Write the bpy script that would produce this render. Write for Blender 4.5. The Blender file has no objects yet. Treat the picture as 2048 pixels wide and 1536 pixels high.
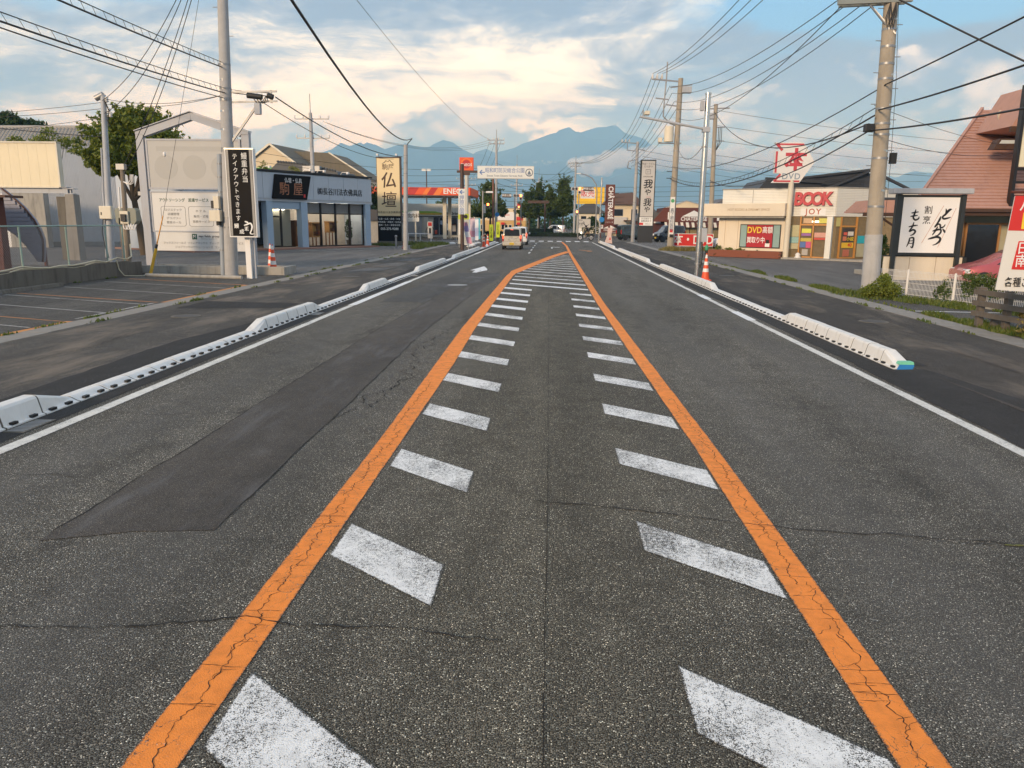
import bpy, bmesh, math, random
from mathutils import Vector, Matrix

R = math.radians
PI = math.pi
rnd = random.Random(11)
sc = bpy.context.scene
col = sc.collection

# ------------------------------------------------------------------ camera
LENS_PX, CAM_H = 1530.0, 2.05
yaw, pitch, roll = -0.04831, -0.20856, R(0.6)
fwd = Vector((math.sin(yaw) * math.cos(pitch), math.cos(yaw) * math.cos(pitch), math.sin(pitch)))
rgt0 = Vector((math.cos(yaw), -math.sin(yaw), 0.0))
up0 = rgt0.cross(fwd)
rgt = rgt0 * math.cos(roll) + up0 * math.sin(roll)
upv = -rgt0 * math.sin(roll) + up0 * math.cos(roll)
cd = bpy.data.cameras.new('camera')
cam = bpy.data.objects.new('camera', cd)
col.objects.link(cam)
mw = Matrix.Identity(4)
for i in range(3):
    mw[i][0], mw[i][1], mw[i][2] = rgt[i], upv[i], -fwd[i]
mw[2][3] = CAM_H
cam.matrix_world = mw
cd.sensor_fit = 'HORIZONTAL'
cd.sensor_width = 36.0
cd.lens = LENS_PX / 2048 * 36.0
cd.clip_start, cd.clip_end = 0.1, 60000
sc.camera = cam

# ------------------------------------------------------------------ render settings
sc.view_settings.view_transform = 'Standard'
sc.view_settings.look = 'None'
sc.view_settings.gamma = 1.0
sc.view_settings.exposure = 0.46
sc.view_settings.use_curve_mapping = False
sc.render.engine = 'CYCLES'
sc.cycles.use_denoising = True
sc.cycles.max_bounces = 5
sc.cycles.diffuse_bounces = 2
sc.cycles.glossy_bounces = 2
sc.cycles.transmission_bounces = 4
sc.cycles.volume_bounces = 2
sc.cycles.transparent_max_bounces = 12
sc.cycles.sample_clamp_indirect = 6.0

SUN_EL, SUN_AZ = 17.0, 212.0      # azimuth clockwise from +Y: behind the camera, to its left
sun_dir = Vector((math.sin(R(SUN_AZ)) * math.cos(R(SUN_EL)), math.cos(R(SUN_AZ)) * math.cos(R(SUN_EL)), math.sin(R(SUN_EL))))


# ------------------------------------------------------------------ node helper
class NT:
    def __init__(self, tree):
        self.t = tree
        self.n = tree.nodes
        self.l = tree.links
        self.flat = False      # 2-D textures, for level ground

    def put(self, sock, v):
        if isinstance(v, bpy.types.NodeSocket):
            self.l.new(v, sock)
        elif v is not None:
            if isinstance(v, (tuple, list)) and sock.type == 'RGBA' and len(v) == 3:
                v = (*v, 1.0)
            sock.default_value = v

    def math(self, op, a, b=None, c=None, clamp=False):
        n = self.n.new('ShaderNodeMath')
        n.operation = op
        n.use_clamp = clamp
        for s, v in zip(n.inputs, (a, b, c)):
            self.put(s, v)
        return n.outputs[0]

    def vmath(self, op, a, b=None):
        n = self.n.new('ShaderNodeVectorMath')
        n.operation = op
        self.put(n.inputs[0], a)
        self.put(n.inputs[1], b)
        return n.outputs['Value'] if op in ('LENGTH', 'DOT_PRODUCT', 'DISTANCE') else n.outputs[0]

    def sep(self, v):
        n = self.n.new('ShaderNodeSeparateXYZ')
        self.put(n.inputs[0], v)
        return n.outputs

    def comb(self, x, y, z):
        n = self.n.new('ShaderNodeCombineXYZ')
        for s, v in zip(n.inputs, (x, y, z)):
            self.put(s, v)
        return n.outputs[0]

    def noise(self, vec, scale, detail=4.0, rough=0.5, dist=0.0):
        n = self.n.new('ShaderNodeTexNoise')
        n.noise_dimensions = '2D' if self.flat else '3D'
        self.put(n.inputs['Vector'], vec)
        n.inputs['Scale'].default_value = scale
        n.inputs['Detail'].default_value = detail
        n.inputs['Roughness'].default_value = rough
        n.inputs['Distortion'].default_value = dist
        return n.outputs['Fac']

    def voro(self, vec, scale, feature='F1', rand=1.0):
        n = self.n.new('ShaderNodeTexVoronoi')
        n.feature = feature
        n.voronoi_dimensions = '2D' if self.flat else '3D'
        self.put(n.inputs['Vector'], vec)
        n.inputs['Scale'].default_value = scale
        n.inputs['Randomness'].default_value = rand
        return n.outputs

    def smooth(self, v, lo, hi, a=0.0, b=1.0, kind='SMOOTHSTEP'):
        n = self.n.new('ShaderNodeMapRange')
        n.interpolation_type = kind
        for s, x in zip(n.inputs, (v, lo, hi, a, b)):
            self.put(s, x)
        return n.outputs[0]

    def mix(self, f, a, b, mode='MIX'):
        n = self.n.new('ShaderNodeMix')
        n.data_type = 'RGBA'
        n.blend_type = mode
        n.clamp_factor = True
        self.put(n.inputs[0], f)
        self.put(n.inputs[6], a)
        self.put(n.inputs[7], b)
        return n.outputs[2]

    def ramp(self, f, stops):
        n = self.n.new('ShaderNodeValToRGB')
        self.put(n.inputs[0], f)
        e = n.color_ramp.elements
        while len(e) < len(stops):
            e.new(0.5)
        for el, (p, c) in zip(e, stops):
            el.position = p
            el.color = (*c, 1.0) if len(c) == 3 else c
        return n.outputs[0]

    def coord(self, kind='Object'):
        n = self.n.new('ShaderNodeTexCoord')
        return n.outputs[kind]

    def scale(self, v, s):
        return self.vmath('MULTIPLY', v, s if isinstance(s, tuple) else (s, s, s))

    def bump(self, h, strength=0.3, dist=0.01):
        n = self.n.new('ShaderNodeBump')
        n.inputs['Strength'].default_value = strength
        n.inputs['Distance'].default_value = dist
        self.put(n.inputs['Height'], h)
        return n.outputs[0]


# ------------------------------------------------------------------ world: clear-air sky with cloud layers over it
wd = bpy.data.worlds.new('World')
sc.world = wd
wd.use_nodes = True
W = NT(wd.node_tree)
for n in list(W.n):
    W.n.remove(n)
wout = W.n.new('ShaderNodeOutputWorld')
bg = W.n.new('ShaderNodeBackground')
bg.inputs['Strength'].default_value = 0.1
sky = W.n.new('ShaderNodeTexSky')
sky.sky_type = 'NISHITA'
sky.sun_disc = False
sky.sun_elevation = R(SUN_EL)
sky.sun_rotation = R(SUN_AZ)
sky.air_density = 1.0
sky.dust_density = 1.2
sky.ozone_density = 1.5
d = W.coord('Generated')
dx, dy, dz = W.sep(d)
el = W.math('ARCSINE', dz)
azi = W.math('ARCTAN2', dx, dy)


def blob(u, v, su, sv):
    a = W.math('DIVIDE', W.math('SUBTRACT', azi, u), su)
    b = W.math('DIVIDE', W.math('SUBTRACT', el, v), sv)
    r2 = W.math('ADD', W.math('MULTIPLY', a, a), W.math('MULTIPLY', b, b))
    return W.math('EXPONENT', W.math('MULTIPLY', r2, -1.0))


K = 8.9   # the background runs at strength 0.1
def kc(r, g, b, s=1.0):
    return (r * K * s * 0.89, g * K * s * 0.99, b * K * s * 1.125)


# blue air between the clouds
blue = W.mix(0.8, W.scale(sky.outputs[0], 0.95), kc(0.22, 0.50, 0.92))
# high sheet, streaked and broken
wob = W.noise(W.scale(d, (3.0, 3.0, 7.0)), 1.0, 4, 0.55)
ws_ = W.math('SUBTRACT', wob, 0.5)
dv = W.vmath('ADD', d, W.comb(W.math('MULTIPLY', ws_, 0.10), 0.0, W.math('MULTIPLY', ws_, 0.07)))
nA = W.noise(W.scale(dv, (2.6, 2.6, 10.0)), 1.0, 8, 0.56, 0.25)
nB = W.noise(W.scale(W.vmath('ADD', dv, (4.1, 1.7, 0.9)), (3.4, 3.4, 15.0)), 1.0, 8, 0.66, 0.6)
nC = W.noise(W.scale(W.vmath('ADD', dv, (9.3, 2.2, 5.1)), (12.0, 12.0, 40.0)), 1.0, 8, 0.62, 0.4)
light = W.math('ADD', W.math('MULTIPLY', nB, 0.70), W.math('MULTIPLY', nC, 0.30))
for (u, v, su, sv, k) in ((-0.36, 0.165, 0.30, 0.075, 0.07), (0.00, 0.160, 0.17, 0.050, 0.10), (-0.20, 0.10, 0.22, 0.03, 0.07), (-0.10, 0.280, 0.24, 0.055, -0.15), (0.42, 0.17, 0.28, 0.05, -0.09), (0.26, 0.17, 0.15, 0.07, -0.04), (-0.50, 0.25, 0.10, 0.04, 0.05)):
    light = W.math('ADD', light, W.math('MULTIPLY', blob(u, v, su, sv), k))
sheet = W.ramp(light, [(0.43, kc(0.29, 0.35, 0.46)), (0.49, kc(0.44, 0.485, 0.57)), (0.53, kc(0.66, 0.67, 0.69)), (0.575, kc(1.02, 0.96, 0.86)), (0.65, kc(1.42, 1.30, 1.08))])
gap = W.math('ADD', nA, W.math('MULTIPLY', nC, 0.16))
for (u, v, su, sv, k) in ((0.38, 0.240, 0.20, 0.038, 0.40), (0.22, 0.275, 0.07, 0.02, 0.12), (-0.47, 0.28, 0.10, 0.035, 0.34), (0.05, 0.118, 0.12, 0.016, 0.17), (-0.12, 0.20, 0.22, 0.10, -0.10)):
    gap = W.math('ADD', gap, W.math('MULTIPLY', blob(u, v, su, sv), k))
gap = W.smooth(gap, 0.64, 0.80)
c0 = W.mix(gap, sheet, blue)


# heaped clouds lower down: soft lumps with pale upper rims
def heap(off):
    v = W.vmath('ADD', d, off)
    a = W.noise(W.scale(v, (7.0, 7.0, 11.0)), 1.0, 10, 0.50, 0.1)
    return a


h0 = heap((0.3, 0.2, 0.0))
h1 = heap((0.3, 0.2, 0.016))
h2 = heap((0.3, 0.2, 0.045))
env = W.smooth(el, 0.30, 0.06, -0.28, 0.12, 'LINEAR')
for (u, v, su, sv, k) in ((0.42, 0.13, 0.28, 0.055, 0.33), (-0.25, 0.105, 0.20, 0.025, 0.07), (0.05, 0.19, 0.18, 0.05, -0.10), (-0.05, 0.10, 0.12, 0.02, 0.06)):
    env = W.math('ADD', env, W.math('MULTIPLY', blob(u, v, su, sv), k))
cov = W.smooth(W.math('ADD', h0, env), 0.555, 0.605)
rim = W.math('ADD', W.math('MULTIPLY', W.smooth(W.math('SUBTRACT', h0, h1), -0.01, 0.06), 0.45), W.math('MULTIPLY', W.smooth(W.math('SUBTRACT', h0, h2), -0.02, 0.15), 0.55))
hc = W.mix(rim, kc(0.30, 0.36, 0.49), kc(1.05, 0.96, 0.88))
hc = W.mix(W.smooth(el, 0.17, 0.05), hc, W.mix(rim, kc(0.30, 0.43, 0.62), kc(0.78, 0.78, 0.80)))
c1 = W.mix(W.math('MULTIPLY', cov, 0.95), c0, hc)
# blue-grey air toward the horizon
low = W.smooth(el, 0.115, 0.02, 0.0, 0.88)
nh = W.noise(W.scale(d, (4.0, 4.0, 34.0)), 1.0, 6, 0.55)
lowc = W.mix(W.smooth(nh, 0.45, 0.66), kc(0.27, 0.44, 0.66), kc(0.62, 0.69, 0.80))
c2 = W.mix(low, c1, lowc)
W.l.new(c2, bg.inputs['Color'])
W.l.new(bg.outputs[0], wout.inputs[0])
wd.cycles.sampling_method = 'MANUAL'
wd.cycles.sample_map_resolution = 512

# ------------------------------------------------------------------ sun: low, veiled by cloud, behind the camera
sd = bpy.data.lights.new('sun', 'SUN')
sd.energy = 2.6
sd.angle = R(10)
sd.color = (1.0, 0.90, 0.76)
so = bpy.data.objects.new('sun', sd)
so.rotation_euler = (-sun_dir).to_track_quat('-Z', 'Y').to_euler()
col.objects.link(so)


# ------------------------------------------------------------------ mesh helper
class MB:
    """collects shapes; build() links them as ONE mesh object"""
    def __init__(self):
        self.v, self.f, self.s = [], [], []

    def add(self, vs, fs, smooth=False):
        o = len(self.v)
        self.v += [tuple(p) for p in vs]
        self.f += [tuple(i + o for i in q) for q in fs]
        self.s += [smooth] * len(fs)
        return self

    def box(self, x0, x1, y0, y1, z0, z1):
        vs = [(x, y, z) for z in (z0, z1) for y in (y0, y1) for x in (x0, x1)]
        return self.add(vs, [(0, 2, 3, 1), (4, 5, 7, 6), (0, 1, 5, 4), (2, 6, 7, 3), (0, 4, 6, 2), (1, 3, 7, 5)])

    def bar(self, a, b, w, t=None, up=(0, 0, 1)):
        """rectangular bar from a to b, w wide across, t deep along up"""
        a, b = Vector(a), Vector(b)
        t = t or w
        n = (b - a).normalized()
        u = Vector(up)
        if abs(n.dot(u)) > 0.95:
            u = Vector((0, 1, 0))
        s = n.cross(u).normalized() * (w / 2)
        u = s.cross(n).normalized() * (t / 2)
        vs = [p + i * s + j * u for p in (a, b) for i, j in ((-1, -1), (1, -1), (1, 1), (-1, 1))]
        return self.add(vs, [(3, 2, 1, 0), (4, 5, 6, 7), (0, 1, 5, 4), (1, 2, 6, 5), (2, 3, 7, 6), (3, 0, 4, 7)])

    def cyl(self, a, b, r0, r1=None, n=12, caps=True, smooth=True):
        r1 = r0 if r1 is None else r1
        a, b = Vector(a), Vector(b)
        z = (b - a).normalized()
        x = z.orthogonal().normalized()
        y = z.cross(x)
        vs = []
        for p, r in ((a, r0), (b, r1)):
            for k in range(n):
                t = 2 * PI * k / n
                vs.append(p + x * (r * math.cos(t)) + y * (r * math.sin(t)))
        self.add(vs, [(k, (k + 1) % n, n + (k + 1) % n, n + k) for k in range(n)], smooth)
        if caps:
            self.add(vs[:n], [tuple(range(n - 1, -1, -1))])
            self.add(vs[n:], [tuple(range(n))])
        return self

    def tube(self, pts, r, n=6, r1=None):
        pts = [Vector(p) for p in pts]
        m = len(pts)
        vs = []
        x = None
        for i, p in enumerate(pts):
            tdir = (pts[min(i + 1, m - 1)] - pts[max(i - 1, 0)]).normalized()
            if x is None:
                x = tdir.orthogonal().normalized()
            else:
                x = (x - tdir * x.dot(tdir)).normalized()
            y = tdir.cross(x)
            rr = r if r1 is None else r + (r1 - r) * i / (m - 1)
            for k in range(n):
                t = 2 * PI * k / n
                vs.append(p + x * (rr * math.cos(t)) + y * (rr * math.sin(t)))
        fs = [(i * n + k, i * n + (k + 1) % n, (i + 1) * n + (k + 1) % n, (i + 1) * n + k) for i in range(m - 1) for k in range(n)]
        self.add(vs, fs, True)
        self.add(vs[:n], [tuple(range(n - 1, -1, -1))])
        self.add(vs[-n:], [tuple(range(n))])
        return self

    def prism(self, poly, axis, a0, a1):
        """polygon extruded along an axis; poly is in the two other axes in x,y,z order"""
        def P(p, c):
            return {'x': (c, p[0], p[1]), 'y': (p[0], c, p[1]), 'z': (p[0], p[1], c)}[axis]
        n = len(poly)
        vs = [P(p, a0) for p in poly] + [P(p, a1) for p in poly]
        fs = [tuple(range(n)), tuple(range(2 * n - 1, n - 1, -1))]
        fs += [(i, n + i, n + (i + 1) % n, (i + 1) % n) for i in range(n)]
        return self.add(vs, fs)

    def lathe(self, prof, n=16, c=(0, 0, 0)):
        vs, m = [], len(prof)
        for r, z in prof:
            for k in range(n):
                t = 2 * PI * k / n
                vs.append((c[0] + r * math.cos(t), c[1] + r * math.sin(t), c[2] + z))
        fs = [(i * n + k, i * n + (k + 1) % n, (i + 1) * n + (k + 1) % n, (i + 1) * n + k) for i in range(m - 1) for k in range(n)]
        self.add(vs, fs, True)
        self.add(vs[:n], [tuple(range(n - 1, -1, -1))])
        self.add(vs[-n:], [tuple(range(n))])
        return self

    def mesh(self, name, mat, fix=True):
        me = bpy.data.meshes.new(name)
        me.from_pydata(self.v, [], self.f)
        me.polygons.foreach_set('use_smooth', self.s)
        if fix and len(self.f) < 20000:
            bm = bmesh.new()
            bm.from_mesh(me)
            bmesh.ops.recalc_face_normals(bm, faces=bm.faces)
            bm.to_mesh(me)
            bm.free()
        if mat is not None:
            me.materials.append(mat)
        me.update()
        return me

    def build(self, name, mat, parent=None, loc=None, rot=None, bevel=0.0, fix=True):
        o = link(name, self.mesh(name, mat, fix), parent, loc, rot)
        if bevel:
            b = o.modifiers.new('bevel', 'BEVEL')
            b.width = bevel
            b.segments = 2
            b.limit_method = 'ANGLE'
            b.angle_limit = R(40)
        return o


def link(name, data, parent=None, loc=None, rot=None):
    o = bpy.data.objects.new(name, data)
    col.objects.link(o)
    if parent is not None:
        o.parent = parent
    if loc is not None:
        o.location = loc
    if rot is not None:
        o.rotation_euler = rot
    return o


def tag(o, label=None, cat=None, group=None, kind=None):
    for k, v in (('label', label), ('category', cat), ('group', group), ('kind', kind)):
        if v:
            o[k] = v
    return o


def thing(name, label, cat, loc=(0, 0, 0), rz=0.0, group=None):
    return tag(link(name, None, None, loc, (0, 0, rz)), label, cat, group)


def struct(o):
    o['kind'] = 'structure'
    return o


def copy_tree(o, parent=None):
    c = o.copy()
    col.objects.link(c)
    c.parent = parent
    for ch in list(o.children):
        copy_tree(ch, c)
    return c


def box(name, mat, parent, x0, x1, y0, y1, z0, z1, bevel=0.0):
    return MB().box(x0, x1, y0, y1, z0, z1).build(name, mat, parent, bevel=bevel)


# lettering is flat print or thin cut letters; it is turned into meshes in one go at the end
TEXTS = []


def text(parent, s, size, loc, mat, bold=0.0, depth=0.004, rot=(PI / 2, 0, 0), align='CENTER', vertical=False, sx=1.0, shear=0.0, spacing=1.0, line=1.0, name='lettering'):
    if vertical:
        s = '\n'.join(s)
    TEXTS.append((parent, s, size, loc, mat, bold, depth, rot, align, sx, shear, spacing, line, name))


def flush_texts():
    tmp = []
    cache = {}
    for t in TEXTS:
        parent, s, size, loc, mat, bold, depth, rot, align, sx, shear, spacing, line, name = t
        key = (s, size, bold, depth, align, shear, spacing, line, mat.name)
        if key not in cache:
            cu = bpy.data.curves.new('lettering', 'FONT')
            cu.body = s
            cu.size = size
            cu.offset = bold * size
            cu.extrude = depth / 2
            cu.align_x = align
            cu.align_y = 'CENTER'
            cu.shear = shear
            cu.space_character = spacing
            cu.space_line = line
            cu.resolution_u = 3
            cu.materials.append(mat)
            ob = bpy.data.objects.new('lettering', cu)
            col.objects.link(ob)
            cache[key] = ob
            tmp.append(ob)
    bpy.context.view_layer.update()
    dg = bpy.context.evaluated_depsgraph_get()
    meshes = {}
    for key, ob in cache.items():
        meshes[key] = bpy.data.meshes.new_from_object(ob.evaluated_get(dg))
    for t in TEXTS:
        parent, s, size, loc, mat, bold, depth, rot, align, sx, shear, spacing, line, name = t
        key = (s, size, bold, depth, align, shear, spacing, line, mat.name)
        o = link(name, meshes[key], parent, loc, rot)
        o.scale = (sx, 1, 1)
    for ob in tmp:
        cu = ob.data
        bpy.data.objects.remove(ob)
        bpy.data.curves.remove(cu)


def brush(mb, pts, y, k=1.0, ox=0.0, oz=0.0, th=0.004, sub=5):
    """a brush stroke in the x-z plane: pts are (x, z, width), smoothed"""
    P = [Vector((ox + p[0] * k, oz + p[1] * k, p[2] * k)) for p in pts]
    Q = []
    for i in range(len(P) - 1):
        p0, p1, p2, p3 = P[max(i - 1, 0)], P[i], P[i + 1], P[min(i + 2, len(P) - 1)]
        for j in range(sub):
            t = j / sub
            Q.append(0.5 * (2 * p1 + (p2 - p0) * t + (2 * p0 - 5 * p1 + 4 * p2 - p3) * t * t + (3 * p1 - p0 - 3 * p2 + p3) * t ** 3))
    Q.append(P[-1])
    vs = []
    for i, q in enumerate(Q):
        a, b = Q[max(i - 1, 0)], Q[min(i + 1, len(Q) - 1)]
        t = Vector((b[0] - a[0], b[1] - a[1]))
        t = t.normalized() if t.length > 1e-6 else Vector((1, 0))
        n = Vector((-t[1], t[0])) * (max(q[2], 0.002) / 2)
        vs += [(q[0] + n[0], y, q[1] + n[1]), (q[0] - n[0], y, q[1] - n[1])]
    m = len(Q)
    fs = [(2 * i, 2 * i + 1, 2 * i + 3, 2 * i + 2) for i in range(m - 1)]
    mb.add(vs, fs)
    mb.add([(v[0], v[1] - th, v[2]) for v in vs], fs)
    return mb
# ------------------------------------------------------------------ materials
MATS = {}


def new_mat(name):
    m = bpy.data.materials.new(name)
    m.use_nodes = True
    T = NT(m.node_tree)
    b = T.n['Principled BSDF']
    return m, T, b


def mat(name, c, rough=0.6, metal=0.0, var=0.10, vs=3.0, bump=0.0, bs=40.0, dirt=0.0, dirtc=(0.09, 0.075, 0.055), spec=0.5, emit=None, es=0.0, stretch=(1, 1, 1), coat=0.0):
    """painted / plain surface with blotches, streaked dirt and fine relief"""
    if name in MATS:
        return MATS[name]
    m, T, b = new_mat(name)
    co = T.scale(T.coord('Object'), stretch)
    n = T.noise(co, vs, 5, 0.6)
    hi = tuple(min(1.0, x * (1 + var)) for x in c)
    lo = tuple(x * (1 - var) for x in c)
    colr = T.mix(n, lo, hi)
    if dirt:
        s = T.noise(T.scale(T.coord('Object'), (3.0, 3.0, 0.7)), 1.6, 6, 0.65, 0.4)
        colr = T.mix(T.math('MULTIPLY', T.smooth(s, 0.48, 0.78), dirt), colr, dirtc)
    T.put(b.inputs['Base Color'], colr)
    T.put(b.inputs['Roughness'], T.smooth(n, 0.2, 0.8, max(rough - 0.08, 0.03), min(rough + 0.08, 1.0), 'LINEAR'))
    b.inputs['Metallic'].default_value = metal
    b.inputs['Specular IOR Level'].default_value = spec
    if coat:
        b.inputs['Coat Weight'].default_value = coat
        b.inputs['Coat Roughness'].default_value = 0.08
    if bump:
        T.put(b.inputs['Normal'], T.bump(T.noise(T.coord('Object'), bs, 4, 0.6), bump, 0.01))
    if emit:
        T.put(b.inputs['Emission Color'], emit)
        b.inputs['Emission Strength'].default_value = es
    MATS[name] = m
    return m


def asphalt_colour(T, co, stone=125.0, tone=1.0, light=1.0, tint=(1.0, 0.97, 0.90)):
    v = T.voro(co, stone)
    r = T.sep(v['Color'])
    g = T.ramp(r[0], [(0.0, (0.040,) * 3), (0.55, (0.082,) * 3), (0.86, (0.15,) * 3), (0.965, (0.25 * light,) * 3), (1.0, (0.70 * light,) * 3)])
    g = T.mix(T.smooth(v['Distance'], 0.34, 0.58), g, (0.014, 0.013, 0.012))
    hue = T.mix(r[1], (1.06, 0.97, 0.88), (0.96, 1.0, 0.98))
    g = T.mix(1.0, g, hue, 'MULTIPLY')
    big = T.noise(T.scale(co, (1.1, 0.14, 1.0)), 1.0, 5, 0.62)
    mid = T.noise(co, 3.2, 6, 0.68)
    k = T.math('ADD', T.smooth(big, 0.28, 0.72, 0.72, 1.18, 'LINEAR'), T.smooth(mid, 0.28, 0.72, -0.17, 0.17, 'LINEAR'))
    k = T.math('MULTIPLY', k, tone * 1.7)
    g = T.mix(1.0, g, T.comb(T.math('MULTIPLY', k, tint[0]), T.math('MULTIPLY', k, tint[1]), T.math('MULTIPLY', k, tint[2])), 'MULTIPLY')
    return g, v['Distance']


def asphalt(name, stone=125.0, tone=1.0, light=1.0, rough=0.88, tint=(1.0, 0.97, 0.90), stain_sheen=0.0, stain_sheen_c=(0.22, 0.19, 0.145), stretch=(1.0, 0.30, 1.0), bump=0.55, lo=0.50, hi=0.74, lanes=False):
    if name in MATS:
        return MATS[name]
    m, T, b = new_mat(name)
    T.flat = True
    co = T.coord('Object')
    g, dist = asphalt_colour(T, co, stone, tone, light, tint)
    if stain_sheen:
        s = T.noise(T.scale(co, stretch), 1.1, 7, 0.66, 0.25)
        g = T.mix(T.math('MULTIPLY', T.smooth(s, lo, hi), stain_sheen), g, stain_sheen_c)
    if lanes:
        # tyre-polished tracks, oil drips between them, browner ground in the hatched middle
        x = T.sep(co)[0]
        xw = T.math('ADD', x, T.math('MULTIPLY', T.math('SUBTRACT', T.noise(T.scale(co, (0.2, 0.12, 1)), 1.0, 3, 0.5), 0.5), 0.7))
        tr_, oil = None, None
        for c in (-4.05, -2.35, 2.15, 3.75):
            e = T.math('DIVIDE', T.math('SUBTRACT', xw, c), 0.42)
            e = T.math('EXPONENT', T.math('MULTIPLY', T.math('MULTIPLY', e, e), -1.0))
            tr_ = e if tr_ is None else T.math('ADD', tr_, e)
        for c in (-3.2, 2.95):
            e = T.math('DIVIDE', T.math('SUBTRACT', xw, c), 0.38)
            e = T.math('EXPONENT', T.math('MULTIPLY', T.math('MULTIPLY', e, e), -1.0))
            oil = e if oil is None else T.math('ADD', oil, e)
        g = T.mix(T.math('MULTIPLY', tr_, 0.30), g, (0.118, 0.114, 0.108))
        drip = T.smooth(T.noise(T.scale(co, (1.0, 0.45, 1)), 2.4, 6, 0.7), 0.50, 0.72)
        g = T.mix(T.math('MULTIPLY', T.math('MULTIPLY', oil, drip), 0.55), g, (0.022, 0.020, 0.018))
        cen = T.math('EXPONENT', T.math('MULTIPLY', T.math('MULTIPLY', x, x), -0.5))
        g = T.mix(T.math('MULTIPLY', cen, 0.85), g, T.mix(1.0, g, (0.93, 0.90, 0.80), 'MULTIPLY'))
        blot = T.smooth(T.noise(co, 0.75, 6, 0.7), 0.56, 0.74)
        g = T.mix(T.math('MULTIPLY', blot, 0.35), g, T.mix(1.0, g, (0.55, 0.53, 0.50), 'MULTIPLY'))
    T.put(b.inputs['Base Color'], g)
    b.inputs['Roughness'].default_value = rough
    b.inputs['Specular IOR Level'].default_value = 0.35
    if bump:
        T.put(b.inputs['Normal'], T.bump(T.math('SUBTRACT', 1.0, dist), bump, 0.004))
    MATS[name] = m
    return m


def road_paint(name, c, wear=0.42, chip=210.0, tone=1.0, crackw=0.0):
    """paint lying on the tops of the stones, worn through to the asphalt; attribute 'edge' frays the rim"""
    if name in MATS:
        return MATS[name]
    m, T, b = new_mat(name)
    T.flat = True
    co = T.coord('Object')
    g, dist = asphalt_colour(T, co, 125.0, 0.9)
    at = T.n.new('ShaderNodeAttribute')
    at.attribute_name = 'edge'
    fine = T.noise(co, chip, 3, 0.7)
    mid = T.noise(co, 38.0, 4, 0.6)
    big = T.noise(T.scale(co, (1.0, 0.6, 1.0)), 2.3, 5, 0.65)
    cover = T.math('ADD', T.math('MULTIPLY', fine, 0.66), T.math('MULTIPLY', mid, 0.34))
    thr = T.smooth(big, 0.30, 0.72, wear + 0.06, wear - 0.10, 'LINEAR')
    thr = T.math('ADD', thr, T.smooth(at.outputs['Fac'], 0.0, 1.0, 0.20, 0.0, 'LINEAR'))
    mask = T.smooth(T.math('SUBTRACT', cover, thr), -0.012, 0.022)
    if crackw:
        cw = T.vmath('ADD', co, T.comb(T.math('MULTIPLY', T.math('SUBTRACT', T.noise(co, 14.0, 4, 0.6), 0.5), 0.10), T.math('MULTIPLY', T.math('SUBTRACT', T.noise(co, 17.0, 4, 0.6), 0.5), 0.10), 0.0))
        e = T.voro(cw, 7.0, 'DISTANCE_TO_EDGE')['Distance']
        cr = T.smooth(e, crackw, crackw * 2.4)
        sel = T.smooth(T.noise(co, 1.7, 3, 0.5), 0.44, 0.56)
        mask = T.math('MULTIPLY', mask, T.math('MAXIMUM', cr, T.math('SUBTRACT', 1.0, sel)))
    dirty = T.mix(T.smooth(T.noise(co, 9.0, 5, 0.65), 0.35, 0.75), tuple(x * tone for x in c), tuple(x * 0.80 * tone for x in c))
    T.put(b.inputs['Base Color'], T.mix(mask, g, dirty))
    b.inputs['Roughness'].default_value = 0.75
    T.put(b.inputs['Normal'], T.bump(T.math('ADD', T.math('SUBTRACT', 1.0, dist), mask), 0.35, 0.004))
    MATS[name] = m
    return m


def leafmat(name, c, c2, rough=0.55):
    if name in MATS:
        return MATS[name]
    m, T, b = new_mat(name)
    g = T.n.new('ShaderNodeNewGeometry')
    k = T.mix(g.outputs['Random Per Island'], c, c2)
    n = T.noise(T.coord('Object'), 1.3, 3, 0.5)
    k = T.mix(1.0, k, T.mix(n, (0.75, 0.78, 0.75), (1.25, 1.2, 1.1)), 'MULTIPLY')
    T.put(b.inputs['Base Color'], k)
    b.inputs['Roughness'].default_value = rough
    b.inputs['Specular IOR Level'].default_value = 0.3
    b.inputs['Subsurface Weight'].default_value = 0.0
    tr = T.n.new('ShaderNodeBsdfTranslucent')
    T.put(tr.inputs['Color'], T.mix(1.0, k, (1.3, 1.3, 0.8), 'MULTIPLY'))
    mx = T.n.new('ShaderNodeMixShader')
    mx.inputs[0].default_value = 0.28
    T.l.new(b.outputs[0], mx.inputs[1])
    T.l.new(tr.outputs[0], mx.inputs[2])
    T.l.new(mx.outputs[0], T.n['Material Output'].inputs['Surface'])
    MATS[name] = m
    return m


def glassmat(name, tintc=(0.55, 0.6, 0.6), alpha=0.45, rough=0.03):
    """window pane: see-through with a reflecting skin"""
    if name in MATS:
        return MATS[name]
    m, T, b = new_mat(name)
    b.inputs['Base Color'].default_value = (*tintc, 1)
    b.inputs['Roughness'].default_value = rough
    b.inputs['Specular IOR Level'].default_value = 0.8
    b.inputs['Alpha'].default_value = alpha
    MATS[name] = m
    return m


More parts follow.
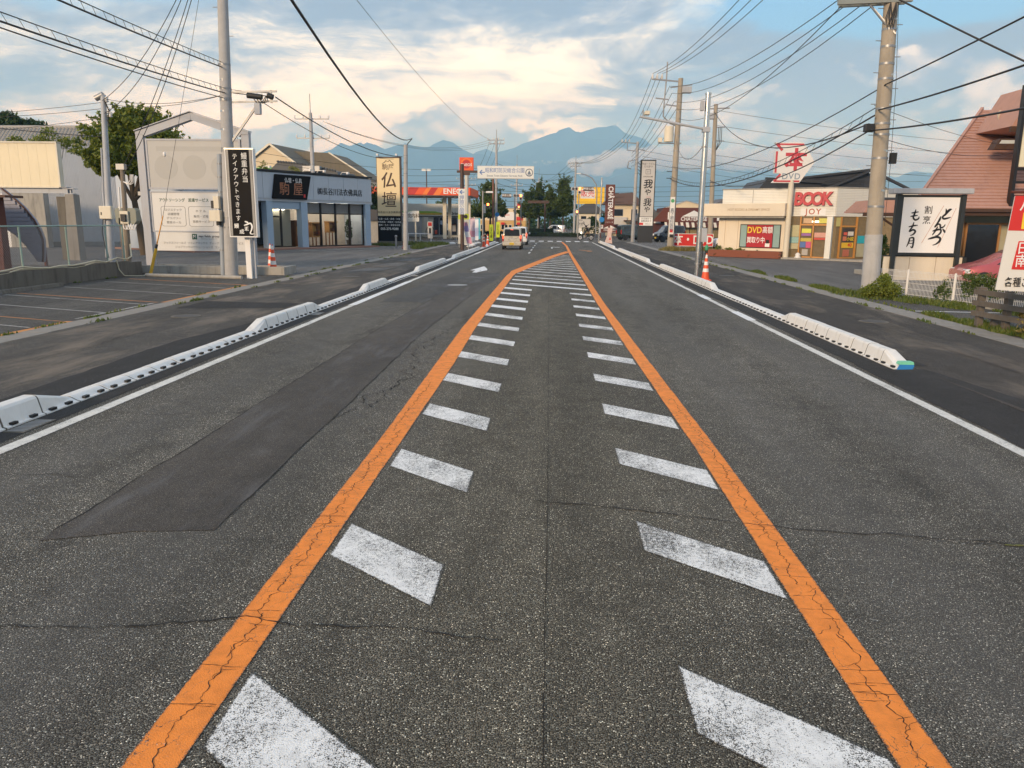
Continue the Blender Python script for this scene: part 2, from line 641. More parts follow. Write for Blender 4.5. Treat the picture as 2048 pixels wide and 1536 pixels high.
def concrete_mat(name, c, dirt=0.6, panel=None):
    if name in MATS:
        return MATS[name]
    m, T, b = new_mat(name)
    co = T.coord('Object')
    n1 = T.noise(co, 2.2, 7, 0.65, 0.3)
    n2 = T.noise(co, 60.0, 4, 0.7)
    g = T.mix(n1, tuple(x * 0.72 for x in c), tuple(x * 1.2 for x in c))
    g = T.mix(T.math('MULTIPLY', T.smooth(n2, 0.45, 0.75), 0.35), g, tuple(x * 0.45 for x in c))
    s = T.noise(T.scale(co, (4.0, 4.0, 0.5)), 1.2, 6, 0.65, 0.5)
    g = T.mix(T.math('MULTIPLY', T.smooth(s, 0.45, 0.75), dirt), g, tuple(x * 0.38 for x in c))
    T.put(b.inputs['Base Color'], g)
    b.inputs['Roughness'].default_value = 0.88
    T.put(b.inputs['Normal'], T.bump(n2, 0.25, 0.006))
    MATS[name] = m
    return m


def stripe_mat(name, stops, axis=0, rough=0.4):
    """flat printed bands along one object axis (metres)"""
    if name in MATS:
        return MATS[name]
    m, T, b = new_mat(name)
    s = T.sep(T.coord('Object'))[axis]
    lo, hi = stops[0][0], stops[-1][0]
    f = T.smooth(s, lo, hi, 0, 1, 'LINEAR')
    n = T.n.new('ShaderNodeValToRGB')
    T.put(n.inputs[0], f)
    n.color_ramp.interpolation = 'CONSTANT'
    e = n.color_ramp.elements
    while len(e) < len(stops):
        e.new(0.5)
    for q, (p, c) in zip(e, stops):
        q.position = (p - lo) / (hi - lo)
        q.color = (*c, 1)
    T.put(b.inputs['Base Color'], n.outputs[0])
    b.inputs['Roughness'].default_value = rough
    MATS[name] = m
    return m


M_road = asphalt('road_asphalt', stone=140.0, tone=1.05, light=1.0, tint=(1.02, 0.972, 0.865), lanes=True, bump=0.55)
M_side = asphalt('sidewalk_asphalt', stone=210, tone=0.74, light=0.7, tint=(1.0, 0.94, 0.88), stain_sheen=0.75, stain_sheen_c=(0.24, 0.195, 0.15), bump=0.3, lo=0.44, hi=0.76)
M_side_r = asphalt('sidewalk_asphalt_r', stone=210, tone=0.60, light=0.6, tint=(1.0, 0.92, 0.86), stain_sheen=0.7, stain_sheen_c=(0.20, 0.165, 0.13), bump=0.3, lo=0.48, hi=0.78)
M_newasph = asphalt('fresh_asphalt', stone=230, tone=0.36, light=0.4, tint=(0.98, 0.98, 1.02), bump=0.35)
M_lot = asphalt('lot_asphalt', stone=170, tone=0.82, light=0.8, tint=(1.0, 0.97, 0.93), stain_sheen=0.35, stain_sheen_c=(0.14, 0.125, 0.10), bump=0.3)
M_fore = asphalt('forecourt_asphalt', stone=150, tone=1.35, light=0.7, tint=(0.98, 0.98, 1.0), stain_sheen=0.35, stain_sheen_c=(0.20, 0.195, 0.19), bump=0.25)
M_patch = asphalt('trench_patch', stone=190, tone=0.70, light=0.55, tint=(1.03, 0.91, 0.80), stain_sheen=0.65, stain_sheen_c=(0.135, 0.13, 0.13), stretch=(2.2, 0.4, 1), bump=0.4, rough=0.72, lo=0.50, hi=0.78)  # pale polished streaks put the patch's sheen into its colour
M_patch2 = asphalt('polished_patch', stone=260, tone=0.72, light=0.35, tint=(0.99, 0.98, 0.97), stain_sheen=0.6, stain_sheen_c=(0.16, 0.16, 0.165), stretch=(0.8, 0.35, 1), bump=0.2, rough=0.75)
M_white = road_paint('white_road_paint', (0.90, 0.89, 0.86), wear=0.462, chip=150)
M_edge = road_paint('edge_line_paint', (0.78, 0.76, 0.70), wear=0.40, chip=200)
M_fresh = road_paint('fresh_white_paint', (0.88, 0.88, 0.87), wear=0.15)
M_orange = road_paint('orange_road_paint', (0.95, 0.285, 0.04), wear=0.345, chip=260, crackw=0.005)
M_orange_old = road_paint('faded_orange_paint', (0.66, 0.27, 0.07), wear=0.42, chip=150)
M_white_old = road_paint('faded_white_paint', (0.58, 0.56, 0.52), wear=0.46, chip=150)
M_crack = mat('crack_dark', (0.013, 0.012, 0.011), 0.95, var=0.4, vs=30)
M_moss = mat('crack_moss', (0.13, 0.13, 0.03), 0.95, var=0.5, vs=60)
M_conc = concrete_mat('concrete', (0.40, 0.38, 0.34))
M_conc_dark = concrete_mat('concrete_dark', (0.17, 0.155, 0.13), 0.85)
M_pole = concrete_mat('pole_concrete', (0.40, 0.35, 0.28), 0.35)
M_pole_g = concrete_mat('pole_concrete_grey', (0.46, 0.455, 0.45), 0.25)
M_gutter = concrete_mat('gutter_concrete', (0.30, 0.28, 0.25), 0.5)
M_kerb = mat('kerb_white', (0.78, 0.765, 0.73), 0.75, var=0.10, vs=5, bump=0.2, bs=70, dirt=0.42, dirtc=(0.34, 0.31, 0.26))
M_black = mat('black_plastic', (0.018, 0.018, 0.018), 0.55)
M_wire = mat('wire_black', (0.025, 0.025, 0.028), 0.6)
M_steel = mat('galvanised', (0.32, 0.325, 0.33), 0.48, 0.6, var=0.15, vs=6)
M_shiny = mat('shiny_steel', (0.62, 0.60, 0.56), 0.24, 0.95, var=0.06, vs=2)
M_greysteel = mat('grey_painted_steel', (0.42, 0.44, 0.47), 0.5, var=0.08, dirt=0.25)
M_whitep = mat('white_paint', (0.80, 0.79, 0.77), 0.5, var=0.04, dirt=0.12)
M_ivory = mat('ivory_paint', (0.72, 0.66, 0.53), 0.55, var=0.05, dirt=0.18)
M_cone = mat('cone_orange', (0.80, 0.10, 0.03), 0.5, var=0.10, vs=8)
M_conew = mat('cone_white', (0.80, 0.78, 0.75), 0.45)
M_dbrown = mat('dark_brown_steel', (0.075, 0.04, 0.028), 0.5)
M_ink = mat('black_ink', (0.012, 0.012, 0.013), 0.5)
M_inkw = mat('white_ink', (0.82, 0.82, 0.80), 0.45, var=0.02)
M_red = mat('sign_red', (0.62, 0.035, 0.03), 0.42, var=0.06)
M_bluei = mat('sign_blue', (0.06, 0.16, 0.42), 0.45)
M_yellow = mat('sign_yellow', (0.85, 0.62, 0.05), 0.45)
M_bark = mat('bark', (0.10, 0.075, 0.05), 0.9, var=0.4, vs=8, bump=0.8, bs=18, stretch=(1, 1, 0.3))
M_tyre = mat('tyre', (0.02, 0.02, 0.021), 0.8)
M_rim = mat('wheel_rim', (0.55, 0.55, 0.56), 0.35, 0.7)
M_carglass = mat('car_glass', (0.018, 0.022, 0.025), 0.06, spec=0.7)
M_brown = mat('choc_brown', (0.13, 0.035, 0.022), 0.5, var=0.06)
M_amber = mat('amber', (0.75, 0.35, 0.04), 0.3)
# ------------------------------------------------------------------ ground, road, markings
def sheet(name, mt, parent, poly, z, kind=None):
    o = MB().add([(x, y, z) for x, y in poly], [tuple(range(len(poly)))]).build(name, mt, parent, fix=False)
    return o


M_earth = asphalt('open_ground', stone=60, tone=1.2, light=0.6, tint=(1.0, 0.95, 0.85), stain_sheen=0.5, stain_sheen_c=(0.16, 0.15, 0.10), bump=0.0)
ground = struct(MB().add([(x * 9000, y * 9000, -0.06) for x, y in ((-1, -1), (1, -1), (1, 1.9), (-1, 1.9))], [(0, 1, 2, 3)]).build('ground', M_earth, fix=False))
road = struct(MB().add([(-5.56, -30, 0), (5.3, -30, 0), (5.3, 89, 0), (-5.56, 89, 0)], [(0, 1, 2, 3)]).build('road', M_road, fix=False))
cross = struct(MB().add([(-120, 89, 0.0), (120, 89, 0.0), (120, 110, 0.0), (-120, 110, 0.0)], [(0, 1, 2, 3)]).build('cross_street', M_road, fix=False))


def slab(name, mt, x0, x1, y0, y1, z):
    return struct(MB().box(x0, x1, y0, y1, -0.10, z).build(name, mt))


side_l = slab('sidewalk_left', M_side, -8.85, -5.55, -30, 86, 0.050)
side_r = slab('sidewalk_right', M_side_r, 5.28, 8.05, -30, 86, 0.050)
lot = slab('parking_lot', M_lot, -15.0, -9.36, -30, 26.4, 0.046)
fore_l = slab('shop_forecourt', M_fore, -80, -9.36, 28.0, 86, 0.046)
yard_l = slab('yard_behind_wall', M_lot, -80, -15.26, -30, 28.0, 0.30)
strip_l = slab('lot_end_strip', M_lot, -15.0, -9.36, 26.4, 28.0, 0.040)
fore_r = slab('bookshop_forecourt', M_fore, 8.66, 70, 24.6, 86, 0.046)
lot_r = slab('restaurant_lot', M_lot, 8.66, 70, -30, 24.6, 0.040)


def marking(name, mt, pts, z=0.004, inset=0.013):
    """painted quad with a frayed rim: pts counter-clockwise"""
    n = len(pts)
    P = [Vector((p[0], p[1])) for p in pts]
    I = []
    for i in range(n):
        a, b, c = P[i - 1], P[i], P[(i + 1) % n]
        e1, e2 = (b - a).normalized(), (c - b).normalized()
        n1, n2 = Vector((-e1[1], e1[0])), Vector((-e2[1], e2[0]))
        k = (n1 + n2)
        k = k / max(k.dot(n1), 0.3)
        I.append(b + k * inset)
    vs = [(p[0], p[1], z) for p in P] + [(p[0], p[1], z) for p in I]
    fs = [(i, (i + 1) % n, n + (i + 1) % n, n + i) for i in range(n)] + [tuple(range(n, 2 * n))]
    o = MB().add(vs, fs).build(name, mt, road, fix=False)
    at = o.data.attributes.new('edge', 'FLOAT', 'POINT')
    at.data.foreach_set('value', [0.0] * n + [1.0] * n)
    return o


def ribbon(name, mt, left, right, z=0.004):
    """a painted band; left/right are matched lists of points, +y onwards"""
    m = len(left)
    vs, at = [], []
    for (a, b) in zip(left, right):
        a, b = Vector(a), Vector(b)
        i = (b - a).normalized() * 0.016
        for p, e in ((a, 0), (a + i, 1), (b - i, 1), (b, 0)):
            vs.append((p[0], p[1], z))
            at.append(e)
    fs = [(4 * i + k, 4 * i + k + 1, 4 * i + k + 5, 4 * i + k + 4) for i in range(m - 1) for k in range(3)]
    o = MB().add(vs, fs).build(name, mt, road, fix=False)
    a = o.data.attributes.new('edge', 'FLOAT', 'POINT')
    a.data.foreach_set('value', [float(x) for x in at])
    return o


def lerp_tab(tab, y):
    for (y0, v0), (y1, v1) in zip(tab, tab[1:]):
        if y <= y1:
            return v0 + (v1 - v0) * max(0.0, (y - y0) / (y1 - y0))
    return tab[-1][1]


ORL = [(-10, -1.60), (7, -1.60), (15, -1.72), (30, -1.72), (33, -1.63), (48, -0.05), (57.5, 1.22)]
ORR = [(-10, 1.40), (7, 1.38), (13, 1.30), (20, 1.22), (50, 1.20), (70, 1.28), (84, 1.06)]
ys = [-10, 0, 4, 7, 11, 15, 20, 25, 30, 31.5, 33, 38, 43, 48, 53, 56.5]
ribbon('orange_line', M_orange, [(lerp_tab(ORL, y) - (0.0 if y < 32 else 0.05), y) for y in ys], [(lerp_tab(ORL, y) + (0.22 if y < 9 else 0.27 if y < 32 else 0.36), y - (0 if y < 32 else 0.5)) for y in ys], 0.005)
ys = [-10, 0, 3, 7, 10, 13, 16, 20, 30, 40, 50, 60, 70, 77, 84]
ribbon('orange_line', M_orange, [(lerp_tab(ORR, y), y) for y in ys], [(lerp_tab(ORR, y) + 0.205, y) for y in ys], 0.0055)
ys = [-12 + 4 * i for i in range(25)]
ribbon('edge_line', M_edge, [(-4.955, y) for y in ys], [(-4.80, y) for y in ys])
ribbon('edge_line', M_edge, [(4.34, y) for y in ys], [(4.49, y) for y in ys])
for x0, x1, y0, y1 in ((-4.97, -4.78, 18.6, 26.5), (-4.97, -4.78, 50.0, 54.0), (-4.97, -4.78, 70, 73.5), (4.32, 4.52, 16.8, 18.6), (4.32, 4.52, 21.6, 23.0), (4.33, 4.51, 66, 70)):
    marking('edge_line_repaint', M_fresh, [(x0, y0), (x1, y0 + 0.1), (x1, y1), (x0, y1 - 0.15)], 0.0075)


def zebra(x0, x1, y, t=0.52, mt=None):
    """one slanted hatch stripe from x0 to x1; y is where it meets the left line"""
    s = -0.83
    yl, yr = y + s * (x0 + 1.36), y + s * (x1 + 1.36)
    return marking('hatch_stripe', mt or M_white, [(x0, yl - t), (x1, yr - t), (x1, yr), (x0, yl)])


for k in range(-4, 12):
    y = 4.93 + 1.79 * k
    zebra(lerp_tab(ORL, y) + 0.24 + 0.02, -0.61 + 0.004 * k, y, 0.52, M_fresh if k in (8, 9, 10, 11) else None)
for k in range(-2, 12):
    y = 4.97 + 1.79 * k
    xr = lerp_tab(ORR, y - 2.0) - 0.015
    zebra(0.64 - 0.006 * k, xr, y, 0.50)
for k in range(12, 28):
    y = 4.95 + 1.79 * k
    ym = y - 1.1
    xl = lerp_tab(ORL, ym + (0 if ym < 31 else 0.6)) + 0.34
    xr = lerp_tab(ORR, ym) - 0.03
    if xr - xl > 0.25:
        zebra(xl, xr, y, 0.42, M_fresh if k < 14 else None)
for x in (-4.1, -3.1, -2.1, -1.1, -0.1, 0.9, 1.9, 2.9, 3.9):
    marking('crossing_stripe', M_fresh, [(x - 0.28, 85.2), (x + 0.28, 85.2), (x + 0.28, 88.6), (x - 0.28, 88.6)])
marking('stop_line', M_white, [(-4.75, 80.2), (1.0, 80.6), (1.0, 81.0), (-4.75, 80.6)])
for y in (52, 57.5, 63, 69, 75):
    marking('lane_dash', M_white, [(-1.55, y), (-1.40, y), (-1.40, y + 2.6), (-1.55, y + 2.6)])
# turn arrows painted in the lanes
marking('turn_arrow', M_fresh, [(-3.22, 31.6), (-3.02, 31.6), (-3.02, 33.6), (-3.22, 33.6)], 0.008)
marking('turn_arrow', M_fresh, [(-3.45, 33.0), (-2.75, 33.0), (-2.78, 34.0), (-3.12, 36.2)], 0.0086)
marking('turn_arrow', M_fresh, [(-3.02, 31.9), (-2.72, 33.3), (-2.86, 33.3), (-3.06, 32.5)], 0.0082)
marking('turn_arrow', M_white, [(0.0, 62.0), (0.15, 62.0), (0.15, 66.5), (0.0, 66.5)], 0.008)
marking('turn_arrow', M_white, [(0.15, 65.6), (0.75, 65.2), (0.75, 66.4), (0.15, 66.5)], 0.0082)
marking('faded_mark', M_orange_old, [(2.55, 57.0), (3.05, 57.0), (3.05, 57.9), (2.2, 60), (2.1, 59.4), (2.75, 57.8)], 0.008)

def crack(pts, w=0.012, jag=0.05, z=0.0062, parent=None, mt=None, step=0.06, name='crack'):
    P = [Vector(p) for p in pts]
    Q = []
    for a, b in zip(P, P[1:]):
        n = max(2, int((b - a).length / step))
        for j in range(n):
            Q.append(a.lerp(b, j / n))
    Q.append(P[-1])
    off = 0.0
    vs = []
    for i, q in enumerate(Q):
        a, b = Q[max(i - 1, 0)], Q[min(i + 1, len(Q) - 1)]
        t = (b - a).normalized()
        n = Vector((-t[1], t[0]))
        off = off * 0.75 + rnd.uniform(-jag, jag) * 0.5
        c = q + n * off
        ww = w * rnd.uniform(0.25, 1.1) * (0.4 if i in (0, len(Q) - 1) else 1.0)
        vs += [(c[0] + n[0] * ww / 2, c[1] + n[1] * ww / 2, z), (c[0] - n[0] * ww / 2, c[1] - n[1] * ww / 2, z)]
    fs = [(2 * i, 2 * i + 1, 2 * i + 3, 2 * i + 2) for i in range(len(Q) - 1)]
    return MB().add(vs, fs).build(name, mt or M_crack, parent or road, fix=False)


# repaired trench in the left lane, with ragged outline
def ragged(pts, amp=0.02, step=0.25):
    out = []
    for i in range(len(pts)):
        a, b = Vector(pts[i]), Vector(pts[(i + 1) % len(pts)])
        n = max(1, int((b - a).length / step))
        for j in range(n):
            p = a.lerp(b, j / n)
            out.append((p[0] + rnd.uniform(-amp, amp), p[1] + rnd.uniform(-amp, amp)))
    return out


tr = [(-3.27, 4.47), (-2.75, 4.66), (-2.22, 4.72), (-2.28, 8.6), (-2.38, 14.2), (-2.28, 20), (-2.06, 26.0),
      (-3.0, 26.0), (-3.18, 20), (-3.30, 14.1), (-3.28, 8.5)]
MB().add([(x, y, 0.0045) for x, y in ragged(tr, 0.012)], [tuple(range(len(ragged(tr, 0.012))))]).build('trench_repair', M_patch, road, fix=False)
p2 = ragged([(-4.35, 19.6), (-3.25, 19.6), (-3.15, 21.5), (-3.02, 26.06), (-2.02, 26.06), (-1.95, 31.5), (-3.9, 31.5), (-4.2, 26.0)], 0.05, 0.5)
MB().add([(x, y, 0.0046) for x, y in p2], [tuple(range(len(p2)))]).build('resurfaced_area', M_patch2, road, fix=False)
crack([(-3.27, 4.6), (-3.28, 8.5), (-3.30, 14.1), (-3.18, 20)], 0.014, 0.02, 0.0064, step=0.1, name='trench_seam')
crack([(-2.22, 4.8), (-2.28, 8.6), (-2.38, 14.2), (-2.28, 20)], 0.010, 0.02, 0.0064, step=0.1, name='trench_seam')
MB().cyl((-3.05, 25.2, 0.006), (-3.05, 25.2, 0.010), 0.33, n=24).build('manhole_cover', M_steel, road)


crack([(-5.2, 3.45), (-2.6, 3.42), (-2.1, 3.5), (-1.5, 3.62), (-0.9, 3.52), (-0.2, 3.46)], 0.013, 0.05)
crack([(-5.2, 3.38), (-3.2, 3.33), (-2.55, 3.42)], 0.008, 0.03)
crack([(-0.1, 5.45), (0.8, 5.3), (1.6, 5.05), (2.3, 5.0), (2.9, 4.9), (3.6, 4.87), (4.9, 4.87)], 0.014, 0.05)
crack([(2.3, 5.02), (2.7, 4.86), (3.0, 4.86)], 0.010, 0.02)
crack([(3.02, 4.865), (3.18, 4.872)], 0.028, 0.01, 0.0066, mt=M_moss, name='moss_in_crack', step=0.02)
crack([(3.28, 4.875), (3.36, 4.878)], 0.018, 0.01, 0.0066, mt=M_moss, name='moss_in_crack', step=0.02)
crack([(-4.9, 7.9), (-4.2, 7.7), (-3.3, 7.9)], 0.010, 0.05)
crack([(-2.1, 8.2), (-1.95, 10.0), (-2.0, 12.5), (-1.85, 15.5), (-1.9, 18)], 0.020, 0.16)
crack([(-2.3, 7.6), (-2.05, 8.3), (-2.02, 9.0)], 0.014, 0.12)
crack([(-2.0, 11.5), (-2.25, 12.6), (-1.95, 13.6)], 0.012, 0.10)
crack([(1.3, 10.2), (2.4, 10.0), (4.2, 10.4)], 0.009, 0.05)
crack([(1.5, 17.6), (2.4, 17.9), (3.9, 17.3)], 0.02, 0.06)
crack([(1.6, 15.8), (2.5, 15.9)], 0.015, 0.05)
crack([(0.005, -4), (0.01, 4), (0.0, 12), (-0.05, 24), (-0.06, 45)], 0.006, 0.006, 0.0061, step=0.2, name='paving_joint')
crack([(-0.75, 7.35), (-0.2, 7.2), (0.3, 7.3)], 0.006, 0.03)
crack([(-4.8, 5.6), (-4.0, 5.75), (-3.3, 5.6)], 0.007, 0.05)
for x, y0, y1 in ((-1.5, 1.5, 9.5), (1.5, 1.5, 8.2)):
    y = y0
    while y < y1:       # paint of the orange lines split along its middle and across
        L = rnd.uniform(0.5, 1.0)
        xx = x if y < 7 or x > 0 else -1.53
        crack([(xx + rnd.uniform(-0.02, 0.02), y), (xx + rnd.uniform(-0.03, 0.03), y + L)], 0.0055, 0.035, 0.0068, step=0.018)
        for _ in range(3):
            yy = y + rnd.uniform(0, L)
            e0, e1 = rnd.choice(((-0.105, 0.105), (-0.105, 0.105), (-0.10, 0.02), (-0.03, 0.10)))
            crack([(xx + e0, yy), (xx + e1, yy + rnd.uniform(-0.015, 0.015))], 0.0035, 0.008, 0.0069, step=0.02)
        for _ in range(2):
            yy = y + rnd.uniform(0, L)
            crack([(xx, yy), (xx + rnd.choice((-1, 1)) * rnd.uniform(0.04, 0.09), yy + rnd.uniform(-0.12, 0.12))], 0.0035, 0.02, 0.00685, step=0.015)
        y += L * 0.92

# car park bays on the left
def lotline(mt, a, b, w, z=0.0505, name='bay_line'):
    a, b = Vector(a), Vector(b)
    n = Vector((-(b - a)[1], (b - a)[0])).normalized() * w / 2
    o = marking(name, mt, [a - n, b - n, b + n, a + n], z, 0.01)
    o.parent = lot
    return o


lotline(M_orange_old, (-9.47, 11.0), (-9.40, 14.55), 0.22)
lotline(M_orange_old, (-9.42, 18.2), (-9.45, 23.5), 0.14)
lotline(M_orange_old, (-9.5, 23.5), (-14.2, 25.3), 0.10)
lotline(M_orange_old, (-9.55, 18.2), (-14.3, 19.9), 0.08)
lotline(M_orange_old, (-9.55, 14.5), (-14.4, 16.2), 0.06)
for y in (13.6, 16.0, 17.7, 20.2, 22.3):
    lotline(M_white_old, (-9.6, y), (-14.3, y + 1.75), 0.07)
lotline(M_white_old, (-9.55, 14.9), (-9.55, 18.0), 0.08)
for x0, x1, y0, y1 in ((-14.6, -14.42, 16.5, 19.0), (-14.62, -14.44, 19.3, 22.2)):
    tag(MB().prism([(x0, 0.044), (x1, 0.044), (x1 - 0.03, 0.15), (x0 + 0.03, 0.15)], 'y', y0, y1).build('wheel_stop', M_conc_dark, bevel=0.01),
        'long concrete wheel stop lying along the foot of the stained wall', 'wheel stop', 'wheel stops by the stained wall')
ws = thing('wheel_stop', 'round grey concrete bumper pole lying before the big utility pole', 'wheel stop', (-12.35, 26.1, 0.10), math.atan2(-0.55, 3.65))
MB().cyl((-1.85, 0, 0), (1.85, 0, 0), 0.065, n=12).build('bumper', M_conc, ws)

# gutter slabs between pavement and lots, each laid on its own
def gutter(x0, x1, y0, y1, seg, cell_side):
    g = struct(MB().box(x0, x1, -30, 86, -0.1, 0.036).build('gutter', M_conc_dark))
    me = {}
    for k in range(3):
        me[k] = MB().box(x0 + 0.008, x1 - 0.008, 0.006, seg - 0.006, 0.02, 0.053 + 0.002 * k).mesh('gutter_slab', M_gutter)
    n = int((y1 - y0) / seg)
    for i in range(n):
        s = link('gutter_slab', me[rnd.randrange(3)], g, (rnd.uniform(-0.006, 0.006), y0 + i * seg, 0))
    box('gutter_run', M_gutter, g, x0 + 0.008, x1 - 0.008, y0 + n * seg, 86, 0.02, 0.053)
    return g


gutter(-9.36, -8.85, 4.0, 40.0, 0.6, 0)
gutter(8.05, 8.66, 4.0, 40.0, 0.6, 0)
for o_, pts in ((side_l, [(-6.08, -10), (-5.56, -10), (-5.56, 44), (-5.95, 44), (-5.9, 26), (-6.0, 18), (-5.85, 15), (-6.25, 12.4), (-6.08, 8)]),
                (side_r, [(5.29, 11.3), (5.52, 11.3), (5.60, 24), (5.9, 34), (5.9, 48), (5.29, 48)]),
                (side_r, [(6.3, -10), (7.5, -10), (7.9, 16), (8.03, 30), (8.03, 60), (7.3, 60), (6.9, 24), (6.6, 12)])):
    pp = ragged(pts, 0.025, 0.3)
    MB().add([(x, y, 0.0545) for x, y in pp], [tuple(range(len(pp)))]).build('fresh_asphalt_strip', M_newasph if o_ is side_l or pts[0][0] < 6 else M_side_r, o_, fix=False)
pp = ragged([(4.52, 3.0), (5.5, 3.0), (5.62, 9.1), (5.36, 11.0), (5.0, 11.05), (4.58, 11.6), (4.56, 9.0), (4.52, 7.3)], 0.02, 0.25)
ramp = MB().add([(x, y, 0.006 + 0.052 * max(0, min(1, (x - 4.6) / 0.7))) for x, y in pp], [tuple(range(len(pp)))]).build('fresh_asphalt_ramp', M_newasph, side_r, fix=False)
for pts in ([(-8.2, 30.5), (-6.9, 31.2), (-6.8, 33.4), (-7.9, 33.0)], [(-8.1, 34.6), (-6.9, 35.0), (-6.9, 37.5), (-7.8, 37.2)], [(-7.9, 39), (-7.0, 39.4), (-7.0, 42), (-7.6, 42)]):
    pp = ragged(pts, 0.03, 0.3)
    MB().add([(x, y, 0.0548) for x, y in pp], [tuple(range(len(pp)))]).build('pale_patch', M_fore, side_l, fix=False)
pp = ragged([(-8.5, 17.0), (-6.1, 17.4), (-6.1, 18.4), (-8.5, 18.6)], 0.03, 0.3)
MB().add([(x, y, 0.0552) for x, y in pp], [tuple(range(len(pp)))]).build('fresh_asphalt_strip', M_newasph, side_l, fix=False)
# dark channel between kerb and carriageway
for x0, x1 in ((-5.30, -5.05), (4.62, 5.03)):
    pp = ragged([(x0, 11.2 if x0 > 0 else -10), (x1, 11.2 if x0 > 0 else -10), (x1, 80), (x0, 80)], 0.015, 0.5)
    MB().add([(x, y, 0.0042) for x, y in pp], [tuple(range(len(pp)))]).build('channel_strip', M_newasph, road, fix=False)

# ------------------------------------------------------------------ precast kerb blocks
def kerb_section(h, side):
    # x across (0 at the road foot, growing away from the road), z up
    b = 0.25
    if h > 0.15:
        pr = [(0.0, 0.0), (0.0, 0.018), (0.035, 0.026), (0.075, h - 0.03), (0.095, h - 0.006), (0.12, h), (b - 0.03, h), (b - 0.006, h - 0.008), (b, h - 0.03), (b, 0.0)]
    else:
        pr = [(0.0, 0.0), (0.0, 0.016), (0.035, 0.022), (0.10, h - 0.012), (0.12, h - 0.004), (0.14, h), (b - 0.03, h), (b - 0.006, h - 0.004), (b, h - 0.01), (b, 0.0)]
    return [(x * side, z) for x, z in pr]


def kerb_mesh(h0, h1, side, L=0.6):
    hs = [(0.011, h0), (L - 0.011, h1)]
    vs = []
    for y, h in hs:
        vs += [(x, y, z) for x, z in kerb_section(h, side)]
    n = 10
    fs = [(i, (i + 1) % n, n + (i + 1) % n, n + i) for i in range(n)] + [tuple(range(n)), tuple(range(2 * n - 1, n - 1, -1))]
    return MB().add(vs, fs).mesh('kerb_block', M_kerb)


HI, LO = 0.215, 0.068
slot = {s: MB().box(-0.02, 0.02, -0.045, 0.045, 0.022, 0.048).mesh('drain_slot', M_black) for s in (1, -1)}


def kerb(side, x, high, y0, y1):
    nm = 'kerb'
    base = struct(MB().box(min(x, x + side * 0.25) + 0.01, max(x, x + side * 0.25) - 0.01, y0, y1, -0.05, 0.012).build(nm, M_conc_dark))
    ms = {}
    def level(y):
        for a, b in high:
            if a <= y < b:
                return HI
        return LO
    n = int((y1 - y0) / 0.6)
    mo_ = MB()
    for i in range(1, n):
        y = y0 + 0.6 * i
        ha, hb2 = level(y - 0.3), level(y + 0.3)
        hh = HI if ha == hb2 == HI else LO
        sec = kerb_section(hh - 0.004, side)
        mo_.prism([(x + px * 0.97 + 0.004 * side, pz) for px, pz in sec], 'y', y - 0.013, y + 0.013)
    mo_.build('mortar_joints', M_conc_dark, base)['kind'] = 'stuff'
    for i in range(n):
        y = y0 + 0.6 * i
        h = level(y + 0.3)
        hp, hn = level(y - 0.3), level(y + 0.9)
        a, b = h, h
        if h == HI and hp == LO:
            a = LO
        if h == HI and hn == LO:
            b = LO
        if (a, b) not in ms:
            ms[(a, b)] = kerb_mesh(a, b, side)
        k = link('kerb_block', ms[(a, b)], base, (x + rnd.uniform(-0.004, 0.004), y, rnd.uniform(-0.003, 0.003)))
        if y < 48:
            for q in (0.13, 0.44):
                s = link('drain_slot', slot[side if side > 0 else -1], k, (0.022 * side, q + rnd.uniform(-0.02, 0.02), 0.0))
    return base, ms


kb_l, _ = kerb(-1, -5.30, [(-5, 8.3), (13.7, 18.0), (22.2, 25.9), (30.8, 40.2), (43.2, 59.4), (66, 76)], -0.2, 79.0)
kb_r, _ = kerb(1, 5.03, [(11.2, 17.0), (24.1, 37.1), (41.5, 60.0), (64, 84)], 11.2, 83.2)
tip = MB().prism([(5.055, 0.006), (5.30, 0.006), (5.285, 0.085), (5.09, 0.085)], 'y', 11.175, 11.204)
tip.build('painted_tip', mat('kerb_tip_blue', (0.03, 0.22, 0.55), 0.5), kb_r)
MB().prism([(5.08, 0.086), (5.29, 0.086), (5.28, 0.125), (5.10, 0.125)], 'y', 11.18, 11.30).build('painted_tip', mat('kerb_tip_green', (0.20, 0.62, 0.40), 0.5), kb_r)
# ------------------------------------------------------------------ mountains and the air in front of them
from mathutils import noise as mnoise
M_forest = mat('far_forest', (0.035, 0.055, 0.035), 0.9, var=0.75, vs=0.006)


def mountain(name, ridge, y0, depth, seed):
    xs = [ridge[0][0] + (ridge[-1][0] - ridge[0][0]) * i / 110 for i in range(111)]
    ny = 26
    vs = []
    for x in xs:
        H = lerp_tab(ridge, x)
        for j in range(ny + 1):
            t = j / ny
            y = y0 + depth * t
            s = math.sin(min(t / 0.62, 1.0) * PI / 2) if t < 0.62 else math.cos((t - 0.62) / 0.38 * PI / 2)
            e = mnoise.fractal(Vector((x * 0.0022 + seed, y * 0.0022, 0.3)), 0.9, 2.1, 6)
            z = H * (s ** 1.15) * (1 + (0.26 * e if t < 0.58 else 0.012 * e)) + 3 * e * s
            vs.append((x, y, max(z, -0.5) if 0 < t < 1 else -0.5))
    fs = [(i * (ny + 1) + j, (i + 1) * (ny + 1) + j, (i + 1) * (ny + 1) + j + 1, i * (ny + 1) + j + 1) for i in range(110) for j in range(ny)]
    o = MB().add(vs, fs, True).build(name, M_forest, fix=False)
    return struct(o)


